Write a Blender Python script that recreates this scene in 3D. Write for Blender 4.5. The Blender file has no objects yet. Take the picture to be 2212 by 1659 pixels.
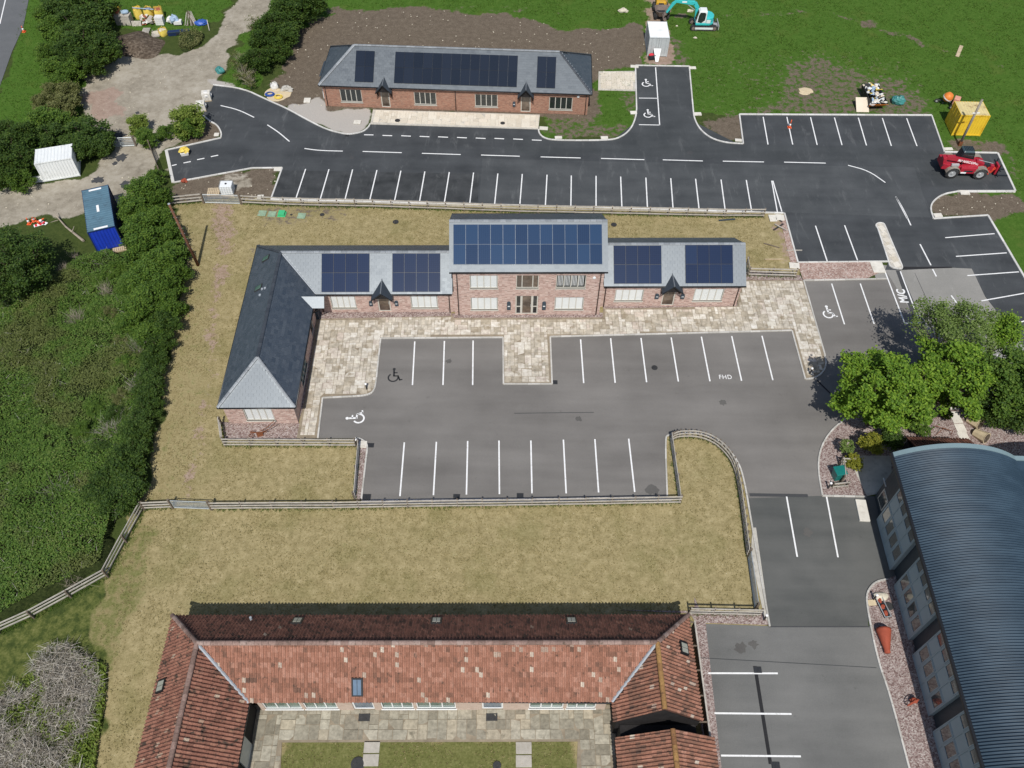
import bpy, math, random
import numpy as np
from mathutils import Vector, Matrix
random.seed(7); RNG = np.random.default_rng(7)
scene = bpy.context.scene
COL = scene.collection
# ------------------------------------------------------------------ camera, sky, sun, exposure
CAM_H, PITCH, ROLL, FPX = 53.8, 0.918992, 0.0155477, 1816.13      # metres, radians, radians, focal length in 2212-wide pixels
cam = bpy.data.cameras.new('camera'); cam.sensor_width = 36.0; cam.lens = 36.0 * FPX / 2212.0
cam.clip_start = 0.5; cam.clip_end = 3000
cam_ob = bpy.data.objects.new('camera', cam); COL.objects.link(cam_ob); scene.camera = cam_ob
_F = Vector((0, math.cos(PITCH), -math.sin(PITCH))); _R = Vector((1, 0, 0)); _U = _R.cross(_F)
CR = _R * math.cos(ROLL) + _U * math.sin(ROLL); CU = _U * math.cos(ROLL) - _R * math.sin(ROLL); CF = _F
cam_ob.matrix_world = Matrix(((CR.x, CU.x, -CF.x, 0), (CR.y, CU.y, -CF.y, 0), (CR.z, CU.z, -CF.z, CAM_H), (0, 0, 0, 1)))
SUN_EL = math.radians(54.0)
world = bpy.data.worlds.new('World'); scene.world = world; world.use_nodes = True
wn = world.node_tree; wn.nodes.clear()
sky = wn.nodes.new('ShaderNodeTexSky'); sky.sky_type = 'NISHITA'; sky.sun_disc = False
sky.sun_elevation = SUN_EL; sky.sun_rotation = math.pi; sky.air_density = 1.0; sky.dust_density = 1.2; sky.ozone_density = 1.0
bgn = wn.nodes.new('ShaderNodeBackground'); bgn.inputs['Strength'].default_value = 0.075
won = wn.nodes.new('ShaderNodeOutputWorld')
wn.links.new(sky.outputs[0], bgn.inputs[0]); wn.links.new(bgn.outputs[0], won.inputs[0])
sun = bpy.data.lights.new('sun', 'SUN'); sun.energy = 3.3; sun.angle = math.radians(0.55); sun.color = (1.0, 0.965, 0.91)
sun_ob = bpy.data.objects.new('sun', sun); COL.objects.link(sun_ob); sun_ob.location = (0, -40, 80)
sun_ob.rotation_euler = Vector((0.0, math.cos(SUN_EL), -math.sin(SUN_EL))).to_track_quat('-Z', 'Y').to_euler()
scene.view_settings.view_transform = 'Standard'; scene.view_settings.look = 'None'
scene.view_settings.exposure = 0.28; scene.view_settings.gamma = 1.0
scene.view_settings.use_curve_mapping = False
scene.render.engine = 'CYCLES'

# ------------------------------------------------------------------ picture point -> place on the ground
KS = 3272.0 / 2212.0
def G(x, y, z=0.0):
    d = CF + CR * ((x - 1106) / FPX) + CU * ((829.5 - y) / FPX)
    t = (z - CAM_H) / d.z
    return Vector((d.x * t, d.y * t, z))
def crop(ox, oy, s): return lambda x, y, z=0.0: G((ox + x * s) / KS, (oy + y * s) / KS, z)
cA = crop(0, 0, .4973); cB = crop(900, 0, .4973); cC = crop(1900, 0, .6203); cD = crop(650, 600, .4973); cE = crop(1600, 600, .4973)
cFr = crop(2372, 600, .5425); cL = crop(0, 600, .6329); cM = crop(0, 1500, .575); c3 = crop(400, 1850, .4973); c4 = crop(1400, 1850, .4973)
c5 = crop(2372, 1350, .6657); cN = crop(650, 1250, .4973); c8 = crop(2600, 950, .3315); cT = crop(2900, 250, .2411); cX = crop(1980, 0, .18083)
cS = crop(2680, 230, .14467); cP = crop(330, 0, .16879); c9 = crop(2672, 1350, .3315); c10 = crop(2672, 1850, .3641)
def xy(l, f=G): return [tuple(f(*p)[:2]) for p in l]

# ------------------------------------------------------------------ materials
class NT:
    def __init__(s, name, rough=.8, spec=.3, metal=0.0):
        m = bpy.data.materials.new(name); m.use_nodes = True; s.m = m; s.t = m.node_tree
        s.b = s.t.nodes['Principled BSDF']; s.b.inputs['Roughness'].default_value = rough
        s.b.inputs['Specular IOR Level'].default_value = spec; s.b.inputs['Metallic'].default_value = metal
    def n(s, kind, **kw):
        nd = s.t.nodes.new('ShaderNode' + kind)
        for k, v in kw.items(): setattr(nd, k, v)
        return nd
    def l(s, a, b): s.t.links.new(a, b)
    def val(s, sock, v):
        if isinstance(v, bpy.types.NodeSocket): s.l(v, sock)
        elif isinstance(v, (tuple, list)): sock.default_value = tuple(v) + ((1.0,) if len(v) == 3 and len(sock.default_value) == 4 else ())
        else: sock.default_value = v
    def pos(s): return s.n('NewGeometry').outputs['Position']
    def obj(s): return s.n('TexCoord').outputs['Object']
    def noise(s, vec, scale, detail=3, rough=.55, col=False, dist=0.0):
        nd = s.n('TexNoise'); s.l(vec, nd.inputs['Vector']); nd.inputs['Scale'].default_value = scale
        nd.inputs['Detail'].default_value = detail; nd.inputs['Roughness'].default_value = rough; nd.inputs['Distortion'].default_value = dist
        return nd.outputs['Color' if col else 'Fac']
    def scale(s, vec, sc):
        nd = s.n('VectorMath', operation='MULTIPLY'); s.l(vec, nd.inputs[0]); nd.inputs[1].default_value = sc; return nd.outputs[0]
    def ramp(s, fac, stops, interp='LINEAR'):
        nd = s.n('ValToRGB'); s.l(fac, nd.inputs[0]); e = nd.color_ramp; e.interpolation = interp
        while len(e.elements) < len(stops): e.elements.new(.5)
        for el, (p, c) in zip(e.elements, stops): el.position = p; el.color = tuple(c) + (1,) if len(c) == 3 else c
        return nd.outputs[0]
    def step(s, fac, a, b):
        nd = s.n('MapRange', interpolation_type='SMOOTHSTEP'); s.val(nd.inputs[0], fac); nd.inputs[1].default_value = a; nd.inputs[2].default_value = b
        return nd.outputs[0]
    def math(s, op, a, b=0.0):
        nd = s.n('Math', operation=op); s.val(nd.inputs[0], a); s.val(nd.inputs[1], b); return nd.outputs[0]
    def mix(s, f, a, b, mode='MIX'):
        nd = s.n('Mix', data_type='RGBA', blend_type=mode); s.val(nd.inputs[0], f); s.val(nd.inputs[6], a); s.val(nd.inputs[7], b); return nd.outputs[2]
    def attr(s, name, out='Fac'):
        nd = s.n('Attribute', attribute_name=name); return nd.outputs[out]
    def color(s, c): s.val(s.b.inputs['Base Color'], c); return s
    def bump(s, h, strength=.3, dist=.02):
        nd = s.n('Bump'); nd.inputs['Strength'].default_value = strength; nd.inputs['Distance'].default_value = dist
        s.l(h, nd.inputs['Height']); s.l(nd.outputs[0], s.b.inputs['Normal']); return s
MATS = {}
def plain(name, c, rough=.6, spec=.4, metal=0.0, var=.25, vs=6.0, dirt=None):
    """painted or cast surface: base colour with uneven wear"""
    if name in MATS: return MATS[name]
    q = NT(name, rough, spec, metal); o = q.pos()
    n1 = q.noise(o, vs, 4); n2 = q.noise(o, vs * .23, 2)
    f = q.math('MULTIPLY', q.math('ADD', n1, n2), .5)
    lo = tuple(x * (1 - var) for x in c); hi = tuple(min(1, x * (1 + var)) for x in c)
    cc = q.ramp(f, [(.3, lo), (.7, hi)])
    if dirt: cc = q.mix(q.step(q.noise(o, vs * .6, 5, .7), .52, .72), cc, dirt)
    q.color(cc); q.bump(n1, .12, .01); MATS[name] = q.m; return q.m
def tinted(name, stops, rough=.85, spec=.25, grain=30, amp=.25, bs=.25, blot=None):
    """pieces (tiles, slabs, slates): colour picked by each piece's own tint value"""
    q = NT(name, rough, spec); o = q.pos()
    c = q.ramp(q.attr('tint'), stops)
    n = q.noise(o, grain, 4, .6)
    c = q.mix(amp, c, q.ramp(n, [(.3, (.25, .25, .25)), (.7, (.8, .8, .8))]), 'OVERLAY')
    if blot: c = q.mix(q.step(q.noise(o, blot[1], 5, .65), blot[2], blot[2] + .14), c, blot[0])
    q.color(c); q.bump(n, bs, .01); MATS[name] = q.m; return q.m

def asphalt(name, lo, hi, streak=None, sc=.35):
    q = NT(name, .88, .22); p = q.pos()
    a = q.noise(p, sc, 4, .55); b = q.noise(q.scale(p, (.12, .9, 1)), .8, 3); g = q.noise(p, 24, 3, .6); gg = q.noise(p, 70, 2, .5)
    f = q.math('ADD', q.math('MULTIPLY', a, .6), q.math('MULTIPLY', b, .4))
    c = q.ramp(f, [(.34, lo), (.66, hi)])
    if streak: c = q.mix(q.math('MULTIPLY', q.step(q.noise(q.scale(p, (1, .22, 1)), 1.1, 6, .72, dist=.6), .54, .76), .7), c, streak)
    c = q.mix(.5, c, q.ramp(g, [(.25, (.36, .36, .36)), (.75, (.64, .64, .64))]), 'OVERLAY')
    c = q.mix(q.math('MULTIPLY', q.step(q.noise(p, 1.7, 5, .7), .62, .74), .35), c, tuple(x * .55 for x in lo))
    c = q.mix(q.math('MULTIPLY', q.step(gg, .68, .76), .35), c, tuple(min(1, x * 2.2) for x in hi))
    q.color(c); q.bump(q.math('ADD', g, gg), .25, .01); MATS[name] = q.m; return q.m
asphalt('asphalt_new', (.042, .046, .050), (.074, .080, .085), (.135, .14, .142))
asphalt('asphalt_old', (.140, .132, .123), (.212, .201, .187), None, .14)
asphalt('asphalt_lower', (.124, .125, .120), (.19, .189, .180), None, .2)
asphalt('asphalt_lane', (.078, .082, .079), (.132, .133, .126), None, .22)
asphalt('asphalt_pale', (.23, .225, .208), (.29, .28, .26), (.32, .31, .29))
asphalt('asphalt_patch', (.055, .057, .06), (.075, .077, .08))
asphalt('asphalt_highway', (.11, .115, .12), (.14, .145, .15))
asphalt('tar_seam', (.018, .018, .02), (.028, .028, .03))

def gravel(name, cols, sc=14):
    q = NT(name, .95, .15); p = q.pos()
    v = q.n('TexVoronoi'); q.l(p, v.inputs['Vector']); v.inputs['Scale'].default_value = sc
    sep = q.n('SeparateColor'); q.l(v.outputs['Color'], sep.inputs[0])
    c = q.ramp(sep.outputs[0], [(i / (len(cols) - 1), x) for i, x in enumerate(cols)])
    c = q.mix(.45, c, q.ramp(q.noise(p, .9, 4), [(.3, (.36, .34, .33)), (.7, (.62, .62, .62))]), 'OVERLAY')
    q.color(c); q.bump(v.outputs['Distance'], .7, .04); MATS[name] = q.m; return q.m
gravel('gravel_pink', [(.13, .085, .075), (.26, .19, .175), (.33, .27, .25), (.45, .40, .37)])
gravel('gravel_pale', [(.30, .28, .26), (.38, .36, .335), (.44, .415, .39), (.50, .475, .45)], 10)
gravel('hardcore_pink', [(.25, .165, .14), (.36, .25, .21), (.42, .31, .27), (.5, .43, .38)], 9)
gravel('soil_dark', [(.060, .046, .034), (.088, .068, .050), (.11, .086, .064), (.16, .13, .10)], 5)

def brick(name, cols, mortar, wash=None, wash_amt=0.0):
    q = NT(name, .9, .2); o = q.obj()
    sp = q.n('SeparateXYZ'); q.l(o, sp.inputs[0])
    cb = q.n('CombineXYZ'); q.l(q.math('ADD', sp.outputs[0], sp.outputs[1]), cb.inputs[0]); q.l(sp.outputs[2], cb.inputs[1])
    b = q.n('TexBrick'); q.l(cb.outputs[0], b.inputs['Vector']); b.inputs['Scale'].default_value = 1.0
    b.inputs['Brick Width'].default_value = .225; b.inputs['Row Height'].default_value = .075; b.inputs['Mortar Size'].default_value = .010
    b.inputs['Color1'].default_value = (0, 0, 0, 1); b.inputs['Color2'].default_value = (1, 1, 1, 1); b.inputs['Mortar'].default_value = (.5, .5, .5, 1)
    w = q.n('TexWhiteNoise', noise_dimensions='2D')
    ix = q.math('FLOOR', q.math('DIVIDE', q.math('ADD', cb.inputs[0].links[0].from_socket, 0.0), .225)); iz = q.math('FLOOR', q.math('DIVIDE', sp.outputs[2], .075))
    cc = q.n('CombineXYZ'); q.l(ix, cc.inputs[0]); q.l(iz, cc.inputs[1]); q.l(cc.outputs[0], w.inputs['Vector'])
    wob = q.noise(q.scale(o, (1.5, 1.5, 7)), 1.7, 3, .6)
    f = q.math('ADD', q.math('MULTIPLY', w.outputs[0], .7), q.math('MULTIPLY', wob, .3))
    c = q.ramp(f, [(.05 + .9 * i / (len(cols) - 1), x) for i, x in enumerate(cols)])
    c = q.mix(b.outputs['Fac'], c, mortar)
    if wash: c = q.mix(q.math('MULTIPLY', q.step(q.noise(q.scale(o, (1, 1, 2.6)), 2.2, 5, .7), .42, .68), wash_amt), c, wash)
    q.color(c); q.bump(b.outputs['Fac'], -.4, .01); MATS[name] = q.m; return q.m
brick('brick_multi', [(.13, .08, .07), (.32, .165, .13), (.43, .25, .205), (.54, .37, .31), (.64, .52, .45)], (.52, .46, .41), (.60, .47, .41), .5)
brick('brick_red', [(.16, .070, .048), (.27, .115, .075), (.34, .155, .10), (.40, .20, .135)], (.36, .26, .20), (.42, .29, .215), .35)
brick('brick_buff', [(.40, .29, .22), (.5, .37, .29), (.58, .45, .37)], (.52, .46, .40))

# slates: dark natural slate with a sheen, so faces turned to the sun go silver and the others stay navy
def slate(name, lo, hi, rough):
    q = NT(name, rough, 1.8); q.b.inputs['Specular Tint'].default_value = (.86, .94, 1, 1); p = q.pos()
    c = q.ramp(q.attr('tint'), [(0, lo), (1, hi)])
    n = q.noise(p, 9, 4, .6); c = q.mix(.3, c, q.ramp(n, [(.3, (.3, .3, .3)), (.7, (.7, .7, .7))]), 'OVERLAY')
    q.color(c); q.l(q.ramp(q.math('ADD', q.math('MULTIPLY', q.attr('tint'), .6), q.math('MULTIPLY', n, .4)), [(.2, (rough - .05,) * 3), (.8, (rough + .07,) * 3)]), q.b.inputs['Roughness'])
    q.bump(n, .15, .006); MATS[name] = q.m
slate('slate', (.030, .038, .048), (.056, .066, .078), .45)
slate('slate_new', (.030, .037, .045), (.052, .061, .070), .47)
plain('lead', (.33, .36, .39), .5, .5, 0, .12)
plain('ridge_slate', (.16, .175, .19), .5, .6, 0, .15)
plain('gutter_black', (.012, .013, .015), .4, .5, 0, .2)
plain('downpipe', (.035, .022, .018), .45, .5, 0, .2)
plain('frame_cream', (.53, .51, .45), .5, .4, 0, .06)
plain('frame_white', (.78, .79, .78), .45, .4, 0, .05)
plain('kerb_concrete', (.50, .485, .45), .9, .2, 0, .18, 2.0, (.33, .31, .27))
plain('kerb_pale', (.62, .605, .57), .9, .2, 0, .14, 2.0, (.42, .40, .36))
plain('mortar', (.42, .39, .34), .95, .1, 0, .2, 4)
plain('mortar_pale', (.52, .49, .43), .95, .1, 0, .2, 4)
plain('paint_white', (.80, .80, .79), .7, .3, 0, .08, 9, (.52, .52, .51))
plain('paint_dark', (.03, .031, .034), .8, .3, 0, .2, 5)
plain('timber_grey', (.44, .41, .36), .9, .15, 0, .3, 7)
plain('timber_post', (.16, .13, .10), .9, .15, 0, .35, 8)
plain('timber_pale', (.50, .40, .27), .9, .15, 0, .25, 8)
plain('timber_black', (.022, .020, .020), .8, .2, 0, .4, 9)
plain('galvanised', (.48, .52, .53), .45, .5, .5, .15)
plain('concrete', (.47, .45, .40), .95, .2, 0, .2, 3, (.34, .32, .28))
plain('concrete_pale', (.66, .63, .56), .95, .2, 0, .14, 3, (.5, .46, .39))
plain('cast_iron', (.05, .05, .05), .6, .4, .3, .3, 12)
plain('yellow_paint', (.75, .50, .035), .5, .4, 0, .10, 2, (.62, .36, .03))
plain('yellow_roof', (.62, .52, .26), .7, .3, 0, .18, 2, (.22, .11, .05))
plain('blue_container', (.085, .165, .22), .75, .3, 0, .2, 2, (.06, .105, .14))
plain('blue_bright', (.012, .045, .42), .5, .45, 0, .15, 3)
plain('blue_dark', (.012, .028, .09), .6, .4, 0, .2, 3)
plain('white_steel', (.76, .78, .77), .5, .4, 0, .05, 2, (.64, .66, .64))
plain('grey_steel', (.52, .55, .55), .5, .4, .2, .08, 2)
plain('teal_paint', (.05, .50, .50), .35, .5, 0, .06)
plain('machine_white', (.72, .76, .75), .35, .5, 0, .05)
plain('machine_red', (.38, .018, .035), .35, .5, 0, .12)
plain('attach_red', (.55, .055, .03), .45, .45, 0, .15)
plain('rubber', (.035, .035, .036), .85, .3, 0, .4, 8, (.12, .11, .10))
plain('rim_grey', (.52, .53, .53), .4, .5, .4, .1)
plain('chassis_dark', (.02, .024, .03), .5, .4, 0, .3)
plain('cab_roof', (.045, .075, .085), .3, .6, 0, .15)
plain('rust', (.20, .075, .035), .85, .2, .2, .4, 10)
plain('bucket_steel', (.22, .175, .15), .7, .3, .3, .3, 6)
plain('yellow_machine', (.62, .36, .03), .5, .4, 0, .2, 4, (.2, .15, .1))
plain('orange_paint', (.72, .22, .04), .5, .4, 0, .15, 6)
plain('orange_faded', (.62, .30, .22), .6, .3, 0, .15, 6)
plain('skip_black', (.018, .02, .022), .6, .4, 0, .5, 4)
plain('tarp_teal', (.045, .20, .19), .45, .5, 0, .4, 5)
plain('tarp_blue', (.03, .09, .36), .45, .5, 0, .3, 5)
plain('bag_yellow', (.72, .55, .11), .8, .2, 0, .2, 6)
plain('bag_white', (.70, .69, .66), .8, .2, 0, .14, 6)
plain('wrap_blue', (.33, .44, .56), .3, .6, 0, .25, 3)
plain('stone_pale', (.60, .55, .44), .95, .1, 0, .2, 5)
plain('sand', (.58, .48, .32), .98, .1, 0, .15, 3)
plain('brick_pack', (.36, .12, .07), .9, .2, 0, .25, 12)
plain('terracotta', (.33, .075, .042), .8, .25, 0, .2, 6)
plain('green_plastic', (.06, .46, .20), .45, .4, 0, .1, 4)
plain('green_lid', (.25, .36, .25), .6, .3, 0, .3, 5, (.30, .25, .2))
plain('cone_orange', (.75, .13, .04), .5, .4, 0, .1)
plain('cone_white', (.85, .85, .85), .5, .4, 0, .05)
plain('sign_red', (.62, .03, .05), .5, .4, 0, .1)
plain('bin_green', (.01, .17, .15), .4, .5, 0, .15)
plain('box_navy', (.035, .055, .075), .4, .5, 0, .1)
plain('hall_cladding', (.035, .047, .056), .55, .5, 0, .18, 2)
plain('hall_panel', (.30, .365, .38), .5, .45, 0, .06, 1.5)
plain('hall_trim', (.20, .28, .30), .45, .5, 0, .05)
plain('bark', (.11, .085, .065), .95, .1, 0, .35, 9)
plain('pole_wood', (.17, .085, .055), .9, .15, 0, .35, 6)
plain('pole_grey', (.27, .24, .20), .9, .15, 0, .3, 6)
plain('twig_pale', (.36, .31, .245), .95, .1, 0, .3, 3)
def twigmat(name, stops):
    q = NT(name, .95, .1); q.color(q.ramp(q.n('NewGeometry').outputs['Random Per Island'], stops)); MATS[name] = q.m
twigmat('twig_grey', [(0, (.16, .135, .105)), (.4, (.30, .27, .225)), (.75, (.42, .39, .335)), (1, (.56, .53, .47))])
plain('blind', (.66, .665, .65), .6, .3, 0, .03, 2)
plain('board', (.66, .58, .46), .9, .2, 0, .07, 2)
plain('plastic_white', (.78, .80, .80), .4, .5, 0, .06, 3)
def glass(name, c, rough=.06, tint=None):
    q = NT(name, rough, .6); p = q.pos()
    q.color(q.ramp(q.noise(p, .9, 4, .6), [(.35, c), (.68, tint or tuple(x * 1.8 for x in c))]))
    q.b.inputs['Coat Weight'].default_value = .5; q.b.inputs['Coat Roughness'].default_value = .05; MATS[name] = q.m
glass('glass_dark', (.014, .018, .019)); glass('glass_green', (.05, .11, .09), .08, (.12, .20, .17)); glass('glass_hall', (.035, .045, .047), .12, (.075, .088, .088))
glass('glass_brown', (.06, .045, .035), .1, (.20, .15, .11)); glass('glass_blind', (.66, .69, .68), .2, (.72, .74, .73)); glass('glass_pale', (.34, .35, .29), .1, (.42, .42, .36)); glass('glass_sky', (.09, .14, .20), .08, (.16, .22, .29))
def panelmat(name, lo, hi, line, sc):
    """photovoltaic glass: rows of cells under a smooth sheet"""
    q = NT(name, .14, .35); o = q.obj(); sp = q.n('SeparateXYZ'); q.l(o, sp.inputs[0])
    def grid(sock, step, w): 
        fr = q.math('FRACT', q.math('DIVIDE', sock, step)); return q.math('LESS_THAN', fr, w)
    g = q.math('MAXIMUM', grid(sp.outputs[0], sc, .07), grid(sp.outputs[1], sc, .07))
    rnd = q.n('ObjectInfo').outputs['Random']
    c = q.ramp(rnd, [(0, lo), (1, hi)])
    c = q.mix(q.math('MULTIPLY', g, .45), c, line); q.color(c)
    MATS[name] = q.m
panelmat('pv_blue', (.012, .032, .078), (.020, .052, .115), (.040, .078, .15), .165)
panelmat('pv_navy', (.011, .022, .056), (.015, .030, .072), (.032, .055, .11), .165)
panelmat('pv_black', (.012, .018, .030), (.018, .025, .040), (.03, .04, .06), .165)
plain('pv_frame', (.02, .025, .035), .35, .5, .3, .1); plain('pv_frame_mid', (.075, .10, .14), .35, .5, .3, .1); plain('pv_frame_silver', (.42, .46, .5), .35, .5, .5, .1)

def leafmat(name, stops, trans=.3, ns=.55, patch=None):
    q = NT(name, .6, .3); g = q.n('NewGeometry'); r = g.outputs['Random Per Island']
    n = q.noise(g.outputs['Position'], ns, 4, .65)
    f = q.math('ADD', q.math('MULTIPLY', r, .6), q.math('MULTIPLY', n, .4))
    c = q.ramp(f, stops)
    if patch: c = q.mix(q.math('MULTIPLY', q.step(q.noise(g.outputs['Position'], .16, 4, .65), .50, .62), .75), c, q.ramp(r, [(0, tuple(x * .7 for x in patch)), (1, tuple(x * 1.4 for x in patch))]))
    q.color(c)
    tr = q.n('BsdfTranslucent'); q.l(q.mix(.5, c, (.30, .38, .04)), tr.inputs[0])
    mx = q.n('MixShader'); mx.inputs[0].default_value = trans; q.l(q.b.outputs[0], mx.inputs[1]); q.l(tr.outputs[0], mx.inputs[2])
    q.l(mx.outputs[0], q.t.nodes['Material Output'].inputs[0]); MATS[name] = q.m
leafmat('leaf_maple', [(.2, (.066, .14, .012)), (.5, (.125, .235, .02)), (.8, (.235, .355, .036))])
leafmat('leaf_mid', [(.2, (.042, .092, .014)), (.5, (.078, .148, .020)), (.8, (.14, .22, .03))])
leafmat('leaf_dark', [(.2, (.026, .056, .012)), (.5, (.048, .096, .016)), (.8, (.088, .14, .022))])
leafmat('leaf_olive', [(.2, (.085, .095, .03)), (.5, (.14, .155, .05)), (.8, (.22, .22, .09))])
leafmat('leaf_pale', [(.2, (.085, .14, .03)), (.5, (.14, .21, .05)), (.8, (.21, .28, .085))])
leafmat('leaf_gold', [(.2, (.12, .14, .015)), (.5, (.20, .21, .022)), (.8, (.29, .27, .035))])
leafmat('leaf_bramble', [(.2, (.048, .100, .016)), (.5, (.088, .168, .025)), (.72, (.135, .215, .037)), (.85, (.20, .24, .07))], .3, .3, (.12, .13, .042))
leafmat('leaf_fern', [(.2, (.09, .15, .02)), (.5, (.16, .22, .035)), (.8, (.23, .29, .06))])
leafmat('blade_dry', [(.2, (.23, .19, .085)), (.5, (.33, .275, .13)), (.8, (.45, .39, .21))], .25)
leafmat('blade_green', [(.2, (.048, .11, .012)), (.5, (.078, .155, .018)), (.8, (.12, .20, .03))], .3)
# ------------------------------------------------------------------ geometry helpers
def M_(m): return MATS[m] if isinstance(m, str) else m
def link(o, parent=None):
    COL.objects.link(o)
    if parent is not None: o.parent = parent
    return o
def tag(o, label=None, cat=None, group=None, kind=None):
    if label: o['label'] = label
    if cat: o['category'] = cat
    if group: o['group'] = group
    if kind: o['kind'] = kind
    return o
def thing(name, label, cat, loc=(0, 0, 0), rz=0.0, group=None):
    o = bpy.data.objects.new(name, None); o.empty_display_size = .3; link(o)
    o.location = (loc[0], loc[1], loc[2] if len(loc) > 2 else 0); o.rotation_euler = (0, 0, rz)
    return tag(o, label, cat, group)
class MB:
    def __init__(s): s.v = []; s.f = []
    def add(s, vs, fs):
        b = len(s.v); s.v += [tuple(p) for p in vs]; s.f += [tuple(i + b for i in f) for f in fs]; return s
    def quad(s, *p): return s.add(p, [tuple(range(len(p)))])
    def box(s, x0, x1, y0, y1, z0, z1):
        return s.add([(x0, y0, z0), (x1, y0, z0), (x1, y1, z0), (x0, y1, z0), (x0, y0, z1), (x1, y0, z1), (x1, y1, z1), (x0, y1, z1)], BOXF)
    def obox(s, c, size, rz=0.0, rx=0.0, ry=0.0):
        m = Matrix.Translation(c) @ Matrix.Rotation(rz, 4, 'Z') @ Matrix.Rotation(ry, 4, 'Y') @ Matrix.Rotation(rx, 4, 'X')
        a, b, d = (q / 2 for q in size)
        return s.add([m @ Vector(p) for p in [(-a, -b, -d), (a, -b, -d), (a, b, -d), (-a, b, -d), (-a, -b, d), (a, -b, d), (a, b, d), (-a, b, d)]], BOXF)
    def prism(s, pts, z0, z1):
        n = len(pts); vs = [(p[0], p[1], z0) for p in pts] + [(p[0], p[1], z1) for p in pts]
        ar = sum(pts[i][0] * pts[(i + 1) % n][1] - pts[(i + 1) % n][0] * pts[i][1] for i in range(n))
        fs = [tuple(range(n, 2 * n)), tuple(reversed(range(n)))] + [(i, (i + 1) % n, n + (i + 1) % n, n + i) for i in range(n)]
        if ar < 0: fs = [tuple(reversed(f)) for f in fs]
        return s.add(vs, fs)
    def loft(s, a, b):
        """two equal rings of 3-D points joined, both capped"""
        n = len(a); return s.add(list(a) + list(b), [tuple(reversed(range(n))), tuple(range(n, 2 * n))] + [(i, (i + 1) % n, n + (i + 1) % n, n + i) for i in range(n)])
    def tube(s, p0, p1, r0, r1=None, n=6):
        p0, p1 = Vector(p0), Vector(p1); d = p1 - p0
        if d.length < 1e-6: return s
        r1 = r0 if r1 is None else r1; d.normalize(); u = d.orthogonal().normalized(); w = d.cross(u)
        ring = lambda p, r: [p + u * math.cos(2 * math.pi * i / n) * r + w * math.sin(2 * math.pi * i / n) * r for i in range(n)]
        return s.loft(ring(p0, r0), ring(p1, r1))
    def path(s, pts, r, n=6):
        for a, b in zip(pts[:-1], pts[1:]): s.tube(a, b, r, r, n)
        return s
    def lathe(s, prof, n=16, c=(0, 0, 0), cap=True):
        vs = []; fs = []
        for r, z in prof:
            vs += [(c[0] + r * math.cos(2 * math.pi * i / n), c[1] + r * math.sin(2 * math.pi * i / n), c[2] + z) for i in range(n)]
        for k in range(len(prof) - 1):
            fs += [(k * n + i, k * n + (i + 1) % n, (k + 1) * n + (i + 1) % n, (k + 1) * n + i) for i in range(n)]
        if cap: fs += [tuple(reversed(range(n))), tuple(range((len(prof) - 1) * n, len(prof) * n))]
        return s.add(vs, fs)
    def xf(s, m):
        s.v = [tuple(m @ Vector(p)) for p in s.v]; return s
    def lump(s, c, r, seed=0, n=10, m=7, amp=.18, flat=0.0):
        rr = random.Random(seed); vs = []; fs = []
        ph = [rr.uniform(0, 6.3) for _ in range(8)]
        for j in range(m + 1):
            t = math.pi * j / m
            for i in range(n):
                p = 2 * math.pi * i / n
                k = 1 + amp * (math.sin(2 * p + ph[0]) * math.sin(t * 2 + ph[1]) + .6 * math.sin(3 * p + ph[2] + t * 3) + rr.uniform(-.5, .5)) 
                z = math.cos(t) * r[2] * k
                vs.append((c[0] + math.sin(t) * math.cos(p) * r[0] * k, c[1] + math.sin(t) * math.sin(p) * r[1] * k, max(c[2] + z, flat)))
        for j in range(m):
            fs += [(j * n + i, (j + 1) * n + i, (j + 1) * n + (i + 1) % n, j * n + (i + 1) % n) for i in range(n)]
        return s.add(vs, fs)
    def build(s, name, mat, parent=None, smooth=False, bevel=0.0, loc=None, rz=None, tint=None):
        me = bpy.data.meshes.new(name); me.from_pydata(s.v, [], s.f); me.materials.append(M_(mat))
        if smooth: me.polygons.foreach_set('use_smooth', [True] * len(me.polygons))
        if tint is not None: add_tint(me, [tint] * len(me.vertices))
        me.update(); o = bpy.data.objects.new(name, me); link(o, parent)
        if loc is not None: o.location = loc
        if rz is not None: o.rotation_euler = (0, 0, rz)
        if bevel:
            b = o.modifiers.new('bevel', 'BEVEL'); b.width = bevel; b.segments = 2; b.limit_method = 'ANGLE'
        return o
BOXF = [(0, 3, 2, 1), (4, 5, 6, 7), (0, 1, 5, 4), (1, 2, 6, 5), (2, 3, 7, 6), (3, 0, 4, 7)]
def add_tint(me, vals):
    a = me.attributes.new('tint', 'FLOAT', 'POINT'); a.data.foreach_set('value', np.asarray(vals, np.float32))
def npmesh(name, V, F, mat, parent=None, tint=None, smooth=False):
    """V (n,3), F (m,k) arrays -> one mesh object"""
    V = np.asarray(V, np.float32); F = np.asarray(F, np.int32); me = bpy.data.meshes.new(name)
    me.vertices.add(len(V)); me.vertices.foreach_set('co', V.ravel())
    k = F.shape[1]; me.loops.add(F.size); me.loops.foreach_set('vertex_index', F.ravel())
    me.polygons.add(len(F)); me.polygons.foreach_set('loop_start', np.arange(0, F.size, k, dtype=np.int32))
    me.polygons.foreach_set('loop_total', np.full(len(F), k, np.int32))
    me.polygons.foreach_set('use_smooth', np.full(len(F), bool(smooth)))
    me.update(calc_edges=True); me.materials.append(M_(mat))
    if tint is not None: add_tint(me, tint)
    o = bpy.data.objects.new(name, me); return link(o, parent)
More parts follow.
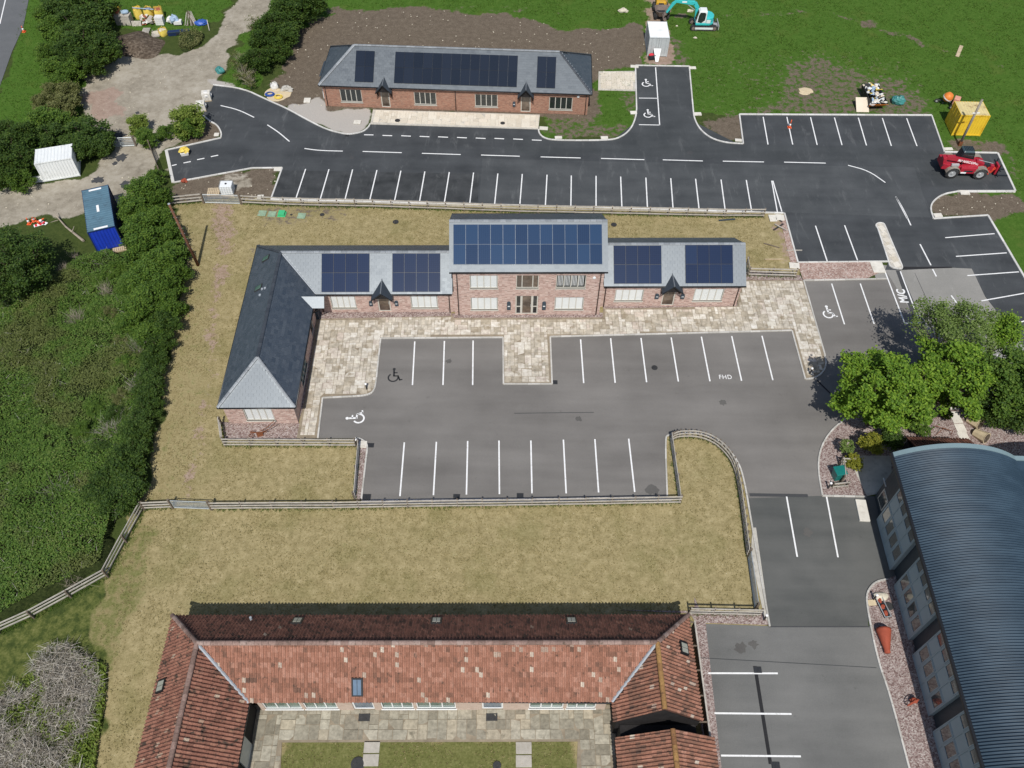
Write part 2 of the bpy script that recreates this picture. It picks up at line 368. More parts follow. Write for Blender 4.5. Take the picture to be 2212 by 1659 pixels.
def pieces(parent, name, restname, mat, V, F, mats, tints, limit=300, pw=None, levels=6):
    """many alike pieces: the nearest `limit` become objects that share mesh data, the rest one joined part.
    V,F prototype; mats list of 4x4 in parent space; pw: parent matrix to world, for nearness"""
    V = np.asarray(V, float); mats = np.asarray(mats, float); tints = np.asarray(tints, float)
    if len(mats) == 0: return
    pw = np.asarray(pw if pw is not None else np.eye(4))
    c = mats[:, :3, 3] @ pw[:3, :3].T + pw[:3, 3]
    order = np.argsort(((c - np.array([0, 0, CAM_H])) ** 2).sum(1))
    protos = {}
    for i in order[:limit]:
        q = int(min(levels - 1, tints[i] * levels))
        if q not in protos:
            me = bpy.data.meshes.new(name); me.from_pydata([tuple(p) for p in V], [], F); me.materials.append(M_(mat)); add_tint(me, [(q + .5) / levels] * len(V)); me.update(); protos[q] = me
        o = bpy.data.objects.new(name, protos[q]); link(o, parent); o.matrix_local = Matrix(mats[i].tolist())
    rest = order[limit:]
    if len(rest):
        A = mats[rest]; VV = np.einsum('nij,kj->nki', A[:, :3, :3], V) + A[:, None, :3, 3]
        n, kk = len(rest), len(V); fl = [f for f in F]; me = bpy.data.meshes.new(restname)
        by = {}
        for f in fl: by.setdefault(len(f), []).append(f)
        loops = []; starts = []; tot = []; s0 = 0
        for k, fs in by.items():
            FF = (np.array(fs)[None] + (np.arange(n) * kk)[:, None, None]).reshape(-1, k)
            loops.append(FF.ravel()); starts.append(s0 + np.arange(0, FF.size, k)); tot.append(np.full(len(FF), k)); s0 += FF.size
        me.vertices.add(n * kk); me.vertices.foreach_set('co', VV.astype(np.float32).ravel())
        lo = np.concatenate(loops).astype(np.int32); me.loops.add(len(lo)); me.loops.foreach_set('vertex_index', lo)
        st = np.concatenate(starts).astype(np.int32); me.polygons.add(len(st)); me.polygons.foreach_set('loop_start', st); me.polygons.foreach_set('loop_total', np.concatenate(tot).astype(np.int32))
        me.polygons.foreach_set('use_smooth', np.zeros(len(st), bool)); me.update(calc_edges=True); me.materials.append(M_(mat)); add_tint(me, np.repeat(tints[rest], kk))
        o = bpy.data.objects.new(restname, me); link(o, parent); o['kind'] = 'stuff'
def frame4(o, x, y, z):
    m = np.eye(4); m[:3, 0] = x; m[:3, 1] = y; m[:3, 2] = z; m[:3, 3] = o; return m
def inside(P, poly):
    P = np.asarray(P, float); x, y = P[..., 0], P[..., 1]; r = np.zeros(x.shape, bool); n = len(poly)
    for i in range(n):
        x0, y0 = poly[i][:2]; x1, y1 = poly[(i + 1) % n][:2]
        if y0 == y1: continue
        c = ((y0 > y) != (y1 > y)) & (x < (x1 - x0) * (y - y0) / (y1 - y0) + x0); r ^= c
    return r
def sheet(name, poly, z, mat, thick=0.0, kind='structure'):
    """flat area with its own edge thickness, lying at height z"""
    b = MB(); b.prism(poly, z - max(thick, .02), z); o = b.build(name, mat); tag(o, kind=kind); return o
def resample(pts, step):
    """points along a polyline about `step` apart (the corners stay)"""
    out = [Vector(pts[0][:2])]
    for a, b in zip(pts[:-1], pts[1:]):
        a, b = Vector(a[:2]), Vector(b[:2]); L = (b - a).length; n = max(1, round(L / step))
        out += [a + (b - a) * (i / n) for i in range(1, n + 1)]
    return out
def smooth_poly(pts, it=2):
    """round the corners of an open polyline"""
    pts = [Vector(p[:2]) for p in pts]
    for _ in range(it):
        q = [pts[0]]
        for a, b in zip(pts[:-1], pts[1:]): q += [a * .75 + b * .25, a * .25 + b * .75]
        pts = q + [pts[-1]]
    return pts
KPV = [(-.5, -.5, 0), (.5, -.5, 0), (.5, .5, 0), (-.5, .5, 0), (-.5, -.5, .86), (.5, -.5, .86), (.5, .5, .86), (-.5, .5, .86), (-.49, -.36, 1), (.49, -.36, 1), (.49, .36, 1), (-.49, .36, 1)]
KPF = [(0, 1, 5, 4), (1, 2, 6, 5), (2, 3, 7, 6), (3, 0, 4, 7), (4, 5, 9, 8), (5, 6, 10, 9), (6, 7, 11, 10), (7, 4, 8, 11), (8, 9, 10, 11)]
plain('kerb_tint', (.5, .5, .5))
tinted('kerb_stone_mat', [(0, (.40, .385, .35)), (.6, (.50, .485, .45)), (1, (.58, .56, .52))], .9, .2, 8, .2, .2, ((.34, .32, .28), 3, .6))
tinted('kerb_new_mat', [(0, (.52, .51, .48)), (.6, (.60, .59, .56)), (1, (.68, .67, .64))], .9, .2, 8, .15, .2, ((.45, .42, .37), 3, .62))
def kerb(pts, mat='kerb_stone_mat', w=.13, h=.115, step=.9, closed=False, z=0.0):
    pts = resample(list(pts), step); ms = []; b = MB()
    for a, c in zip(pts[:-1], pts[1:]):
        d = c - a; L = d.length
        if L < .05: continue
        d /= L; m = (a + c) / 2
        ms.append(frame4((m.x, m.y, z), np.array([d.x, d.y, 0]) * (L - .012), np.array([-d.y, d.x, 0]) * w, np.array([0, 0, 1]) * (h + random.uniform(-.004, .004))))
        b.obox((m.x, m.y, z + h * .35), (L + .04, w * .8, h * .7), math.atan2(d.y, d.x))
    o = b.build('kerb', 'mortar'); tag(o, kind='structure')
    pieces(o, 'kerb_stone', 'kerb_stones', mat, KPV, KPF, ms, RNG.random(len(ms)))
    return o
def line(p, q, w=.11, z=.022, mat='paint_white', name='bay_line'):
    p, q = Vector(p[:2]), Vector(q[:2]); d = q - p
    b = MB(); b.obox(((p.x + q.x) / 2, (p.y + q.y) / 2, z), (d.length, w, .006), math.atan2(d.y, d.x))
    return tag(b.build(name, mat), kind='structure')
def curve_line(pts, w=.11, z=.022, name='centre_line', mat='paint_white'):
    pts = smooth_poly(pts, 2); b = MB(); L = []; Rr = []
    for i, p in enumerate(pts):
        d = (pts[min(i + 1, len(pts) - 1)] - pts[max(i - 1, 0)]).normalized(); n = Vector((-d.y, d.x)) * w / 2
        L.append(p + n); Rr.append(p - n)
    b.prism(L + Rr[::-1], z - .003, z + .003); return tag(b.build(name, mat), kind='structure')
def text(name, s, size, mat, loc, rot=(0, 0, 0), parent=None, ext=.003, bold=0.0):
    cu = bpy.data.curves.new(name, 'FONT'); cu.body = s; cu.size = size; cu.extrude = ext; cu.offset = bold; cu.space_character = 1.12; cu.align_x = 'CENTER'; cu.align_y = 'CENTER'; cu.resolution_u = 4
    t = bpy.data.objects.new(name, cu); COL.objects.link(t); dg = bpy.context.evaluated_depsgraph_get()
    me = bpy.data.meshes.new_from_object(t.evaluated_get(dg)); bpy.data.objects.remove(t); me.materials.clear(); me.materials.append(M_(mat))
    o = bpy.data.objects.new(name, me); link(o, parent); o.location = loc; o.rotation_euler = rot; return o
def wheelchair(c, size, rz, mat='paint_white'):
    """access symbol painted on the tarmac: head, trunk, arm, leg and wheel"""
    b = MB(); z0, z1 = -.003, .003
    def bar(p, q, w): 
        p, q = Vector(p), Vector(q); d = (q - p); n = Vector((-d.y, d.x)).normalized() * w / 2; b.prism([p + n, p - n, q - n, q + n], z0, z1)
    def arc(cx, cy, r, w, a0, a1, n=22):
        o_ = [(cx + math.cos(a) * (r + w / 2), cy + math.sin(a) * (r + w / 2)) for a in np.linspace(a0, a1, n)]
        i_ = [(cx + math.cos(a) * (r - w / 2), cy + math.sin(a) * (r - w / 2)) for a in np.linspace(a0, a1, n)]
        b.prism(o_ + i_[::-1], z0, z1)
    arc(-.06, -.17, .27, .085, math.radians(125), math.radians(372))
    b.prism([(-.05 + .085 * math.cos(t), .43 + .085 * math.sin(t)) for t in np.linspace(0, 2 * math.pi, 14, endpoint=False)], z0, z1)
    bar((-.05, .36), (-.03, -.06), .10); bar((-.045, .17), (.16, .17), .075); bar((-.075, -.055), (.22, -.055), .085)
    bar((.19, -.03), (.33, -.36), .085); bar((.29, -.345), (.46, -.30), .075)
    b.v = [(x * size, y * size, z) for x, y, z in b.v]
    return tag(b.build('access_symbol', mat, loc=(c[0], c[1], .024), rz=rz), kind='structure')
def slabs(parent, poly, rz, z, mat, module=.3, sizes=((3, 2), (2, 3), (2, 2), (3, 3), (2, 1), (1, 2), (1, 1)), wts=(5, 5, 6, 2, 3, 3, 2), name='paving_slab', gap=.03, h=.03, limit=300, seed=1):
    """random coursed flags filling a polygon, each its own piece"""
    r = random.Random(seed); c, s = math.cos(rz), math.sin(rz)
    P = np.array([p[:2] for p in poly]); L = np.stack([P[:, 0] * c + P[:, 1] * s, -P[:, 0] * s + P[:, 1] * c], 1)
    lo = L.min(0); hi = L.max(0); nx, ny = (np.ceil((hi - lo) / module)).astype(int)
    gx, gy = np.meshgrid(np.arange(nx + 1), np.arange(ny + 1), indexing='ij')
    inn = inside(np.stack([lo[0] + gx * module, lo[1] + gy * module], -1) , [tuple(p) for p in L])
    cell = inn[:-1, :-1] & inn[1:, :-1] & inn[:-1, 1:] & inn[1:, 1:]
    ms = []; ts = []
    for j in range(ny):
        for i in range(nx):
            if not cell[i, j]: continue
            opts = [(a, b, w) for (a, b), w in zip(sizes, wts) if i + a <= nx and j + b <= ny and cell[i:i + a, j:j + b].all()]
            if not opts: opts = [(1, 1, 1)]
            a, b, _ = r.choices(opts, [o[2] for o in opts])[0]
            cell[i:i + a, j:j + b] = False
            cx, cy = lo[0] + (i + a / 2) * module, lo[1] + (j + b / 2) * module
            ms.append(frame4((cx * c - cy * s, cx * s + cy * c, z - .01), np.array([c, s, 0]) * (a * module - gap), np.array([-s, c, 0]) * (b * module - gap), np.array([r.uniform(-.004, .004), r.uniform(-.004, .004), h + r.uniform(-.004, .004)])))
            ts.append(r.random())
    pieces(parent, name, name + 's', mat, [(x, y * (1.38 if abs(y) < .4 else 1), zz) for x, y, zz in KPV], KPF, ms, ts, limit)
# --- foliage
def leaves(name, C, size, mat, parent=None, rng=RNG, flat=.35, dz=.5):
    """one small folded leaf at each centre"""
    n = len(C); 
    a = rng.uniform(0, 2 * math.pi, n); d = np.stack([np.cos(a), np.sin(a), rng.uniform(-dz, dz, n)], 1); d /= np.linalg.norm(d, axis=1)[:, None]
    up = rng.normal(0, flat, (n, 3)) + np.array([0, -.25, 1]); w = np.cross(d, up); w /= np.linalg.norm(w, axis=1)[:, None] + 1e-9
    nn = np.cross(w, d); s = (size * rng.uniform(.6, 1.3, n))[:, None]
    V = np.stack([C - d * s * .55, C + w * s * .42 + nn * s * .12, C + d * s * .6, C - w * s * .42 + nn * s * .12], 1).reshape(-1, 3)
    i = np.arange(n)[:, None] * 4; F = np.concatenate([i + np.array([[0, 1, 2]]), i + np.array([[0, 2, 3]])], 0)
    return npmesh(name, V, F, mat, parent)
def crown_pts(blobs, nclump, per, cr, rng, shell=.55):
    vol = np.array([b[3] * b[4] * b[5] for b in blobs]) ** .67; pick = rng.choice(len(blobs), nclump, p=vol / vol.sum()); B = np.array(blobs)[pick]
    d = rng.normal(0, 1, (nclump, 3)); d /= np.linalg.norm(d, axis=1)[:, None]; r = (shell ** 3 + rng.random(nclump) * (1 - shell ** 3)) ** (1 / 3.)
    c = B[:, :3] + d * B[:, 3:6] * r[:, None]
    p = np.repeat(c, per, 0) + rng.normal(0, 1, (nclump * per, 3)) * np.array([cr, cr, cr * .55])
    p[:, 2] = np.maximum(p[:, 2], .06); return p
def limbs(base, blobs, r0, h0, mb, rr, forks=2):
    b = Vector(base); top = b + Vector((rr.uniform(-.1, .1), rr.uniform(-.1, .1), h0)); mb.tube(b, top, r0, r0 * .75, 7)
    for bl in blobs:
        t = Vector(bl[:3]); mid = top.lerp(t, .5) + Vector((rr.uniform(-.2, .2), rr.uniform(-.2, .2), .1)); mb.tube(top, mid, r0 * .55, r0 * .35, 5); mb.tube(mid, t, r0 * .35, r0 * .12, 5)
        for _ in range(forks):
            e = t + Vector((rr.uniform(-1, 1) * bl[3], rr.uniform(-1, 1) * bl[4], rr.uniform(-.2, .9) * bl[5])) * .8; mb.tube(mid, e, r0 * .2, r0 * .05, 4)
def tree(name, label, cat, base, blobs, nclump, per, cr, size, mat, r0=.14, h0=1.5, seed=1, group=None, shell=.55, bark='bark', forks=2):
    """blobs in world-size coordinates relative to the base"""
    t = thing(name, label, cat, base, 0, group); rng = np.random.default_rng(seed); rr = random.Random(seed)
    leaves('crown', crown_pts(blobs, nclump, per, cr, rng, shell), size, mat, t, rng)
    mb = MB(); limbs((0, 0, -.05), blobs, r0, h0, mb, rr, forks); mb.build('trunk', bark, t); return t
def dup(root, loc, rz=0.0, sc=1.0, label=None, group=None):
    r = root.copy(); COL.objects.link(r); r.location = loc; r.rotation_euler = (0, 0, rz); r.scale = (sc, sc, sc) if not isinstance(sc, tuple) else sc
    if label: r['label'] = label
    if group: r['group'] = group
    for ch in list(root.children):
        c = ch.copy(); COL.objects.link(c); c.parent = r
        for g in list(ch.children):
            d = g.copy(); COL.objects.link(d); d.parent = c
    return r
def sticks(C, D, r, rng):
    """thin three-sided sticks from C to C+D"""
    n = len(C); a = rng.normal(0, 1, (n, 3)); u = np.cross(D, a); u /= np.linalg.norm(u, axis=1)[:, None] + 1e-9; w = np.cross(D, u); w /= np.linalg.norm(w, axis=1)[:, None] + 1e-9
    r = np.broadcast_to(r, (n,))[:, None]; E = C + D; ring = [u * math.cos(t) + w * math.sin(t) for t in (0, 2.094, 4.189)]
    V = np.stack([C + q * r for q in ring] + [E + q * r * .35 for q in ring], 1).reshape(-1, 3); i = np.arange(n)[:, None] * 6
    F = np.concatenate([i + np.array([[a, (a + 1) % 3, 3 + (a + 1) % 3, 3 + a]]) for a in range(3)], 0); return V, F
# ------------------------------------------------------------------ the ground
def vnoise(x, y, sc, seed):
    r = np.random.default_rng(seed); T = r.random((256, 256)); u, v = x * sc, y * sc
    i, j = np.floor(u).astype(int), np.floor(v).astype(int); fu, fv = u - i, v - j; fu = fu * fu * (3 - 2 * fu); fv = fv * fv * (3 - 2 * fv)
    g = lambda a, b: T[a % 256, b % 256]
    return (g(i, j) * (1 - fu) + g(i + 1, j) * fu) * (1 - fv) + (g(i, j + 1) * (1 - fu) + g(i + 1, j + 1) * fu) * fv
gxs = np.concatenate([[-1500, -500, -180, -110], np.arange(-78, 78.01, .35), [110, 180, 500, 1500]])
gys = np.concatenate([[-900, -200, -40, -8], np.arange(4, 116.01, .35), [140, 220, 600, 2500]])
GX, GY = np.meshgrid(gxs, gys, indexing='ij')
WX = GX + (vnoise(GX, GY, .7, 1) - .5) * 1.5 + (vnoise(GX, GY, 2.1, 2) - .5) * .7
WY = GY + (vnoise(GX, GY, .7, 3) - .5) * 1.5 + (vnoise(GX, GY, 2.1, 4) - .5) * .7
def mask(polys, blur=2, warp=True):
    m = np.zeros(GX.shape)
    for pl, w in polys:
        m = np.maximum(m, inside(np.stack([WX, WY] if warp else [GX, GY], -1), xy(pl)) * w)
    for _ in range(blur):
        m[1:-1] = (m[:-2] + 2 * m[1:-1] + m[2:]) / 4; m[:, 1:-1] = (m[:, :-2] + 2 * m[:, 1:-1] + m[:, 2:]) / 4
    return m
DRY = [([(385, 420), (600, 415), (1690, 445), (1740, 600), (1660, 1350), (1560, 1800), (140, 1900), (190, 1659), (238, 1450), (200, 1320), (240, 1240), (305, 1090), (345, 880), (400, 560)], 1)]
LUSH = [([(520, -90), (2500, -90), (2500, 900), (2212, 700), (2060, 400), (2020, 240), (1590, 262), (1480, 235), (1370, 290), (1180, 300), (1170, 250), (700, 100), (600, 120), (540, 195), (480, 190), (520, 90)], 1),
        ([(64, -90), (450, -90), (500, 10), (440, 70), (400, 75), (240, 60), (200, 130), (150, 300), (60, 430), (-80, 440), (-80, 300), (0, 190), (30, 110)], .9)]
GREENL = [([(600, 1590), (1240, 1590), (1290, 1800), (560, 1800)], 1), ([(200, 1270), (300, 1100), (330, 1050), (350, 1150), (300, 1300), (235, 1500), (215, 1700), (150, 1800), (-40, 1800), (-40, 1380)], .62), ([(400, 560), (480, 560), (440, 1000), (420, 1090), (330, 1100), (340, 900)], .42), ([(780, 1130), (1100, 1110), (1100, 1200), (700, 1250), (500, 1200)], .33), ([(1300, 480), (1600, 480), (1600, 515), (1300, 510)], .3)]
SOIL = [([(578, 208), (600, 170), (640, 118), (648, 70), (668, 42), (735, 28), (900, 22), (1060, 27), (1160, 42), (1215, 66), (1300, 62), (1385, 46), (1396, 140), (1372, 148), (1290, 155), (1280, 250), (1200, 255), (700, 238), (640, 240), (606, 222)], 1),
        ([(1600, 130), (1760, 95), (1900, 120), (1990, 150), (2040, 250), (1520, 252), (1600, 215)], .33), ([(1690, 150), (1760, 120), (1860, 165), (1950, 170), (2020, 250), (1600, 252), (1700, 215)], .54), ([(1450, 150), (1560, 90), (1640, 130), (1560, 250), (1500, 250)], .27), ([(700, 20), (1000, 14), (1390, 27), (1390, 31), (1000, 20), (700, 27)], .75), ([(1450, 27), (1770, 25), (1850, 38), (1960, 78), (2080, 118), (2230, 160), (2230, 166), (2080, 124), (1950, 84), (1840, 44), (1770, 32), (1450, 33)], .75), ([(1172, 258), (1270, 252), (1280, 205), (1300, 205), (1305, 265), (1345, 262), (1362, 285), (1312, 304), (1196, 304), (1170, 288)], .52), ([(1345, 195), (1374, 195), (1374, 250), (1350, 262)], .5),
        ([(2014, 430), (2070, 420), (2200, 415), (2230, 455), (2134, 470), (2014, 475)], 1), ([(370, 396), (545, 366), (606, 364), (586, 432), (392, 440)], .95), ([(350, 330), (380, 316), (450, 262), (482, 285), (478, 298), (366, 326)], 1),
        ([(2040, 320), (2060, 296), (2150, 300), (2200, 345), (2212, 420), (2165, 336), (2060, 330)], .7), ([(1510, 262), (1600, 255), (1606, 308), (1560, 308)], .8), ([(1400, 150), (1440, 60), (1490, 110), (1500, 150)], .5),
        ([(545, 440), (760, 440), (745, 480), (560, 490)], .45), ([(535, 500), (600, 520), (545, 560), (470, 900), (455, 880)], .42), ([(1650, 470), (1690, 470), (1720, 560), (1690, 560)], .4)]
TRACK = [([(-90, 418), (90, 402), (210, 372), (240, 332), (248, 296), (180, 262), (172, 200), (205, 150), (235, 125), (330, 122), (420, 108), (470, 62), (515, -5), (560, -90), (640, -90), (590, -5), (545, 52), (500, 105), (488, 150), (462, 186), (440, 236), (425, 280), (352, 332), (350, 395), (300, 436), (180, 452), (-90, 508)], 1), ([(470, 380), (548, 366), (552, 410), (470, 425)], .55)]
PINK = [([(175, 205), (245, 190), (270, 250), (200, 265)], .8), ([(452, 438), (512, 440), (516, 540), (470, 560)], .62), ([(455, 560), (500, 560), (455, 800), (430, 1075), (400, 1080), (440, 780)], .64), ([(1395, 60), (1450, 60), (1455, 140), (1400, 140)], 1), ([(1398, -60), (1440, -60), (1445, 60), (1398, 60)], .9), ([(1655, 468), (1696, 462), (1725, 566), (1700, 575)], .55), ([(1085, 205), (1130, 205), (1130, 215), (1085, 215)], .3)]
PALE = [([(620, 236), (690, 195), (704, 240), (806, 240), (800, 270), (790, 284), (755, 292), (700, 280)], 1), ([(566, 198), (640, 185), (625, 215), (590, 220)], .5), ([(445, 170), (500, 170), (520, 195), (460, 190)], .8), ([(1590, 90), (1620, 85), (1610, 240), (1560, 240)], .0)]
layers = [mask(DRY), mask(LUSH), mask(GREENL), mask(SOIL), mask(TRACK), mask(PINK), mask(PALE)]
nx, ny = GX.shape
GZ = (vnoise(GX, GY, .5, 9) - .5) * .03 * (layers[0] * .4 + layers[1] + .3)
GZ = np.where((np.abs(GX) > 79) | (GY < 3) | (GY > 117), 0, GZ) - .012
idx = np.arange(nx * ny).reshape(nx, ny)
GF = np.stack([idx[:-1, :-1], idx[1:, :-1], idx[1:, 1:], idx[:-1, 1:]], -1).reshape(-1, 4)
q = NT('ground_mat', .95, .12); p = q.pos()
nf = q.noise(p, 1.7, 5, .66); nm = q.noise(p, .28, 4, .6); ng = q.noise(p, 7, 4, .65); nh = q.noise(p, 24, 3, .6)
def fac(name, k=.9, lo=.38, hi=.62):
    a = q.attr(name)
    return q.step(q.math('ADD', a, q.math('MULTIPLY', q.math('SUBTRACT', nf, .5), k)), lo, hi)
c = q.ramp(q.math('ADD', q.math('MULTIPLY', nf, .5), q.math('MULTIPLY', ng, .5)), [(.3, (.028, .040, .012)), (.5, (.050, .072, .018)), (.7, (.085, .10, .03))])
lush = q.ramp(q.math('ADD', q.math('MULTIPLY', nf, .45), q.math('MULTIPLY', ng, .55)), [(.3, (.034, .080, .010)), (.5, (.058, .122, .016)), (.7, (.098, .162, .032))])
lush = q.mix(q.math('MULTIPLY', q.step(nm, .55, .75), .35), lush, (.13, .135, .035))
c = q.mix(fac('m1'), c, lush)
dry = q.ramp(q.math('ADD', q.math('MULTIPLY', nf, .5), q.math('ADD', q.math('MULTIPLY', ng, .3), q.math('MULTIPLY', nh, .2))), [(.34, (.18, .15, .068)), (.45, (.265, .218, .108)), (.55, (.345, .286, .150)), (.67, (.45, .38, .222))])
dry = q.mix(q.math('MULTIPLY', q.step(nm, .46, .70), .5), dry, q.ramp(ng, [(.35, (.13, .125, .042)), (.65, (.24, .213, .09))]))
dry = q.mix(q.step(q.noise(p, 11, 2, .5), .70, .76), dry, (.55, .50, .34))
c = q.mix(fac('m0', .5), c, dry)
c = q.mix(q.math('MULTIPLY', fac('m2', 1.3, .4, .75), .85), c, q.ramp(q.math('ADD', q.math('MULTIPLY', nf, .4), q.math('MULTIPLY', ng, .6)), [(.32, (.066, .082, .020)), (.5, (.112, .128, .034)), (.68, (.19, .19, .07))]))
soil = q.ramp(q.math('ADD', q.math('MULTIPLY', nf, .4), q.math('MULTIPLY', ng, .6)), [(.32, (.082, .063, .047)), (.5, (.135, .108, .080)), (.68, (.21, .172, .13))])
soil = q.mix(q.step(q.noise(p, 14, 2, .5), .72, .77), soil, (.36, .32, .26))
c = q.mix(fac('m3', 1.5), c, soil)
trk = q.ramp(q.math('ADD', q.math('MULTIPLY', nm, .45), q.math('ADD', q.math('MULTIPLY', nf, .35), q.math('MULTIPLY', nh, .2))), [(.36, (.20, .175, .135)), (.5, (.325, .29, .23)), (.64, (.43, .395, .33))])
trk = q.mix(q.step(q.noise(p, 16, 2, .5), .69, .74), trk, (.6, .57, .5))
c = q.mix(fac('m4', .8), c, trk)
pnk = q.ramp(q.math('ADD', q.math('MULTIPLY', nf, .5), q.math('MULTIPLY', ng, .5)), [(.3, (.20, .135, .105)), (.5, (.32, .225, .18)), (.7, (.42, .33, .27))])
c = q.mix(q.math('MULTIPLY', fac('m5', 1.5), .85), c, pnk)
pal = q.ramp(nh, [(.3, (.36, .335, .30)), (.7, (.46, .43, .395))])
c = q.mix(fac('m6', .5), c, pal)
q.color(c); q.bump(q.math('ADD', q.math('MULTIPLY', ng, .8), q.math('MULTIPLY', nh, .5)), .35, .05); MATS['ground_mat'] = q.m
ground = npmesh('ground', np.stack([GX, GY, GZ], -1).reshape(-1, 3), GF, 'ground_mat', smooth=True)
for k, a in enumerate(layers):
    at = ground.data.attributes.new('m%d' % k, 'FLOAT', 'POINT'); at.data.foreach_set('value', a.astype(np.float32).ravel())
tag(ground, kind='structure')

# ------------------------------------------------------------------ roads and car parks
arcN1 = [(461, 184), (526, 192), (572, 214), (622, 236), (659, 257), (706, 281), (744, 290)]
kN = [Vector(v) for v in xy(arcN1 + [(757, 290.8), (783, 286), (796, 276), (800, 268)])]
kN = [kN[0]] + smooth_poly(kN, 2)[1:]
k2 = smooth_poly(xy([(1163, 280), (1164.8, 290), (1176, 299.5), (1200, 304), (1314, 304), (1340, 298), (1362, 281), (1373, 256), (1375, 236)]), 2)
k3 = smooth_poly(xy([(1497, 236), (1499, 256), (1511, 280), (1536, 300), (1570, 309.5), (1605, 311)]), 2)
k6 = smooth_poly(xy([(2069, 414), (2036, 420), (2014, 436), (2009, 452), (2016, 473)]), 2)
kW = smooth_poly(xy([(439, 250), (454, 263), (470, 271), (479, 288), (477.5, 298)]), 2)
NEW = list(kN) + xy([(1163, 280)]) + list(k2)[1:] + xy([(1372.6, 142.6), (1488.7, 144.7)]) + list(k3) + xy([(1597, 248.3), (2012, 250.3), (2039.3, 329), (2154.6, 331.3), (2192.4, 413)]) + list(k6) + xy([(2133.6, 466), (2230, 630), (2420, 950), (2310, 960), (2212, 747), (2128, 640), (2099, 580), (2055, 578), (1945, 583.5), (1936, 583.5), (1912, 583), (1919, 565), (1723, 567), (1693.4, 460.6), (1343, 449), (585, 430.3), (610, 363), (545, 363), (471, 376.5), (375, 394), (360, 324.4), (477.4, 297.8)]) + list(kW)[::-1][1:] + xy([(437, 236)])
road = sheet('road', [tuple(p[:2]) for p in NEW], .014, 'asphalt_new', .05)
kF1 = smooth_poly(xy([(822, 733), (811, 839), (806, 848), (789, 857), (697, 860)]), 1)
kF1 = xy([(1192.6, 830), (1087.6, 830), (1086.6, 729.5), (822.7, 731.5)])
kF2 = smooth_poly(xy([(822.7, 731.5), (816, 790), (812, 832), (806, 848), (790, 855), (760, 857)]), 2)
kF3 = xy([(760, 857), (697, 860), (687, 947)])
kF4 = smooth_poly(xy([(767, 946.5), (780, 949), (792, 957), (794, 970), (791, 990)]), 2)
kF5 = smooth_poly(xy([(1739, 819.8), (1757, 818), (1774, 809), (1785, 790), (1781, 766)]), 2)
kF6 = smooth_poly(xy([(1832, 902), (1802, 923), (1779, 953), (1768, 985), (1767, 1020), (1776, 1071)]), 2)
kF7 = smooth_poly(xy([(1441, 1072), (1436.4, 947), (1443, 940), (1472, 936), (1515, 937), (1555, 952), (1590, 990), (1606, 1030), (1624, 1138), (1640, 1228), (1662, 1353)]), 2)
FRONT = list(kF2)[:1] + list(kF2)[1:] + list(kF3)[1:] + list(kF4) + xy([(781, 1079), (1145, 1076), (1441, 1073)]) + list(kF7)[1:24] + xy([(1606, 1030), (1617, 1076), (1776, 1071)]) + list(kF6)[::-1][1:] + xy([(1875, 868), (1960, 836), (2060, 826), (2150, 840), (2330, 850), (2212, 745), (2000, 740), (1955, 640), (1914, 588), (1915, 604), (1735.6, 607)]) + list(kF5)[::-1] + xy([(1710.4, 715), (1188.6, 728.5)]) + list(kF1)
sheet('car_park', [tuple(p[:2]) for p in FRONT], .010, 'asphalt_old', .05)
sheet('lane', xy([(1600, 1010), (1617, 1077), (1624, 1138), (1640, 1228), (1663, 1354), (1876, 1354), (1872, 1300), (1884, 1262), (1916, 1251), (1869, 1073.5), (1776, 1071.5), (1771, 1040), (1690, 1060)]), .0065, 'asphalt_lane', .05)
sheet('lower_car_park', xy([(1503, 1347), (1663, 1352.5), (1878, 1352.5), (1896, 1430), (1919, 1493), (1963, 1659), (2030, 1900), (1600, 1900), (1555, 1659)]), .0105, 'asphalt_lower', .05)
sheet('car_park_bay', xy([(1914, 585.5), (2055, 578.5), (2099, 580.5), (2128, 641), (2212, 748), (2310, 958), (2212, 880), (2120, 830), (2030, 770), (1985, 700)]), .0145, 'asphalt_pale', .03)
sheet('tarmac_patch', [tuple(p) for p in xy([(903, 487), (930, 487), (1005, 660), (1055, 800), (1120, 960), (1095, 960), (1020, 800), (965, 665)], cFr)], .018, 'asphalt_patch')
sheet('tarmac_patch', [tuple(p) for p in xy([(945, 466), (1232, 466), (1235, 473), (945, 482)], cFr)], .019, 'tar_seam')
for a, b, w in [((1765, 822), (1830, 886), .16), ((1619, 1069), (1745, 1071), .35), ((1660, 1354), (1877, 1354), .10), ((1511, 1421), (1893, 1442.5), .06), ((1111, 893), (1283, 891), .07), ((1976, 590), (2012, 670), .05)]:
    line(G(*a), G(*b), w * .75, .0175, 'tar_seam' if w == .16 else 'asphalt_patch', 'tarmac_seam')
# slightly different second-day tarmac lifts on the new road
sheet('tarmac_lift', xy([(1042, 343), (1350, 350), (1720, 357), (1975, 362), (2000, 440), (2010, 470), (1695, 459), (1350, 448), (1035, 440)]), .0165, asphalt('asphalt_new_b', (.052, .057, .061), (.088, .094, .098), (.14, .146, .148)))
sheet('tarmac_lift', xy([(1097, 298), (1165, 297), (1200, 306), (1320, 306), (1375, 262), (1370, 150), (1487, 150), (1497, 262), (1600, 314), (1860, 318), (2030, 330), (2150, 335), (2180, 408), (2030, 410), (1900, 350), (1500, 342), (1090, 330)]), .0158, asphalt('asphalt_new_c', (.044, .049, .052), (.072, .078, .082), (.11, .115, .117)))
sheet('tarmac_strip', xy([(588, 424), (604, 368), (1035, 376), (1032, 436)]), .0162, asphalt('asphalt_new_d', (.030, .033, .035), (.066, .070, .073), (.14, .145, .145), .8))
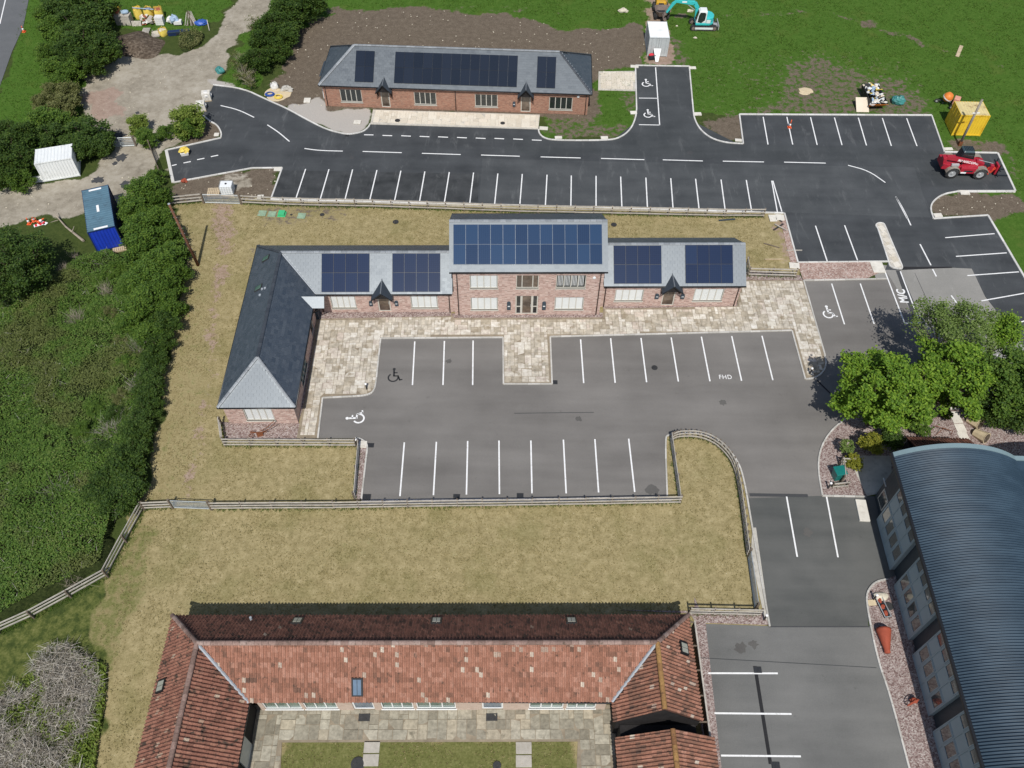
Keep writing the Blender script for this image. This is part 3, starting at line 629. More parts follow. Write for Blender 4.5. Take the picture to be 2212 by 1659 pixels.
sheet('highway', xy([(-200, -90), (62, -90), (62, 0), (50, 60), (26, 112), (0, 186), (-60, 330), (-300, 700), (-400, 300)]), .03, 'asphalt_highway', .05)
line(G(12, 0, 0), G(0, 52, 0), .12, .034, 'paint_white', 'edge_line')
# kerbs
KN = 'kerb_new_mat'
kerb(kN, KN, .15); kerb(k2, KN, .15); kerb(xy([(1375, 236), (1372.6, 142.6)]), KN, .15); kerb(xy([(1372.6, 142), (1489, 144)]), KN, .15); kerb(xy([(1488.7, 144.7), (1497, 236)]), KN, .15)
kerb(k3, KN, .15); kerb(xy([(1605.3, 311), (1597, 248)]), KN, .15); kerb(xy([(1597, 247.6), (2012, 249.6)]), KN, .2); kerb(xy([(2012, 250), (2039.3, 328.5)]), KN, .15); kerb(xy([(2040, 329), (2154, 331)]), KN, .2); kerb(xy([(2154.6, 331.3), (2192.4, 413)]), KN, .2)
kerb(xy([(2192, 414), (2069, 414)]), KN, .28); kerb(k6, KN, .15); kerb(xy([(2016, 473), (2134, 465.6)]), KN, .15); kerb(xy([(2133.6, 466), (2230, 630), (2330, 800)]), KN, .2)
kerb(kW, KN, .15); kerb(xy([(477.4, 298.5), (360, 325)]), KN, .15); kerb(xy([(359.5, 325), (374.5, 395)]), KN, .3, ); kerb(xy([(375, 395), (471, 377.3), (545, 363.7), (610, 363)]), KN, .15); kerb(xy([(610, 363.5), (586, 429.5)]), KN, .15); kerb(xy([(585, 431), (1343, 450), (1692, 461)]), KN, .18)
kerb(xy([(1694, 461), (1723, 567)]), KN, .15); kerb(xy([(1723, 567.6), (1919, 565.5)]), KN, .15); kerb(xy([(1735.6, 606.3), (1915, 603)]))
kerb(kF1); kerb(kF2); kerb(kF3); kerb(kF4); kerb(xy([(791, 990), (781, 1078)])); kerb(xy([(1188.6, 728), (1710, 714.4)])); kerb(xy([(1192.6, 830), (1188.6, 728.5)])); kerb(xy([(1710.4, 715), (1739, 819.5)])); kerb(kF5); kerb(xy([(1781, 766), (1735.6, 607)])); kerb(kF6); kerb(xy([(1776, 1071.5), (1870, 1073.5)])); kerb(kF7)
kB = smooth_poly(xy([(1916, 1251.5), (1890, 1257), (1872, 1278), (1871, 1306), (1896, 1430), (1920, 1495), (1963, 1659), (1990, 1760)]), 2); kerb(kB)
# traffic island between the two car parks
isl = smooth_poly(xy([(795, 240), (782, 222), (800, 208), (828, 210), (838, 222), (880, 325), (935, 450), (942, 472), (935, 482), (868, 470), (858, 430), (795, 240)], cFr), 1)
isb = sheet('traffic_island', [tuple(p) for p in isl], .085, 'mortar_pale', .09)
slabs(isb, [tuple(p) for p in isl], math.radians(113), .092, tinted('slab_pale', [(0, (.50, .45, .36)), (.5, (.62, .57, .48)), (1, (.70, .66, .58))], .9, .2, 12, .25, .2), .3, ((2, 2), (2, 3)), (3, 2), seed=5)
kerb(xy([(795, 240), (782, 222)], cFr) and [tuple(p) for p in isl], KN, .12)
# ------------------------------------------------------------------ painted bay lines
F = lambda ox, oy, s, L: [(G((ox + a * s) / KS, (oy + b * s) / KS), G((ox + c * s) / KS, (oy + d * s) / KS)) for a, b, c, d in L]
rows = F(650, 1250, .4973, [(1291, 330, 1263, 675), (1497, 326, 1478, 669), (1698, 321, 1690, 665), (1899, 318, 1902, 662), (2104, 318, 2111, 657)])
rows += F(0, 0, KS, [(1217, 950, 1223, 1066), (1285, 949, 1293, 1064), (1358, 948, 1371, 1063), (896, 738, 891, 832), (960, 737, 957, 832), (1022, 736, 1021, 832), (1699, 1073, 1722, 1203), (1785, 1072, 1810, 1204)])
rows += F(1600, 600, .4973, [(513, 975, 533, 1256), (706, 968, 735, 1254), (901, 966, 937, 1250), (1095, 963, 1141, 1246), (1289, 958, 1344, 1244), (1484, 954, 1547, 1241), (1678, 952, 1748, 1237), (2022, 245, 2097, 472), (2126, 617, 2208, 878)])
rows += F(900, 0, .4973, [(154, 1087, 90, 1282), (304, 1089, 247, 1285), (456, 1090, 406, 1287), (612, 1094, 565, 1292), (766, 1098, 724, 1298), (920, 1103, 885, 1302), (1077, 1107, 1045, 1307), (1233, 1110, 1208, 1312), (1389, 1116, 1368, 1316), (1546, 1119, 1530, 1321), (1705, 1124, 1694, 1326), (1861, 1129, 1858, 1330), (2020, 1131, 2020, 1334), (2178, 1136, 2186, 1334)])
rows += F(1900, 0, .6203, [(868, 603, 893, 745), (990, 603, 1020, 745), (1112, 605, 1146, 747), (1235, 606, 1274, 748), (1358, 607, 1400, 750), (1482, 609, 1528, 752), (1607, 610, 1660, 753), (264, 916, 272, 1073), (392, 919, 404, 1076), (520, 922, 538, 1079), (651, 926, 672, 1082), (781, 928, 808, 1086), (912, 932, 941, 1092), (918, 932, 964, 1090), (314, 348, 335, 646), (228, 506, 324, 507), (228, 643, 338, 645)])
rows += F(2372, 600, .5425, [(602, 222, 678, 428), (1194, 295, 1485, 271), (1258, 405, 1557, 384), (1325, 518, 1628, 496), (1408, 667, 1659, 622), (1535, 820, 1700, 775), (694, 565, 776, 803), (842, 500, 955, 798), (930, 493, 1046, 798), (952, 798, 1050, 796)])
rows += F(1400, 1850, .4973, [(1735, 606, 2182, 607), (1775, 863, 2270, 868), (1817, 1135, 2330, 1140)])
for a, b in rows: line(a, b)
dash = F(900, 0, .4973, [(530, 867, 590, 868), (648, 871, 710, 873), (768, 873, 830, 876), (887, 877, 949, 880), (1005, 880, 1069, 883), (1127, 884, 1190, 887), (1247, 888, 1310, 891), (1367, 890, 1429, 893), (1488, 894, 1550, 897), (1608, 900, 1670, 903)])
dash += F(0, 0, .4973, [(1105, 1065, 1135, 1058), (1180, 1048, 1226, 1039), (1267, 1027, 1314, 1018), (1355, 1008, 1402, 998)])
for a, b in dash: line(a, b, .13, .022, 'paint_white', 'give_way_mark')
cen = F(900, 0, .4973, [(521, 974, 772, 982), (901, 986, 1150, 994), (1281, 997, 1530, 1005), (1664, 1009, 1921, 1016), (2052, 1019, 2330, 1027)])
cen += F(1900, 0, .6203, [(351, 824, 557, 830), (660, 831, 872, 835), (976, 836, 1190, 841), (1551, 1015, 1610, 1127)])
cen += F(2372, 600, .5425, [(1046, 333, 1110, 457), (1120, 480, 1142, 523), (1230, 635, 1262, 680), (1290, 715, 1345, 780), (1500, 985, 1545, 1030)])
for a, b in cen: line(a, b, .12, .022, 'paint_white', 'centre_line')
for pts, f in [([(147, 955), (240, 968), (393, 972)], cB), ([(1418, 679), (1530, 705), (1633, 755)], cA), ([(1718, 803), (1790, 850), (1860, 910)], cA), ([(1305, 852), (1410, 880), (1497, 941)], cC), ([(903, 53), (950, 130), (992, 222)], cFr)]:
    curve_line(xy(pts, f), .12)
wheelchair(cC(268, 428), 1.5, math.radians(-3)); wheelchair(cC(278, 586), 1.5, math.radians(-3)); wheelchair(cD(1228, 1205), 1.45, math.radians(1), 'paint_dark')
wheelchair(cN(978, 170), 1.5, math.radians(91)); wheelchair(cFr(508, 733), 1.5, math.radians(-1))
tag(text('bay_lettering', 'FHD', .58, 'paint_white', (cE(1443, 1218)[0], cE(1443, 1218)[1], .024), (0, 0, math.radians(1.2)), None, .003, .002), kind='structure')
tag(text('bay_lettering', 'M/C', .98, 'paint_white', (cFr(944, 638)[0], cFr(944, 638)[1], .024), (0, 0, math.radians(88.5)), None, .003, .03), kind='structure')
for n_, o in enumerate([x for x in bpy.data.objects if x.name.startswith('bay_lettering')]): o.scale = (.9, 1.05, 1)
# ------------------------------------------------------------------ paving
tinted('slab_sand', [(0, (.34, .295, .225)), (.25, (.43, .385, .31)), (.55, (.52, .475, .40)), (.8, (.60, .56, .485)), (1, (.50, .43, .36))], .92, .2, 3, .6, .2, ((.30, .25, .18), 1.1, .56))
tinted('slab_yard', [(0, (.215, .195, .15)), (.3, (.27, .245, .19)), (.6, (.33, .305, .24)), (.85, (.40, .37, .295)), (1, (.34, .28, .19))], .92, .2, 4, .5, .2, ((.19, .17, .125), 1.5, .57))
tinted('slab_cream', [(0, (.58, .52, .42)), (.5, (.65, .595, .49)), (.85, (.71, .655, .55)), (1, (.63, .54, .43))], .92, .2, 8, .25, .15)
pav = [(684, 690), (980, 684), (980, 688), (1302, 687), (1303, 668), (1592, 663), (1598, 606), (1735, 607), (1781, 768), (1785, 789), (1774, 807), (1757, 817), (1740, 819), (1710.4, 715), (1188.6, 728.4), (1192.6, 830), (1087.6, 830), (1086.6, 729), (822.7, 731), (811, 839), (804, 849), (789, 855), (697, 859), (687, 947), (641, 948), (655, 880), (672, 780)]
pv_ = sheet('paving', xy(pav), .082, plain('joint_brown', (.27, .225, .165), .95, .1, 0, .3, 3), .09); slabs(pv_, xy(pav), math.radians(1.4), .086, 'slab_sand', .28, wts=(4, 3, 5, 1, 5, 4, 4), seed=2)
fp = xy([(800, 269), (806, 238), (1166, 249), (1163, 280)]); o = sheet('paving', fp, .082, 'mortar_pale', .09); slabs(o, fp, math.radians(-1.7), .086, 'slab_cream', .3, seed=3)
fp2 = xy([(1293, 155), (1372, 154), (1374, 197), (1292, 195)]); o = sheet('paving', fp2, .05, 'mortar_pale', .06); slabs(o, fp2, math.radians(-1.7), .054, 'slab_cream', .3, seed=4)
yard = xy([(540, 1523), (1330, 1523), (1330, 1800), (1240, 1800), (1248, 1602), (609, 1604), (600, 1800), (530, 1800)]); o = sheet('courtyard_paving', yard, .05, 'joint_brown', .06); slabs(o, yard, math.radians(1.0), .054, 'slab_yard', .3, ((3, 2), (2, 3), (2, 2), (3, 3), (2, 4), (1, 2), (2, 1)), (4, 4, 6, 3, 2, 1, 1), seed=6)
sheet('gravel_bed', [tuple(p[:2]) for p in list(kF6)] + xy([(1869, 1073), (1900, 1040), (2300, 1040), (2400, 900), (2330, 850), (2150, 840), (2060, 826), (1960, 836), (1875, 868)]), .045, 'gravel_pink', .06)
sheet('gravel_bed', [tuple(p[:2]) for p in list(kB)[1:]] + [(27.2, 9), (27.2, 25.2)], .045, 'gravel_pink', .06)
sheet('gravel_bed', xy([(478, 912), (650, 915), (645, 950), (486, 950)]), .035, 'gravel_pink', .05)
sheet('gravel_bed', [tuple(p[:2]) for p in list(kF4)[3:]] + xy([(781, 1079), (767, 1079), (777, 965)]), .03, 'gravel_pink', .05)
sheet('gravel_bed', xy([(781, 1079), (1441, 1073), (1452, 1073), (1452, 1082), (780, 1090)]), .02, 'gravel_pale', .03)
sheet('gravel_bed', xy([(1340, 1318), (1648, 1322), (1662, 1350), (1503, 1345), (1490, 1325)]), .025, 'gravel_pink', .04)
sheet('concrete_apron', xy([(760, 445), (940, 470), (942, 484), (900, 492), (850, 548), (790, 548)], cFr), .006, 'asphalt_pale', .02)
sheet('gravel_bed', xy([(1722, 568), (1896, 566), (1906, 586), (1870, 603), (1735, 606)]), .05, 'hardcore_pink', .06)
sheet('gravel_bed', xy([(1592, 580), (1728, 595), (1735, 606), (1592, 608)]), .022, 'gravel_pink', .04)
sheet('gravel_bed', xy([(1697, 466), (1722, 566), (1708, 569), (1684, 470)]), .022, 'hardcore_pink', .04)
sheet('concrete_apron', xy([(1625, 1140), (1633, 1140), (1663, 1352), (1650, 1330), (1622, 1200)]), .03, 'concrete', .04)
sheet('concrete_apron', [(25.0, 31.2), (27.2, 31.2), (27.2, 24.5), (25.4, 24.5)], .006, 'asphalt_lane', .03)
sheet('gravel_bed', xy([(690, 668), (975, 665), (975, 684), (684, 691)]), .05, 'gravel_pink', .06); sheet('gravel_bed', xy([(976, 678), (1305, 676), (1304, 688), (976, 689)]), .052, 'gravel_pink', .06); sheet('gravel_bed', xy([(1303, 655), (1592, 648), (1592, 664), (1303, 669)]), .05, 'gravel_pink', .06)
sheet('gravel_bed', xy([(655, 880), (690, 690), (684, 690), (640, 930)]), .05, 'gravel_pink', .06)
sheet('concrete_apron', xy([(1830, 985), (1872, 1072), (1925, 1060), (1925, 985)]), .05, 'concrete', .06)
sheet('concrete_apron', xy([(1500, 1290), (1524, 1345), (1556, 1640), (1580, 1800), (1535, 1800), (1500, 1400)]), .02, 'gravel_pink', .03)
fl = MB().obox((0, 0, .03), (.75, 1.1, .06)); fl2 = MB().obox((0, 0, .03), (.75, .75, .06))
for i, (b_, (x, y)) in enumerate([(fl2, (1345, 1050)), (fl, (1365, 1162)), (fl2, (1410, 1264)), (fl2, (1438, 1343))]):
    p_ = c8(x, y); o = b_.build('stepping_slab', 'concrete_pale', loc=(p_[0], p_[1], .04), rz=.1); tag(o, ['pale stepping slab in the gravel, farthest from the blue roof', 'pale drain cover slab with a central eye between two stepping slabs', 'pale square stepping slab near the tipped planter', 'dull sunken stepping slab next to the red tiled lean-to'][i], 'paving slab', 'slabs through the gravel bed')

for k_, (x, y, r_) in enumerate([(1409, 1058, .55), (1600, 1400, .5), (1628, 1392, .35), (1250, 905, .3), (970, 780, .3), (1560, 870, .35), (1745, 1150, .4), (1490, 330, .4), (760, 340, .35)]):
    c_ = G(x, y); rr_ = random.Random(k_); sheet('oil_stain', [(c_.x + math.cos(t) * r_ * rr_.uniform(.5, 1.1), c_.y + math.sin(t) * r_ * rr_.uniform(.5, 1.1)) for t in np.linspace(0, 6.28, 17)[:-1]], .0178, asphalt('stain_%d' % k_, (.085, .082, .078), (.125, .12, .112)) if y > 500 else 'asphalt_patch')

for k_, (x, y, r_) in enumerate([(785, 1012, .7), (740, 1050, .35), (630, 1155, .7), (805, 1185, .6), (770, 870, .8), (885, 725, .3)]):
    c_ = cA(x, y); rr_ = random.Random(k_ + 40); sheet('mud_patch', [(c_.x + math.cos(t) * r_ * rr_.uniform(.4, 1.1), c_.y + math.sin(t) * r_ * rr_.uniform(.5, 1.2)) for t in np.linspace(0, 6.28, 17)[:-1]], .012, 'asphalt_patch')
# ------------------------------------------------------------------ building parts
def unit(v): v = np.asarray(v, float); return v / np.linalg.norm(v)
SLV = [(-.5, 0, 0), (.5, 0, 0), (.5, 1, 0), (-.5, 1, 0), (-.5, 0, 1), (.5, 0, 1), (.5, 1, 1), (-.5, 1, 1)]
SLF = [(4, 5, 6, 7), (0, 1, 5, 4), (1, 2, 6, 5), (3, 0, 4, 7)]
def clip_poly2(poly, s, t): return inside(np.array([[s, t]]), poly)[0]
def slope_frame(o, along, up):
    a = unit(along); u = np.asarray(up, float); u = unit(u - a * (u @ a)); n = np.cross(a, u); return np.asarray(o, float), a, u, n
def lay(fr, poly, w, h, stagger=True, grow=.02):
    """grid places on a slope lying in the polygon (s,t), rows from the eave up; odd rows start and end with half pieces"""
    P = np.array(poly); lo, hi = P.min(0), P.max(0); cx = P.mean(0); PP = [tuple(cx + (p - cx) * (1 + grow)) for p in P]; out = []
    j = 0; t = lo[1]; n = max(1, round((hi[0] - lo[0]) / w)); w = (hi[0] - lo[0]) / n
    while t < hi[1] - .05:
        if stagger and j % 2: S = np.concatenate([[lo[0] + w / 4], lo[0] + w * np.arange(1, n), [hi[0] - w / 4]]); W = np.full(n + 1, w); W[0] = W[-1] = w / 2
        else: S = lo[0] + w / 2 + np.arange(n) * w; W = np.full(n, w)
        c = np.stack([np.stack([S + a * W, np.full(len(S), t + b)], -1) for a in (-.38, .38) for b in (.03, h * .8)], 0)
        ok = inside(c, PP).all(0)
        out += [(x, t, j, ww) for x, ww in zip(S[ok], W[ok])]; t += h; j += 1
    return out
def slates(parent, deck_mb, fr, poly, bag, w=.42, h=.27, r=random.Random(3)):
    o, a, u, n = fr
    deck_mb.quad(*[tuple(o + a * s + u * t - n * .015) for s, t in poly])
    for s, t, j, w_ in lay(fr, poly, w, h):
        tilt = .035; uu = unit(u - n * tilt); nn = np.cross(a, uu)
        bag[0].append(frame4(o + a * s + u * t + n * .018, a * (w_ - .008), uu * (h * 1.22), nn * .012)); bag[1].append(min(.999, max(0, r.gauss(.5, .22))))
PT = [(-.5, .02), (-.36, -.022), (-.12, -.022), (.06, .024), (.26, .058), (.44, .042), (.52, .01)]
PTV = [(x, 0, z) for x, z in PT] + [(x, 1, z) for x, z in PT] + [(x, 0, z - .022) for x, z in PT]
PTF = [(i, i + 1, 8 + i, 7 + i) for i in range(6)] + [(14 + i, 15 + i, i + 1, i) for i in range(6)]
def pantiles(deck_mb, fr, poly, bag, w=.215, h=.31, r=random.Random(5), bias=0.0, pale=.03):
    o, a, u, n = fr
    deck_mb.quad(*[tuple(o + a * s + u * t - n * .05) for s, t in poly])
    for s, t, j, w in lay(fr, poly, w, h, False, .015):
        uu = unit(u - n * .05); nn = np.cross(a, uu); k = r.random()
        ti = .93 + .06 * r.random() if k < pale else min(.85, max(0, r.gauss(.45 + bias, .14) + .12 * math.sin(s * .8 + j) * math.sin(t * 1.3)))
        bag[0].append(frame4(o + a * (s + r.uniform(-.006, .006)) + u * (t + r.uniform(-.012, .012)) + n * (.045 + r.uniform(-.006, .006)), a * w, uu * (h * 1.12) , nn * 1.0)); bag[1].append(ti)
HRV = []; HRF = []
for k in (0, 1):
    HRV += [(k, math.cos(t) * .5, math.sin(t) * .5) for t in np.linspace(0, math.pi, 7)]
HRF = [(i, i + 1, 8 + i, 7 + i)[::-1] for i in range(6)] + [tuple(range(7)), tuple(range(13, 6, -1))]
def ridge(parent, p, q, mat, w=.26, h=.11, step=.45, name='ridge_tile', tint=(0, 1), lift=.02, r=random.Random(8), flatv=None):
    p, q = np.array(p, float), np.array(q, float); L = np.linalg.norm(q - p); n = max(1, int(L / step)); d = (q - p) / L
    side = unit(np.cross(np.array([0, 0, 1.]), d)); up = np.cross(d, side); ms = []; ts = []
    for i in range(n):
        ms.append(frame4(p + d * (L * i / n) + up * (lift + r.uniform(-.004, .004)), d * (L / n - .012), side * w, up * h * 2)); ts.append(r.uniform(*tint))
    pieces(parent, name, name + 's', mat, HRV, HRF, ms, ts, 300)
def wall_face(mb, p0, p1, z0, z1, ops=(), depth=.13):
    """outer wall face from p0 to p1 (outward = right of travel) with recessed openings (s0,s1,za,zb)"""
    p0, p1 = np.array(p0, float), np.array(p1, float); L = np.linalg.norm(p1 - p0); d = (p1 - p0) / L; n = np.array([d[1], -d[0]])
    S = sorted({0.0, L} | {o[0] for o in ops} | {o[1] for o in ops}); Z = sorted({z0, z1} | {o[2] for o in ops} | {o[3] for o in ops})
    pt = lambda s, z, k=0.0: (p0[0] + d[0] * s - n[0] * k, p0[1] + d[1] * s - n[1] * k, z)
    for a, b in zip(S[:-1], S[1:]):
        for c, e in zip(Z[:-1], Z[1:]):
            m, mz = (a + b) / 2, (c + e) / 2
            if any(o[0] < m < o[1] and o[2] < mz < o[3] for o in ops): continue
            mb.quad(pt(a, c), pt(b, c), pt(b, e), pt(a, e))
    for s0, s1, za, zb in ops:
        mb.quad(pt(s0, za), pt(s0, za, depth), pt(s0, zb, depth), pt(s0, zb)); mb.quad(pt(s1, za, depth), pt(s1, za), pt(s1, zb), pt(s1, zb, depth))
        mb.quad(pt(s0, zb), pt(s0, zb, depth), pt(s1, zb, depth), pt(s1, zb)); mb.quad(pt(s0, za, depth), pt(s0, za), pt(s1, za), pt(s1, za, depth))
    return pt
def window(parent, pt, s0, s1, za, zb, n=4, frame='frame_cream', glass_='glass_dark', blinds=None, depth=.13, fw=.07, sill=True, trans=None, name='window', widths=None):
    """frame with mullions standing in an opening, panes and blinds as pieces of the window"""
    mb = MB()
    def bar(a, b, c, e, k0, k1):
        mb.loft([pt(a, c, k0), pt(b, c, k0), pt(b, e, k0), pt(a, e, k0)], [pt(a, c, k1), pt(b, c, k1), pt(b, e, k1), pt(a, e, k1)])
    k0, k1 = depth - .06, depth + .03
    bar(s0, s1, za, za + fw, k0, k1); bar(s0, s1, zb - fw, zb, k0, k1); bar(s0, s0 + fw, za + fw, zb - fw, k0, k1); bar(s1 - fw, s1, za + fw, zb - fw, k0, k1)
    ws = np.array(widths if widths else [1.0] * n, float); e = s0 + fw + np.concatenate([[0], np.cumsum(ws / ws.sum())]) * (s1 - s0 - 2 * fw)
    for x in e[1:-1]: bar(x - fw * .55, x + fw * .55, za + fw, zb - fw, k0 + .002, k1)
    if trans:
        for x0, x1 in zip(e[:-1], e[1:]): bar(x0 + fw * .55, x1 - fw * .55, trans - fw / 2, trans + fw / 2, k0 + .003, k1)
    if sill: bar(s0 - .06, s1 + .06, za - .07, za, -.05, depth + .02)
    w = mb.build(name, frame, parent)
    for i, (x0, x1) in enumerate(zip(e[:-1], e[1:])):
        b = MB(); lo = [pt(x0 + .03, za + fw * .9, depth), pt(x1 - .03, za + fw * .9, depth), pt(x1 - .03, zb - fw * .9, depth), pt(x0 + .03, zb - fw * .9, depth)]
        hi = [pt(x0 + .03, za + fw * .9, depth - .02), pt(x1 - .03, za + fw * .9, depth - .02), pt(x1 - .03, zb - fw * .9, depth - .02), pt(x0 + .03, zb - fw * .9, depth - .02)]
        b.loft(lo, hi); g = blinds[i] if blinds else glass_; b.build('pane', 'glass_blind' if g is True else (g or glass_), w)
        if g == 'strips':
            pass
    return w
def gutter(parent, p, q, r=.06):
    return MB().tube(p, q, r, r, 8).build('gutter', 'gutter_black', parent, True)
def downpipe(parent, x, y, z0, z1, off=(0, -.25)):
    m = MB(); m.path([(x + off[0], y + off[1], z1), (x, y - .06 if off[1] else y, z1 - .35), (x, y - .06 if off[1] else y, z0)], .045, 8); return m.build('downpipe', 'downpipe', parent, True)
def solar(parent, fr, s0, s1, t0, t1, nc, nr, glassm, lift=.10, silver=False):
    o, a, u, n = fr; rails = MB()
    for j in range(nr):
        for f in (.25, .75):
            t = t0 + (t1 - t0) * (j + f) / nr; p, q_ = o + a * (s0 + .05) + u * t + n * (lift - .05), o + a * (s1 - .05) + u * t + n * (lift - .05); rails.tube(tuple(p), tuple(q_), .025, .025, 4)
    arr = rails.build('solar_array', 'pv_frame', parent)
    w, h = (s1 - s0) / nc - .014, (t1 - t0) / nr - .014
    b = MB().box(0, w, 0, h, -.02, .018); b.box(.013, w - .013, .013, h - .013, .010, .0215)
    me = bpy.data.meshes.new('solar_panel'); me.from_pydata(b.v, [], b.f); me.materials.append(M_('pv_frame_mid' if silver else 'pv_frame')); me.materials.append(M_(glassm))
    for i, p_ in enumerate(me.polygons): p_.material_index = 1 if i >= 6 else 0
    me.update()
    for j in range(nr):
        for i in range(nc):
            ob = bpy.data.objects.new('solar_panel', me); link(ob, arr); c = o + a * (s0 + (s1 - s0) * i / nc + .011) + u * (t0 + (t1 - t0) * j / nr + .011) + n * lift
            ob.matrix_local = Matrix(frame4(c, a, u, n).tolist())
    return arr
def porch(parent, u, v, ze, za, hw, depth, back, mat='slate', nm='porch_canopy', vbase=None):
    """gabled door hood on brackets; its ridge runs back into the main roof"""
    f = v - depth; root = MB()
    for s in (-1, 1):
        e0, e1 = np.array([u + s * hw, f, ze]), np.array([u + s * hw, back * .4 + v * .6, ze]); r0, r1 = np.array([u, f, za]), np.array([u, back, za])
        nn = np.array([s * (za - ze), 0, hw]); nn = nn / np.linalg.norm(nn) * .05
        A = [e0, e1, r1, r0]; B = [p + nn for p in A]; root.loft([tuple(p) for p in (A if s > 0 else A[::-1])], [tuple(p) for p in (B if s > 0 else B[::-1])])
    o = root.build(nm, mat, parent, tint=.35)
    MB().loft([(u - hw * .8, f + .14, ze + .08), (u + hw * .8, f + .14, ze + .08), (u, f + .14, za - .1)], [(u - hw * .8, f + .19, ze + .08), (u + hw * .8, f + .19, ze + .08), (u, f + .19, za - .1)]).build('gable_board', 'timber_black', o)
    k = MB()
    for s in (-1, 1):
        k.tube((u + s * hw * .86, v, ze - .75), (u + s * hw * .86, v - depth * .85, ze), .05, .05, 4); k.tube((u + s * hw * .86, v - .03, ze - .8), (u + s * hw * .86, v - .03, ze), .05, .05, 4); k.tube((u + s * hw * .86, v, ze + .0), (u + s * hw * .86, f + .05, ze + .0), .05, .05, 4)
    k.build('bracket', 'timber_black', o)
    for s in (-1, 1):
        e0, r0 = (u + s * (hw + .03), f - .02, ze - .02), (u, f - .02, za + .0)
        MB().tube(e0, r0, .05, .05, 4).build('barge_board', 'gutter_black', o)
    MB().tube((u, f, za + .06), (u, back, za + .06), .05, .05, 6).build('ridge_tile', 'ridge_slate', o)
    return o
def door(parent, pt, s0, s1, za, zb, depth=.13, glass_='glass_brown', frame='frame_cream', side=0.0):
    d = MB(); fw = .1
    def bar(m, a, b, c, e, k0, k1): m.loft([pt(a, c, k0), pt(b, c, k0), pt(b, e, k0), pt(a, e, k0)], [pt(a, c, k1), pt(b, c, k1), pt(b, e, k1), pt(a, e, k1)])
    k0, k1 = depth - .05, depth + .04
    bar(d, s0, s1, zb - fw, zb, k0, k1); bar(d, s0, s1, za, za + fw, k0, k1); bar(d, s0, s0 + fw, za + fw, zb - fw, k0, k1); bar(d, s1 - fw, s1, za + fw, zb - fw, k0, k1)
    if side:
        for x in (s0 + side, s1 - side): bar(d, x - .09, x + .09, za + fw, zb - fw, k0 + .002, k1)
        for a, b in ((s0 + fw, s0 + side - .09), (s1 - side + .09, s1 - fw)): bar(d, a, b, za + (zb - za) * .38, za + (zb - za) * .38 + fw, k0 + .003, k1)
    o = d.build('door', frame, parent); g = MB(); a, b = (s0 + side + .05, s1 - side - .05) if side else (s0 + fw * .9, s1 - fw * .9)
    bar(g, a, b, za + fw * .9, zb - fw * .9, depth, depth - .02); g.build('pane', glass_, o)
    if side:
        for a, b in ((s0 + fw * .9, s0 + side - .06), (s1 - side + .06, s1 - fw * .9)): g = MB(); bar(g, a, b, za + fw * .9, zb - fw * .9, depth, depth - .02); g.build('pane', 'glass_dark', o)
    h = MB(); x = (s1 - side - .13) if side else s1 - fw * 1.4; p = np.array(pt(x, za + .95, k0 - .06)); p2 = np.array(pt(x, za + 1.25, k0 - .06)); h.tube(tuple(p), tuple(p2), .02, .02, 6); h.build('handle', 'galvanised', o)
    return o
def meter(parent, u, v, z0, z1, w):
    n = 8; pr = [(u - w / 2, z0), (u + w / 2, z0)] + [(u + math.cos(t) * w / 2, z1 - w / 2 + math.sin(t) * w / 2) for t in np.linspace(0, math.pi, n)]
    o = MB().loft([(a, v, b) for a, b in pr], [(a, v - .16, b) for a, b in pr]).build('post_box', 'box_navy', parent, bevel=.02)
    MB().box(u - w * .28, u + w * .28, v - .167, v - .16, z0 + (z1 - z0) * .45, z0 + (z1 - z0) * .56).build('letter_slot', 'plastic_white', o); return o
SLATE_UNDER = 'ridge_slate'

# ------------------------------------------------------------------ main office range: two-storey block, two wings and a long west range
OA = math.radians(1.4); off = thing('office_building', 'pink brick office with slate roofs, blue solar arrays and a long hipped west range', 'building', (0, 48, 0), OA)
PW = np.array(Matrix.Translation((0, 48, 0)) @ Matrix.Rotation(OA, 4, 'Z'))
wm = MB()
ptC = wall_face(wm, (-4.95, .5), (7.4, .5), 0, 5.3, [(1.36, 3.68, 3.26, 4.8), (5.18, 7.03, 3.26, 4.8), (8.45, 10.92, 3.26, 4.8), (1.36, 3.68, .64, 2.18), (5.15, 7.06, .06, 2.38), (8.45, 10.92, .66, 2.2)])
ptW = wall_face(wm, (-16.75, .85), (-4.95, .85), 0, 2.55, [(1.3, 3.45, .5, 2.03), (5.27, 6.33, .06, 2.15), (8.07, 10.37, .5, 2.03)])
ptE = wall_face(wm, (7.4, 1.45), (19.35, 1.45), 0, 2.75, [(1.3, 3.75, .68, 2.12), (5.4, 6.5, .06, 2.18), (8.05, 10.6, .66, 2.18)])
ptS = wall_face(wm, (-22.05, -10.7), (-16.75, -10.7), 0, 2.55, [(1.4, 3.6, .38, 1.92)])
ptR = wall_face(wm, (-16.75, -10.7), (-16.75, .85), 0, 2.55, [(3.2, 5.6, .5, 2.0), (8.6, 9.7, .06, 2.15)])
wall_face(wm, (19.35, 1.45), (19.35, 6.9), 0, 2.75); wall_face(wm, (19.35, 6.9), (7.4, 6.9), 0, 2.75); wall_face(wm, (-4.95, 6.2), (-22.05, 6.2), 0, 2.55); wall_face(wm, (-22.05, 6.2), (-22.05, -10.7), 0, 2.55)
wall_face(wm, (7.4, .5), (7.4, 7.15), 0, 5.3); wall_face(wm, (7.4, 7.15), (-4.95, 7.15), 0, 5.3); wall_face(wm, (-4.95, 7.15), (-4.95, .5), 0, 5.3)
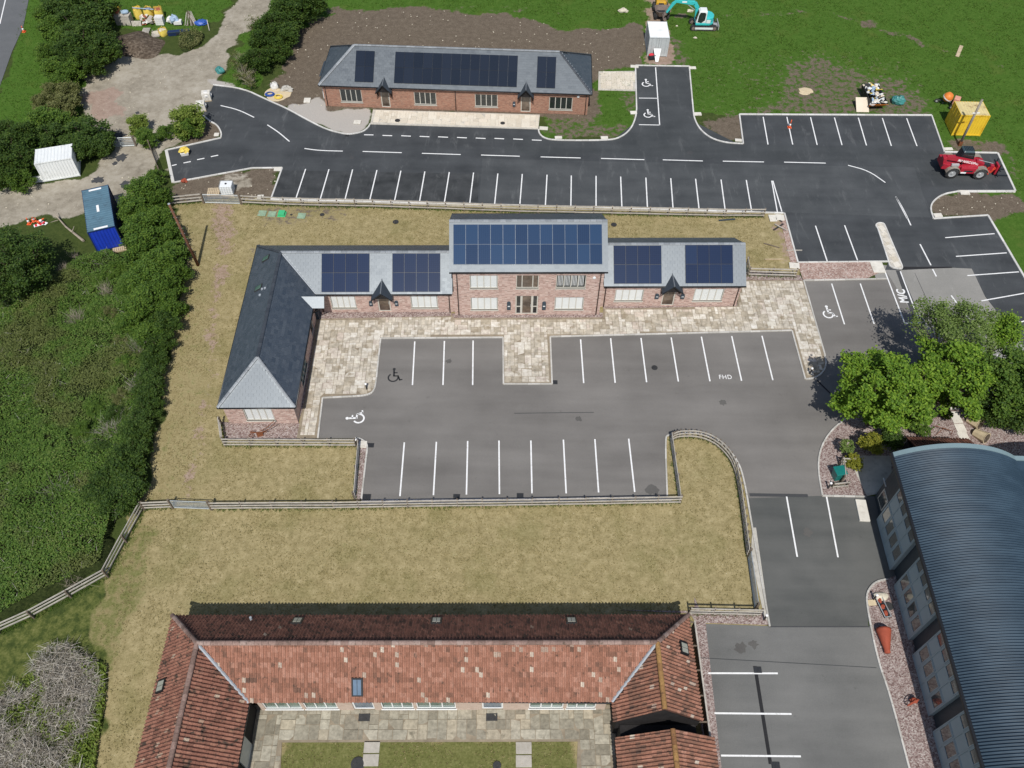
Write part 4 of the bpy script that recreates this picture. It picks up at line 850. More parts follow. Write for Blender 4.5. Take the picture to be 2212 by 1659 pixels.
wm.quad((7.4, .5, 5.3), (7.4, 7.15, 5.3), (7.4, 3.83, 7.55)); wm.quad((-4.95, 7.15, 5.3), (-4.95, .5, 5.3), (-4.95, 3.83, 7.55)); wm.quad((19.35, 1.45, 2.75), (19.35, 6.9, 2.75), (19.35, 4.16, 4.68))
wm.build('wall', 'brick_multi', off)
T = True
window(off, ptC, 1.36, 3.68, 3.26, 4.8, 4, blinds=[T] * 4); window(off, ptC, 5.18, 7.03, 3.26, 4.8, 3, glass_='glass_brown', widths=[.75, 1.6, .75]); wB = window(off, ptC, 8.45, 10.92, 3.26, 4.8, 4)
for x in np.arange(8.62, 10.8, .115):
    if min(abs(x - (8.52 + k * .583)) for k in range(5)) > .07:
        MB().loft([ptC(x - .022, 3.5, .128), ptC(x + .03, 3.5, .128), ptC(x + .03, 4.7, .128), ptC(x - .022, 4.7, .128)][::-1], [ptC(x - .022, 3.5, .104), ptC(x + .03, 3.5, .104), ptC(x + .03, 4.7, .104), ptC(x - .022, 4.7, .104)][::-1]).build('blind_strip', 'blind', wB)
window(off, ptC, 1.36, 3.68, .64, 2.18, 4, blinds=[T] * 4); window(off, ptC, 8.45, 10.92, .66, 2.2, 4, blinds=[T] * 4); door(off, ptC, 5.15, 7.06, .06, 2.38, side=.5)
window(off, ptW, 1.3, 3.45, .5, 2.03, 4, blinds=[T] * 4); window(off, ptW, 8.07, 10.37, .5, 2.03, 4, blinds=[T] * 4); door(off, ptW, 5.27, 6.33, .06, 2.15)
window(off, ptE, 1.3, 3.75, .68, 2.12, 4, blinds=[T] * 4); window(off, ptE, 8.05, 10.6, .66, 2.18, 4, blinds=[T] * 4); door(off, ptE, 5.4, 6.5, .06, 2.18)
window(off, ptS, 1.4, 3.6, .38, 1.92, 4, blinds=[T] * 4); window(off, ptR, 3.2, 5.6, .5, 2.0, 4, glass_='glass_green'); door(off, ptR, 8.6, 9.7, .06, 2.15, glass_='glass_dark')
for u_, v_, a, b, w_ in [(-.36, .5, .8, 1.72, .33), (2.62, .5, .8, 1.72, .33), (-12.05, .85, .95, 1.5, .3), (-9.88, .85, .95, 1.5, .3), (12.3, 1.45, 1.1, 1.65, .34), (14.5, 1.45, 1.1, 1.65, .34)]: meter(off, u_, v_, a, b, w_)
MB().lathe([(.14, 0), (.14, .05), (.08, .07)], 14).xf(Matrix.Translation((6.6, .48, 4.55)) @ Matrix.Rotation(math.pi / 2, 4, 'X')).build('alarm_sounder', 'plastic_white', off)
dk = MB(); bag = ([], [])
# wings, central block: south and north slopes
frCs = slope_frame((-5.2, .36, 5.32), (1, 0, 0), (0, 3.49, 2.33)); LC = math.hypot(3.49, 2.33); slates(off, dk, frCs, [(0, 0), (12.85, 0), (12.85, LC), (0, LC)], bag)
frCn = slope_frame((7.65, 7.34, 5.32), (-1, 0, 0), (0, -3.49, 2.33)); slates(off, dk, frCn, [(0, 0), (12.85, 0), (12.85, LC), (0, LC)], bag)
LW = math.hypot(2.92, 2.0)
frWs = slope_frame((-22.28, .62, 2.5), (1, 0, 0), (0, 2.92, 2.0)); x0 = -16.45 + 22.28; slates(off, dk, frWs, [(x0, 0), (17.2, 0), (17.2, LW), (2.88, LW)], bag)
frWn = slope_frame((-5.1, 6.46, 2.5), (-1, 0, 0), (0, -2.92, 2.0)); slates(off, dk, frWn, [(0, 0), (17.18, 0), (14.3, LW), (0, LW)], bag)
LE = math.hypot(2.94, 2.05)
frEs = slope_frame((7.62, 1.22, 2.75), (1, 0, 0), (0, 2.94, 2.05)); slates(off, dk, frEs, [(0, 0), (12.0, 0), (12.0, LE), (0, LE)], bag)
frEn = slope_frame((19.62, 7.10, 2.75), (-1, 0, 0), (0, -2.94, 2.05)); slates(off, dk, frEn, [(0, 0), (12.0, 0), (12.0, LE), (0, LE)], bag)
LR = math.hypot(2.88, 2.0)
frRw = slope_frame((-22.28, 6.46, 2.5), (0, -1, 0), (2.88, 0, 2.0)); slates(off, dk, frRw, [(0, 0), (17.44, 0), (14.2, LR), (2.92, LR)], bag)
frRe = slope_frame((-16.5, -10.98, 2.5), (0, 1, 0), (-2.9, 0, 2.0)); slates(off, dk, frRe, [(0, 0), (11.6, 0), (14.52, LR + .02), (3.24, LR + .02)], bag)
frRs = slope_frame((-22.28, -10.98, 2.5), (1, 0, 0), (0, 3.24, 2.0)); LS = math.hypot(3.24, 2.0); slates(off, dk, frRs, [(0, 0), (5.78, 0), (2.88, LS)], bag)
rf = dk.build('roof', 'slate', off, tint=.3)
pieces(rf, 'slate', 'slates', 'slate', SLV, SLF, bag[0], bag[1], 300, PW)
tinted('ridge_tint', [(0, (.20, .215, .23)), (1, (.30, .32, .335))], .5, .6, 8, .2, .1); tinted('ridge_dark', [(0, (.03, .036, .045)), (1, (.055, .063, .075))], .5, .6, 8, .2, .1)
ridge(rf, (-5.2, 3.85, 7.66), (7.65, 3.85, 7.66), 'ridge_tint', .30, .06); ridge(rf, (-19.4, 3.54, 4.52), (-5.1, 3.54, 4.52), 'ridge_tint', .28, .06); ridge(rf, (7.65, 4.16, 4.81), (19.6, 4.16, 4.81), 'ridge_tint', .28, .06)
ridge(rf, (-19.4, -7.74, 4.52), (-19.4, 3.54, 4.52), 'ridge_dark', .28, .06); ridge(rf, (-22.28, -10.98, 2.52), (-19.4, -7.74, 4.52), 'ridge_tint', .26, .05); ridge(rf, (-16.5, -10.98, 2.52), (-19.4, -7.74, 4.52), 'ridge_tint', .2, .05); ridge(rf, (-22.28, 6.46, 2.52), (-19.4, 3.54, 4.52), 'ridge_dark', .26, .05, .3)
MB().tube((-16.45, .65, 2.53), (-19.35, 3.5, 4.5), .06, .06, 6).build('valley_lead', 'lead', rf)
solar(rf, frCs, .33, 12.37, .60, 3.88, 12, 2, 'pv_blue', silver=True)
solar(rf, frWs, 6.31, 10.30, .16, LW - .13, 4, 2, 'pv_navy'); solar(rf, frWs, 12.19, 16.20, .16, LW - .13, 4, 2, 'pv_navy')
solar(rf, frEs, .82, 4.85, .20, LE - .15, 4, 2, 'pv_navy'); solar(rf, frEs, 6.85, 10.87, .22, LE - .12, 4, 2, 'pv_navy')
for p_, q_ in [((-5.2, .32, 5.26), (7.65, .32, 5.26)), ((-16.5, .58, 2.45), (-5.15, .58, 2.45)), ((7.65, 1.18, 2.70), (19.62, 1.18, 2.70)), ((-22.3, -11.02, 2.45), (-16.46, -11.02, 2.45)), ((-16.46, -11.0, 2.45), (-16.46, .55, 2.45)), ((-22.32, 6.46, 2.45), (-22.32, -11, 2.45)), ((-5.2, 7.4, 5.26), (7.65, 7.4, 5.26))]: gutter(off, p_, q_)
for x, y, z in [(-4.62, .5, 5.26), (7.12, .5, 5.26), (-5.4, .85, 2.45), (-16.2, .85, 2.45), (7.85, 1.45, 2.70), (19.15, 1.45, 2.70)]: downpipe(off, x, y, .05, z)
porch(off, -10.95, .85, 2.35, 3.15, .86, .85, 1.75); porch(off, 13.4, 1.45, 2.45, 3.3, .86, .85, 2.3)
# the side hood on the west range, facing east, its south slope catching the light
ph = MB(); e, r_ = 2.5, 3.1
ph.loft([(-17.2, -.95, e), (-15.55, -.95, e), (-15.55, -.25, r_), (-18.0, -.25, r_)], [(-17.2, -.99, e + .04), (-15.55, -.99, e + .04), (-15.55, -.25, r_ + .06), (-18.0, -.25, r_ + .06)])
ph.loft([(-15.55, .45, e), (-17.2, .45, e), (-18.0, -.25, r_), (-15.55, -.25, r_)], [(-15.55, .49, e + .04), (-17.2, .49, e + .04), (-18.0, -.25, r_ + .06), (-15.55, -.25, r_ + .06)])
ho = ph.build('porch_canopy', 'slate', off, tint=.6)
k = MB()
for y in (-.85, .35): k.tube((-16.75, y, 1.7), (-15.75, y, 2.5), .05, .05, 4); k.tube((-16.72, y, 1.6), (-16.72, y, 2.5), .05, .05, 4)
k.build('bracket', 'timber_black', ho)
for u_, v_ in [(-21.2, 4.1), (-21.25, 0.7)]:
    z_ = 2.5 + (u_ + 22.28) / 2.88 * 2.0; fr = slope_frame((u_, v_, z_), (0, -1, 0), (2.88, 0, 2.0)); o_, a_, uu_, n_ = fr
    b = MB().box(0, .55, 0, .8, .0, .10); b.v = [tuple(o_ + a_ * x + uu_ * y + n_ * z) for x, y, z in b.v]; rl = b.build('rooflight', 'cast_iron', rf)
    b = MB().box(.07, .48, .07, .73, .10, .115); b.v = [tuple(o_ + a_ * x + uu_ * y + n_ * z) for x, y, z in b.v]; b.build('pane', 'glass_green', rl)
for u_, v_ in [(-20.6, -.6), (-20.5, .0), (-20.2, -.1)]: MB().box(u_ - .08, u_ + .08, v_ - .08, v_ + .08, 3.3, 2.62 + (u_ + 22.28) / 2.88 * 2).build('vent_cowl', 'lead', rf)
MB().box(-16.7, -16.5, .0, .78, .0, 1.0).build('post_box', 'box_navy', off)

# ------------------------------------------------------------------ new bungalow office at the back
FA = math.radians(-1.7275); far = thing('bungalow_office', 'long red brick bungalow with hipped slate roof and black solar panels', 'building', (-6.44, 77.53, 0), FA)
PF = np.array(Matrix.Translation((-6.44, 77.53, 0)) @ Matrix.Rotation(FA, 4, 'Z'))
wm = MB(); X0, X1, Y0, Y1 = -14.0, 14.0, .22, 7.2
ptF = wall_face(wm, (X0, Y0), (X1, Y0), 0, 2.65, [(1.75, 4.05, .58, 2.1), (6.05, 7.0, .06, 2.1), (9.6, 11.95, .55, 2.06), (16.05, 18.45, .55, 2.06), (20.9, 21.95, .06, 2.1), (23.9, 26.35, .5, 2.02)])
wall_face(wm, (X1, Y0), (X1, Y1), 0, 2.65); wall_face(wm, (X1, Y1), (X0, Y1), 0, 2.65); wall_face(wm, (X0, Y1), (X0, Y0), 0, 2.65); wm.build('wall', 'brick_red', far)
for s0, s1, a, b in [(1.75, 4.05, .58, 2.1), (9.6, 11.95, .55, 2.06), (16.05, 18.45, .55, 2.06), (23.9, 26.35, .5, 2.02)]: window(far, ptF, s0, s1, a, b, 4)
door(far, ptF, 6.05, 7.0, .06, 2.1, glass_='glass_brown'); door(far, ptF, 20.9, 21.95, .06, 2.1, glass_='glass_brown')
dk = MB(); bag = ([], []); ex, ey0, ey1, ze, zr, ym, hx0, hx1 = 14.28, .0, 7.42, 2.62, 5.08, 3.72, -10.8, 10.78
Lf = math.hypot(ym - ey0, zr - ze); Lh = math.hypot(ex + hx0, zr - ze); Lh2 = math.hypot(ex - hx1, zr - ze)
frFs = slope_frame((-ex, ey0, ze), (1, 0, 0), (0, ym - ey0, zr - ze)); slates(far, dk, frFs, [(0, 0), (2 * ex, 0), (hx1 + ex, Lf), (hx0 + ex, Lf)], bag)
slates(far, dk, slope_frame((ex, ey1, ze), (-1, 0, 0), (0, ym - ey1, zr - ze)), [(0, 0), (2 * ex, 0), (ex - hx0, Lf), (ex - hx1, Lf)], bag)
slates(far, dk, slope_frame((-ex, ey1, ze), (0, -1, 0), (ex + hx0, 0, zr - ze)), [(0, 0), (ey1, 0), (ey1 - ym, Lh)], bag)
slates(far, dk, slope_frame((ex, ey0, ze), (0, 1, 0), (hx1 - ex, 0, zr - ze)), [(0, 0), (ey1, 0), (ym, Lh2)], bag)
rf = dk.build('roof', 'slate_new', far, tint=.4); pieces(rf, 'slate', 'slates', 'slate_new', SLV, SLF, bag[0], bag[1], 300, PF)
ridge(rf, (hx0, ym, zr + .02), (hx1, ym, zr + .02), 'ridge_tint', .28, .06); ridge(rf, (-ex, ey0, ze + .03), (hx0, ym, zr + .02), 'ridge_tint', .34, .05); ridge(rf, (ex, ey0, ze + .02), (hx1, ym, zr), 'ridge_dark', .24, .05); ridge(rf, (-ex, ey1, ze), (hx0, ym, zr), 'ridge_dark', .24, .05); ridge(rf, (ex, ey1, ze), (hx1, ym, zr), 'ridge_dark', .24, .05)
for s0, s1, nc in [(3.75, 5.72, 2), (7.88, 20.72, 13), (22.76, 24.72, 2)]: solar(rf, frFs, s0, s1, .48, Lf - .62, nc, 2, 'pv_black')
gutter(far, (-ex, -.05, ze - .05), (ex, -.05, ze - .05)); gutter(far, (-ex - .04, 0, ze - .05), (-ex - .04, ey1, ze - .05)); gutter(far, (ex + .04, 0, ze - .05), (ex + .04, ey1, ze - .05))
for x in (-13.75, 0.0, 13.75): downpipe(far, x, Y0, .05, ze - .05)
porch(far, -7.47, Y0, 2.25, 3.2, .82, .8, 1.2, 'slate_new'); porch(far, 7.42, Y0, 2.25, 3.2, .82, .8, 1.2, 'slate_new')
meter(far, 6.2, Y0, .8, 1.35, .3); MB().lathe([(.14, 0), (.14, .05), (.08, .07)], 14).xf(Matrix.Translation((12.9, Y0 - .02, 2.2)) @ Matrix.Rotation(math.pi / 2, 4, 'X')).build('alarm_sounder', 'plastic_white', far)
for k_ in (0, 1): MB().box(X0 - .2, X0, .7 + k_ * .8, 1.35 + k_ * .8, .6, 1.75).build('meter_cabinet', 'plastic_white', far)
MB().loft([(X0 - .7, 2.2, 2.2), (X0, 2.2, 2.6), (X0, 5.0, 2.6), (X0 - .7, 5.0, 2.2)], [(X0 - .7, 2.2, 2.26), (X0, 2.2, 2.66), (X0, 5.0, 2.66), (X0 - .7, 5.0, 2.26)]).build('side_canopy', 'slate_new', far, tint=.3)

# ------------------------------------------------------------------ old pantiled barn round the near courtyard
BA = math.radians(1.0); barn = thing('pantiled_barn', 'old U-shaped barn with weathered red pantile roofs round a paved courtyard', 'building', (0, 18, 0), BA)
PB = np.array(Matrix.Translation((0, 18, 0)) @ Matrix.Rotation(BA, 4, 'Z'))
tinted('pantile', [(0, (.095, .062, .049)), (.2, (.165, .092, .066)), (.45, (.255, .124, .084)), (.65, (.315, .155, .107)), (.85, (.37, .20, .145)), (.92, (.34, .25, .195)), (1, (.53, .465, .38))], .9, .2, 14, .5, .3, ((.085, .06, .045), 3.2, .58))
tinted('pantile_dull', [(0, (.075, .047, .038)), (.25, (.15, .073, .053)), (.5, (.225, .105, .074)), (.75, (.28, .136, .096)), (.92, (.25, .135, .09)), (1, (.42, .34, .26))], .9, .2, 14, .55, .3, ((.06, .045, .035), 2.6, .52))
zr, ze, hs = 4.95, 2.5, 2.68; up = zr - ze; Ls = math.hypot(hs, up)
UW, UWr, UWe, UEe, UEr, UEw = -21.15, -18.32, -15.38, 11.48, 8.85, 6.22
LwW = math.hypot(UWr - UW, up); LwE = math.hypot(UWe - UWr, up); LeE = math.hypot(UEe - UEr, up); LeW = math.hypot(UEr - UEw, up); VS = -11.5; VG = -3.85
dk = MB(); bag = ([], []); bag2 = ([], []); R5 = random.Random(5)
pantiles(dk, slope_frame((UWe, -hs, ze), (1, 0, 0), (0, hs, up)), [(0, 0), (UEw - UWe, 0), (UEr - UWe, Ls), (UWr - UWe, Ls)], bag, r=R5, bias=.14, pale=.035)
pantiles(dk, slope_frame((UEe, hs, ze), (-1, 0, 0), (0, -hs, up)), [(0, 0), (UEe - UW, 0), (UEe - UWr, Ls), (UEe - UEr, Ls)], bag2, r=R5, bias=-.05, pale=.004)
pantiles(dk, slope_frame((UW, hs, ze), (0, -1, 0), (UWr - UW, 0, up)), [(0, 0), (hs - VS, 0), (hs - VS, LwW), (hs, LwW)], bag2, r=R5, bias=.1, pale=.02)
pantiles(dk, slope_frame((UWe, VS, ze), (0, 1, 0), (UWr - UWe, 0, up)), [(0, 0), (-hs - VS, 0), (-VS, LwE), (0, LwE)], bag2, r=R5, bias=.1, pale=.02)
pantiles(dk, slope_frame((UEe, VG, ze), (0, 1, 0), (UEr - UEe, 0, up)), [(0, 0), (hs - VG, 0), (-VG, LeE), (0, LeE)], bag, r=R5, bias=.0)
pantiles(dk, slope_frame((UEw, -hs, ze), (0, -1, 0), (UEr - UEw, 0, up)), [(0, 0), (-hs * -1 * -1 - VG, 0), (-hs - VG, LeW), (-hs, LeW)], bag, r=R5, bias=-.08)
Z2, R2, U0, UR, U1, V2 = 2.1, 3.85, 6.3, 9.38, 12.1, -4.62
L2a, L2b = math.hypot(UR - U0, R2 - Z2), math.hypot(U1 - UR, R2 - Z2)
pantiles(dk, slope_frame((U0, V2, Z2), (0, -1, 0), (UR - U0, 0, R2 - Z2)), [(0, 0), (7, 0), (7, L2a), (0, L2a)], bag, r=R5, bias=-.04)
pantiles(dk, slope_frame((U1, V2 - 7, Z2), (0, 1, 0), (UR - U1, 0, R2 - Z2)), [(0, 0), (7, 0), (7, L2b), (0, L2b)], bag, r=R5, bias=-.02)
rf = dk.build('roof', 'pantile_dull', barn, tint=.15)
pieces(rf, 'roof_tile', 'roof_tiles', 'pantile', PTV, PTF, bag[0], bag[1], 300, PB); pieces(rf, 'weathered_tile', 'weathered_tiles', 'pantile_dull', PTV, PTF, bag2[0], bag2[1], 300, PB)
tinted('ridge_clay', [(0, (.17, .115, .095)), (.6, (.27, .185, .155)), (1, (.33, .25, .215))], .92, .15, 9, .45, .3, ((.12, .09, .07), 3, .56)); tinted('ridge_ochre', [(0, (.20, .10, .05)), (1, (.34, .20, .075))], .92, .15, 9, .4, .3, ((.15, .085, .05), 3, .55))
ridge(rf, (UWr, 0, zr), (UEr, 0, zr), 'ridge_clay', .30, .13, .42, lift=.05); ridge(rf, (UW, hs, ze), (UWr, 0, zr), 'ridge_clay', .28, .12, .4, lift=.06); ridge(rf, (UEe, hs, ze), (UEr, 0, zr), 'ridge_clay', .28, .12, .4, lift=.06)
ridge(rf, (UWr, 0, zr), (UWr, VS, zr), 'ridge_clay', .3, .13, .42, lift=.05, tint=(0, .6)); ridge(rf, (UEr, 0, zr), (UEr, VG, zr), 'ridge_ochre', .3, .13, .42, lift=.05); ridge(rf, (UR, V2, R2), (UR, V2 - 7, R2), 'ridge_ochre', .3, .13, .42, lift=.05)
for a, b in [((UWr + .1, -.1, zr + .03), (UWe, -hs, ze + .05)), ((UEr - .1, -.1, zr + .03), (UEw, -hs, ze + .05))]: MB().tube(a, b, .10, .10, 6).build('valley_lead', 'lead', rf)
wm = MB(); ops = [(.28, 2.55, .25, 2.2), (2.75, 4.75, .25, 2.2), (5.7, 7.0, .04, 2.15), (7.45, 9.4, .25, 2.2), (9.6, 12.0, .25, 2.2), (13.6, 14.9, .04, 2.15), (16.5, 18.6, .25, 2.2), (18.8, 20.6, .25, 2.2)]
ptB = wall_face(wm, (UWe + .2, -2.42), (UEw - .2, -2.42), 0, 2.6, ops)
wall_face(wm, (UEe - .2, hs - .25), (UW + .2, hs - .25), 0, 2.55); wall_face(wm, (UW + .2, hs - .25), (UW + .2, VS), 0, 2.55); wall_face(wm, (UEe - .2, VG), (UEe - .2, hs - .25), 0, 2.55); wall_face(wm, (U1 - .2, V2 - 7), (U1 - .2, V2), 0, 2.1); wall_face(wm, (U1 - .2, V2), (U0 + .2, V2), 0, 2.1)
wm.build('wall', 'brick_buff', barn)
for i, (a, b, c_, d_) in enumerate(ops):
    if c_ > .1: window(barn, ptB, a, b, c_, d_, 3, 'frame_white', 'glass_green', depth=.10)
    else: door(barn, ptB, a, b, c_, d_, glass_='glass_sky', frame='frame_white')
bw = MB(); wall_face(bw, (UWe - .12, VS), (UWe - .12, -2.4), 0, 2.5, [(5.6, 7.1, .05, 2.1)]); bw.build('side_wall', 'timber_black', barn); bw = MB(); wall_face(bw, (U0 + .2, V2), (U0 + .2, V2 - 7), 0, 2.1); bw.build('side_wall', 'timber_black', barn); bw = MB(); wall_face(bw, (UEw + .15, -2.4), (UEw + .15, VG), 0, 2.5); wall_face(bw, (UEw + .15, VG), (UEe - .2, VG), 0, 2.5)
bw.quad((UEw + .15, VG, 2.5), (UEe - .2, VG, 2.5), (UEr, VG, zr - .1)); bw.quad((UEe - .2, VG + .01, 2.5), (UEw + .15, VG + .01, 2.5), (UEr, VG + .01, zr - .1)); MB().quad((U1 - .2, V2 - .02, 2.1), (U0 + .2, V2 - .02, 2.1), (UR, V2 - .02, R2 - .1)).build('gable_end', 'timber_black', barn)
bw.build('gable_wall', 'timber_black', barn)
MB().box(UEw + .4, UEe - .35, V2 + .02, VG - .02, 0, 2.0).build('link_wall', 'timber_black', barn)
wb = MB().box(UWe - .11, UWe - .03, VS + 5.65, VS + 7.05, .05, 2.1).build('door', 'galvanised', barn)
MB().tube((UWe - .1, -2.5, 2.42), (UEw + .1, -2.74, 2.42), .06).build('gutter', 'gutter_black', barn); MB().box(UWe - .02, UWe + .06, VS, -hs, 2.38, 2.46).build('gutter', 'gutter_black', barn)
def rooflight(parent, fr, w, h, gl='glass_sky', bars=1):
    o_, a_, uu_, n_ = fr
    b = MB().box(-w / 2 - .09, w / 2 + .09, -h / 2 - .09, h / 2 + .09, .02, .16); b.v = [tuple(o_ + a_ * x + uu_ * y + n_ * z) for x, y, z in b.v]; rl = b.build('rooflight', 'gutter_black', parent)
    for i in range(bars + 1):
        x0, x1 = -w / 2 + w * i / (bars + 1) + .015, -w / 2 + w * (i + 1) / (bars + 1) - .015
        b = MB().box(x0, x1, -h / 2, h / 2, .16, .175); b.v = [tuple(o_ + a_ * x + uu_ * y + n_ * z) for x, y, z in b.v]; b.build('pane', gl, rl)
    return rl
def on_slope(u, v, z, along, upv): return slope_frame((u, v, z), along, upv)
for u_, v_ in [(-13.07, 2.0), (-4.44, 2.0), (3.97, 2.0)]: rooflight(rf, on_slope(u_, v_, zr - abs(v_) / hs * up, (-1, 0, 0), (0, -hs, up)), .5, .55, 'glass_pale')
rooflight(rf, on_slope(-8.92, -1.95, zr - 1.95 / hs * up, (1, 0, 0), (0, hs, up)), .5, .95); rooflight(rf, on_slope(-20.5, -1.9, ze + (.65 / 2.83) * up, (0, -1, 0), (UWr - UW, 0, up)), .6, .6, 'glass_pale'); rooflight(rf, on_slope(10.7, .27, ze + (.78 / 2.63) * up, (0, 1, 0), (UEr - UEe, 0, up)), .6, .55, 'glass_pale')
MB().tube((-16.0, 2.2, 2.9), (-16.0, 2.25, 3.3), .08, .08, 8).build('vent_pipe', 'lead', rf)
for s0 in (6.35, 14.2): p_ = ptB(s0, .05, -.45); MB().box(p_[0] - .35, p_[0] + .35, p_[1] - .22, p_[1] + .22, .07, .10).build('door_mat', 'cast_iron', barn)

# ------------------------------------------------------------------ barrel-roofed hall on the right
HA = math.radians(-.881); hall = thing('barrel_roof_hall', 'dark blue hall with curved corrugated roof and grey glazed wall bays', 'building', (26.16, 31.52, 0), HA)
def arc_pts(x0, x1, z0, rise, n):
    w = (x1 - x0) / 2; r = (w * w + rise * rise) / (2 * rise); a = math.asin(w / r); t = np.linspace(-a, a, n)
    return np.stack([x0 + w + r * np.sin(t), z0 + rise - r + r * np.cos(t)], 1), np.stack([np.sin(t), np.cos(t)], 1)
def barrel(name, x0, x1, z0, rise, y0, y1, mat, parent, na=26, per=.175):
    A, N = arc_pts(x0, x1, z0, rise, na); ny = int((y1 - y0) / per * 6); Y = np.linspace(y0, y1, ny); ph = (Y - y0) / per * 2 * math.pi
    h = .045 * np.clip(np.sin(ph) * 1.6, -1, 1); V = np.stack([A[None, :, 0] + N[None, :, 0] * h[:, None], np.repeat(Y[:, None], na, 1), A[None, :, 1] + N[None, :, 1] * h[:, None]], -1).reshape(-1, 3)
    i = np.arange(ny * na).reshape(ny, na); Fq = np.stack([i[:-1, :-1], i[:-1, 1:], i[1:, 1:], i[1:, :-1]], -1).reshape(-1, 4); return npmesh(name, V, Fq, mat, parent, smooth=True)
q = NT('hall_roof', .5, .35); p = q.pos(); q.color(q.mix(q.step(q.noise(q.scale(p, (.3, 1, 1)), 1.2, 4), .4, .65), (.024, .046, .070), (.035, .063, .092))); MATS['hall_roof'] = q.m
hr = barrel('roof', 0, 8.25, 5.4, 1.3, -27, -.32, 'hall_roof', hall); hr2 = barrel('roof', 9.1, 17.3, 5.35, 1.3, -27, -.32, 'hall_roof', hall)
A, N = arc_pts(-.02, 8.25, 5.42, 1.34, 26); A2 = np.concatenate([A, np.stack([np.linspace(8.3, 9.1, 3), np.full(3, 5.42)], 1), arc_pts(9.15, 17.3, 5.4, 1.34, 20)[0]])
tr = MB()
for a, b in zip(A2[:-1], A2[1:]): tr.loft([(a[0], -.34, a[1] - .3), (b[0], -.34, b[1] - .3), (b[0], -.34, b[1] + .04), (a[0], -.34, a[1] + .04)], [(a[0], 0, a[1] - .3), (b[0], 0, b[1] - .3), (b[0], 0, b[1] + .04), (a[0], 0, a[1] + .04)])
tr.build('verge_trim', 'hall_trim', hr); MB().box(8.2, 9.15, -27, -.34, 5.2, 5.36).build('valley_gutter', 'hall_roof', hr); MB().box(-.16, .02, -27, 0, 5.2, 5.42).build('gutter', 'gutter_black', hall, bevel=.03); MB().box(.0, .55, -27, -.02, 5.12, 5.19).build('soffit', 'hall_cladding', hall)
wl = MB(); wl.box(.55, 17, -27, -.35, 0, 5.11)
g = [(a[0], a[1] - .3) for a in arc_pts(.55, 8.2, 5.3, 1.25, 14)[0]]
wl.loft([(x, -.3, z) for x, z in [(.55, 5.11)] + g + [(8.2, 5.11)]], [(x, -.36, z) for x, z in [(.55, 5.11)] + g + [(8.2, 5.11)]]); wl.build('wall', 'hall_cladding', hall)
for j in range(24): MB().box(.53, .549, -2.2, -.36, .1 + j * .205, .285 + j * .205).build('weatherboard_plank', 'hall_cladding', hall) if j > 0 else None
for y1_, y0_ in [(-2.3, -6.15), (-7.35, -11.1), (-12.15, -15.9), (-16.9, -20.7), (-21.8, -25.6)]:
    b = MB(); X = .22; zz = [.12, .95, 2.45, 3.75, 4.98]; b.box(X + .06, .56, y0_, y1_, .1, 5.05)
    ys = np.linspace(y0_, y1_, 5)
    for y in ys: b.box(X, X + .06, y - .035, y + .035, .1, 5.05)
    for z in zz: b.box(X + .002, X + .06, y0_, y1_, z - .035, z + .035)
    bay = b.build('window_bay', 'hall_panel', hall)
    for i in range(4):
        for a, c_ in ((zz[1], zz[2]), (zz[3], zz[4])):
            fr_ = MB(); u0, u1 = ys[i] + .05, ys[i + 1] - .05
            fr_.box(X - .01, X + .05, u0, u1, a + .06, a + .12); fr_.box(X - .01, X + .05, u0, u1, c_ - .12, c_ - .06); fr_.box(X - .01, X + .05, u0, u0 + .07, a + .12, c_ - .12); fr_.box(X - .01, X + .05, u1 - .07, u1, a + .12, c_ - .12); fr_.build('window_frame', 'hall_panel', bay)
            MB().box(X + .02, X + .07, u0 + .06, u1 - .06, a + .1, c_ - .1).build('pane', 'glass_hall', bay)
        for a, c_ in ((zz[0], zz[1]), (zz[2], zz[3])): MB().box(X + .03, X + .07, ys[i] + .04, ys[i + 1] - .04, a + .04, c_ - .04).build('panel', 'hall_panel', bay)
w_ = MB().box(.5, .57, -1.85, -.75, .55, 1.9); w_ = w_.build('window', 'frame_cream', hall); MB().box(.485, .52, -1.76, -.84, .64, 1.81).build('pane', 'glass_hall', w_)
MB().box(.2, .26, -1.1, -.4, 2.7, 2.76).build('awning_bracket', 'galvanised', hall)
for i, (y0_, y1_, z_) in enumerate([(-1.95, -.35, .16), (-1.95, -.9, .30)]): pass
st = MB().obox((0, 0, .08), (.75, 1.75, .16), 0).build('door_step', 'concrete_pale', loc=(*c5(575, 425)[:2], 0), rz=-.05, bevel=.02); tag(st, 'pale concrete step block against the dark hall wall', 'step')
# red tiled lean-to behind the hall
lt = thing('tiled_lean_to', 'low lean-to with dark red corrugated tile roof behind the blue hall', 'shed', (29.25, 34.15, 0), HA)
dk = MB(); bag = ([], []); pantiles(dk, slope_frame((4.6, .9, 2.1), (-1, 0, 0), (0, -1.6, 1.0)), [(0, 0), (4.6, 0), (4.6, 1.85), (0, 1.85)], bag, r=R5, bias=-.12, pale=0)
ro = dk.build('roof', 'pantile_dull', lt, tint=.2); pieces(ro, 'roof_tile', 'roof_tiles', 'pantile_dull', PTV, PTF, bag[0], bag[1], 300)
MB().box(.1, 4.5, -2.2, .7, 0, 2.05).build('wall', 'timber_black', lt)
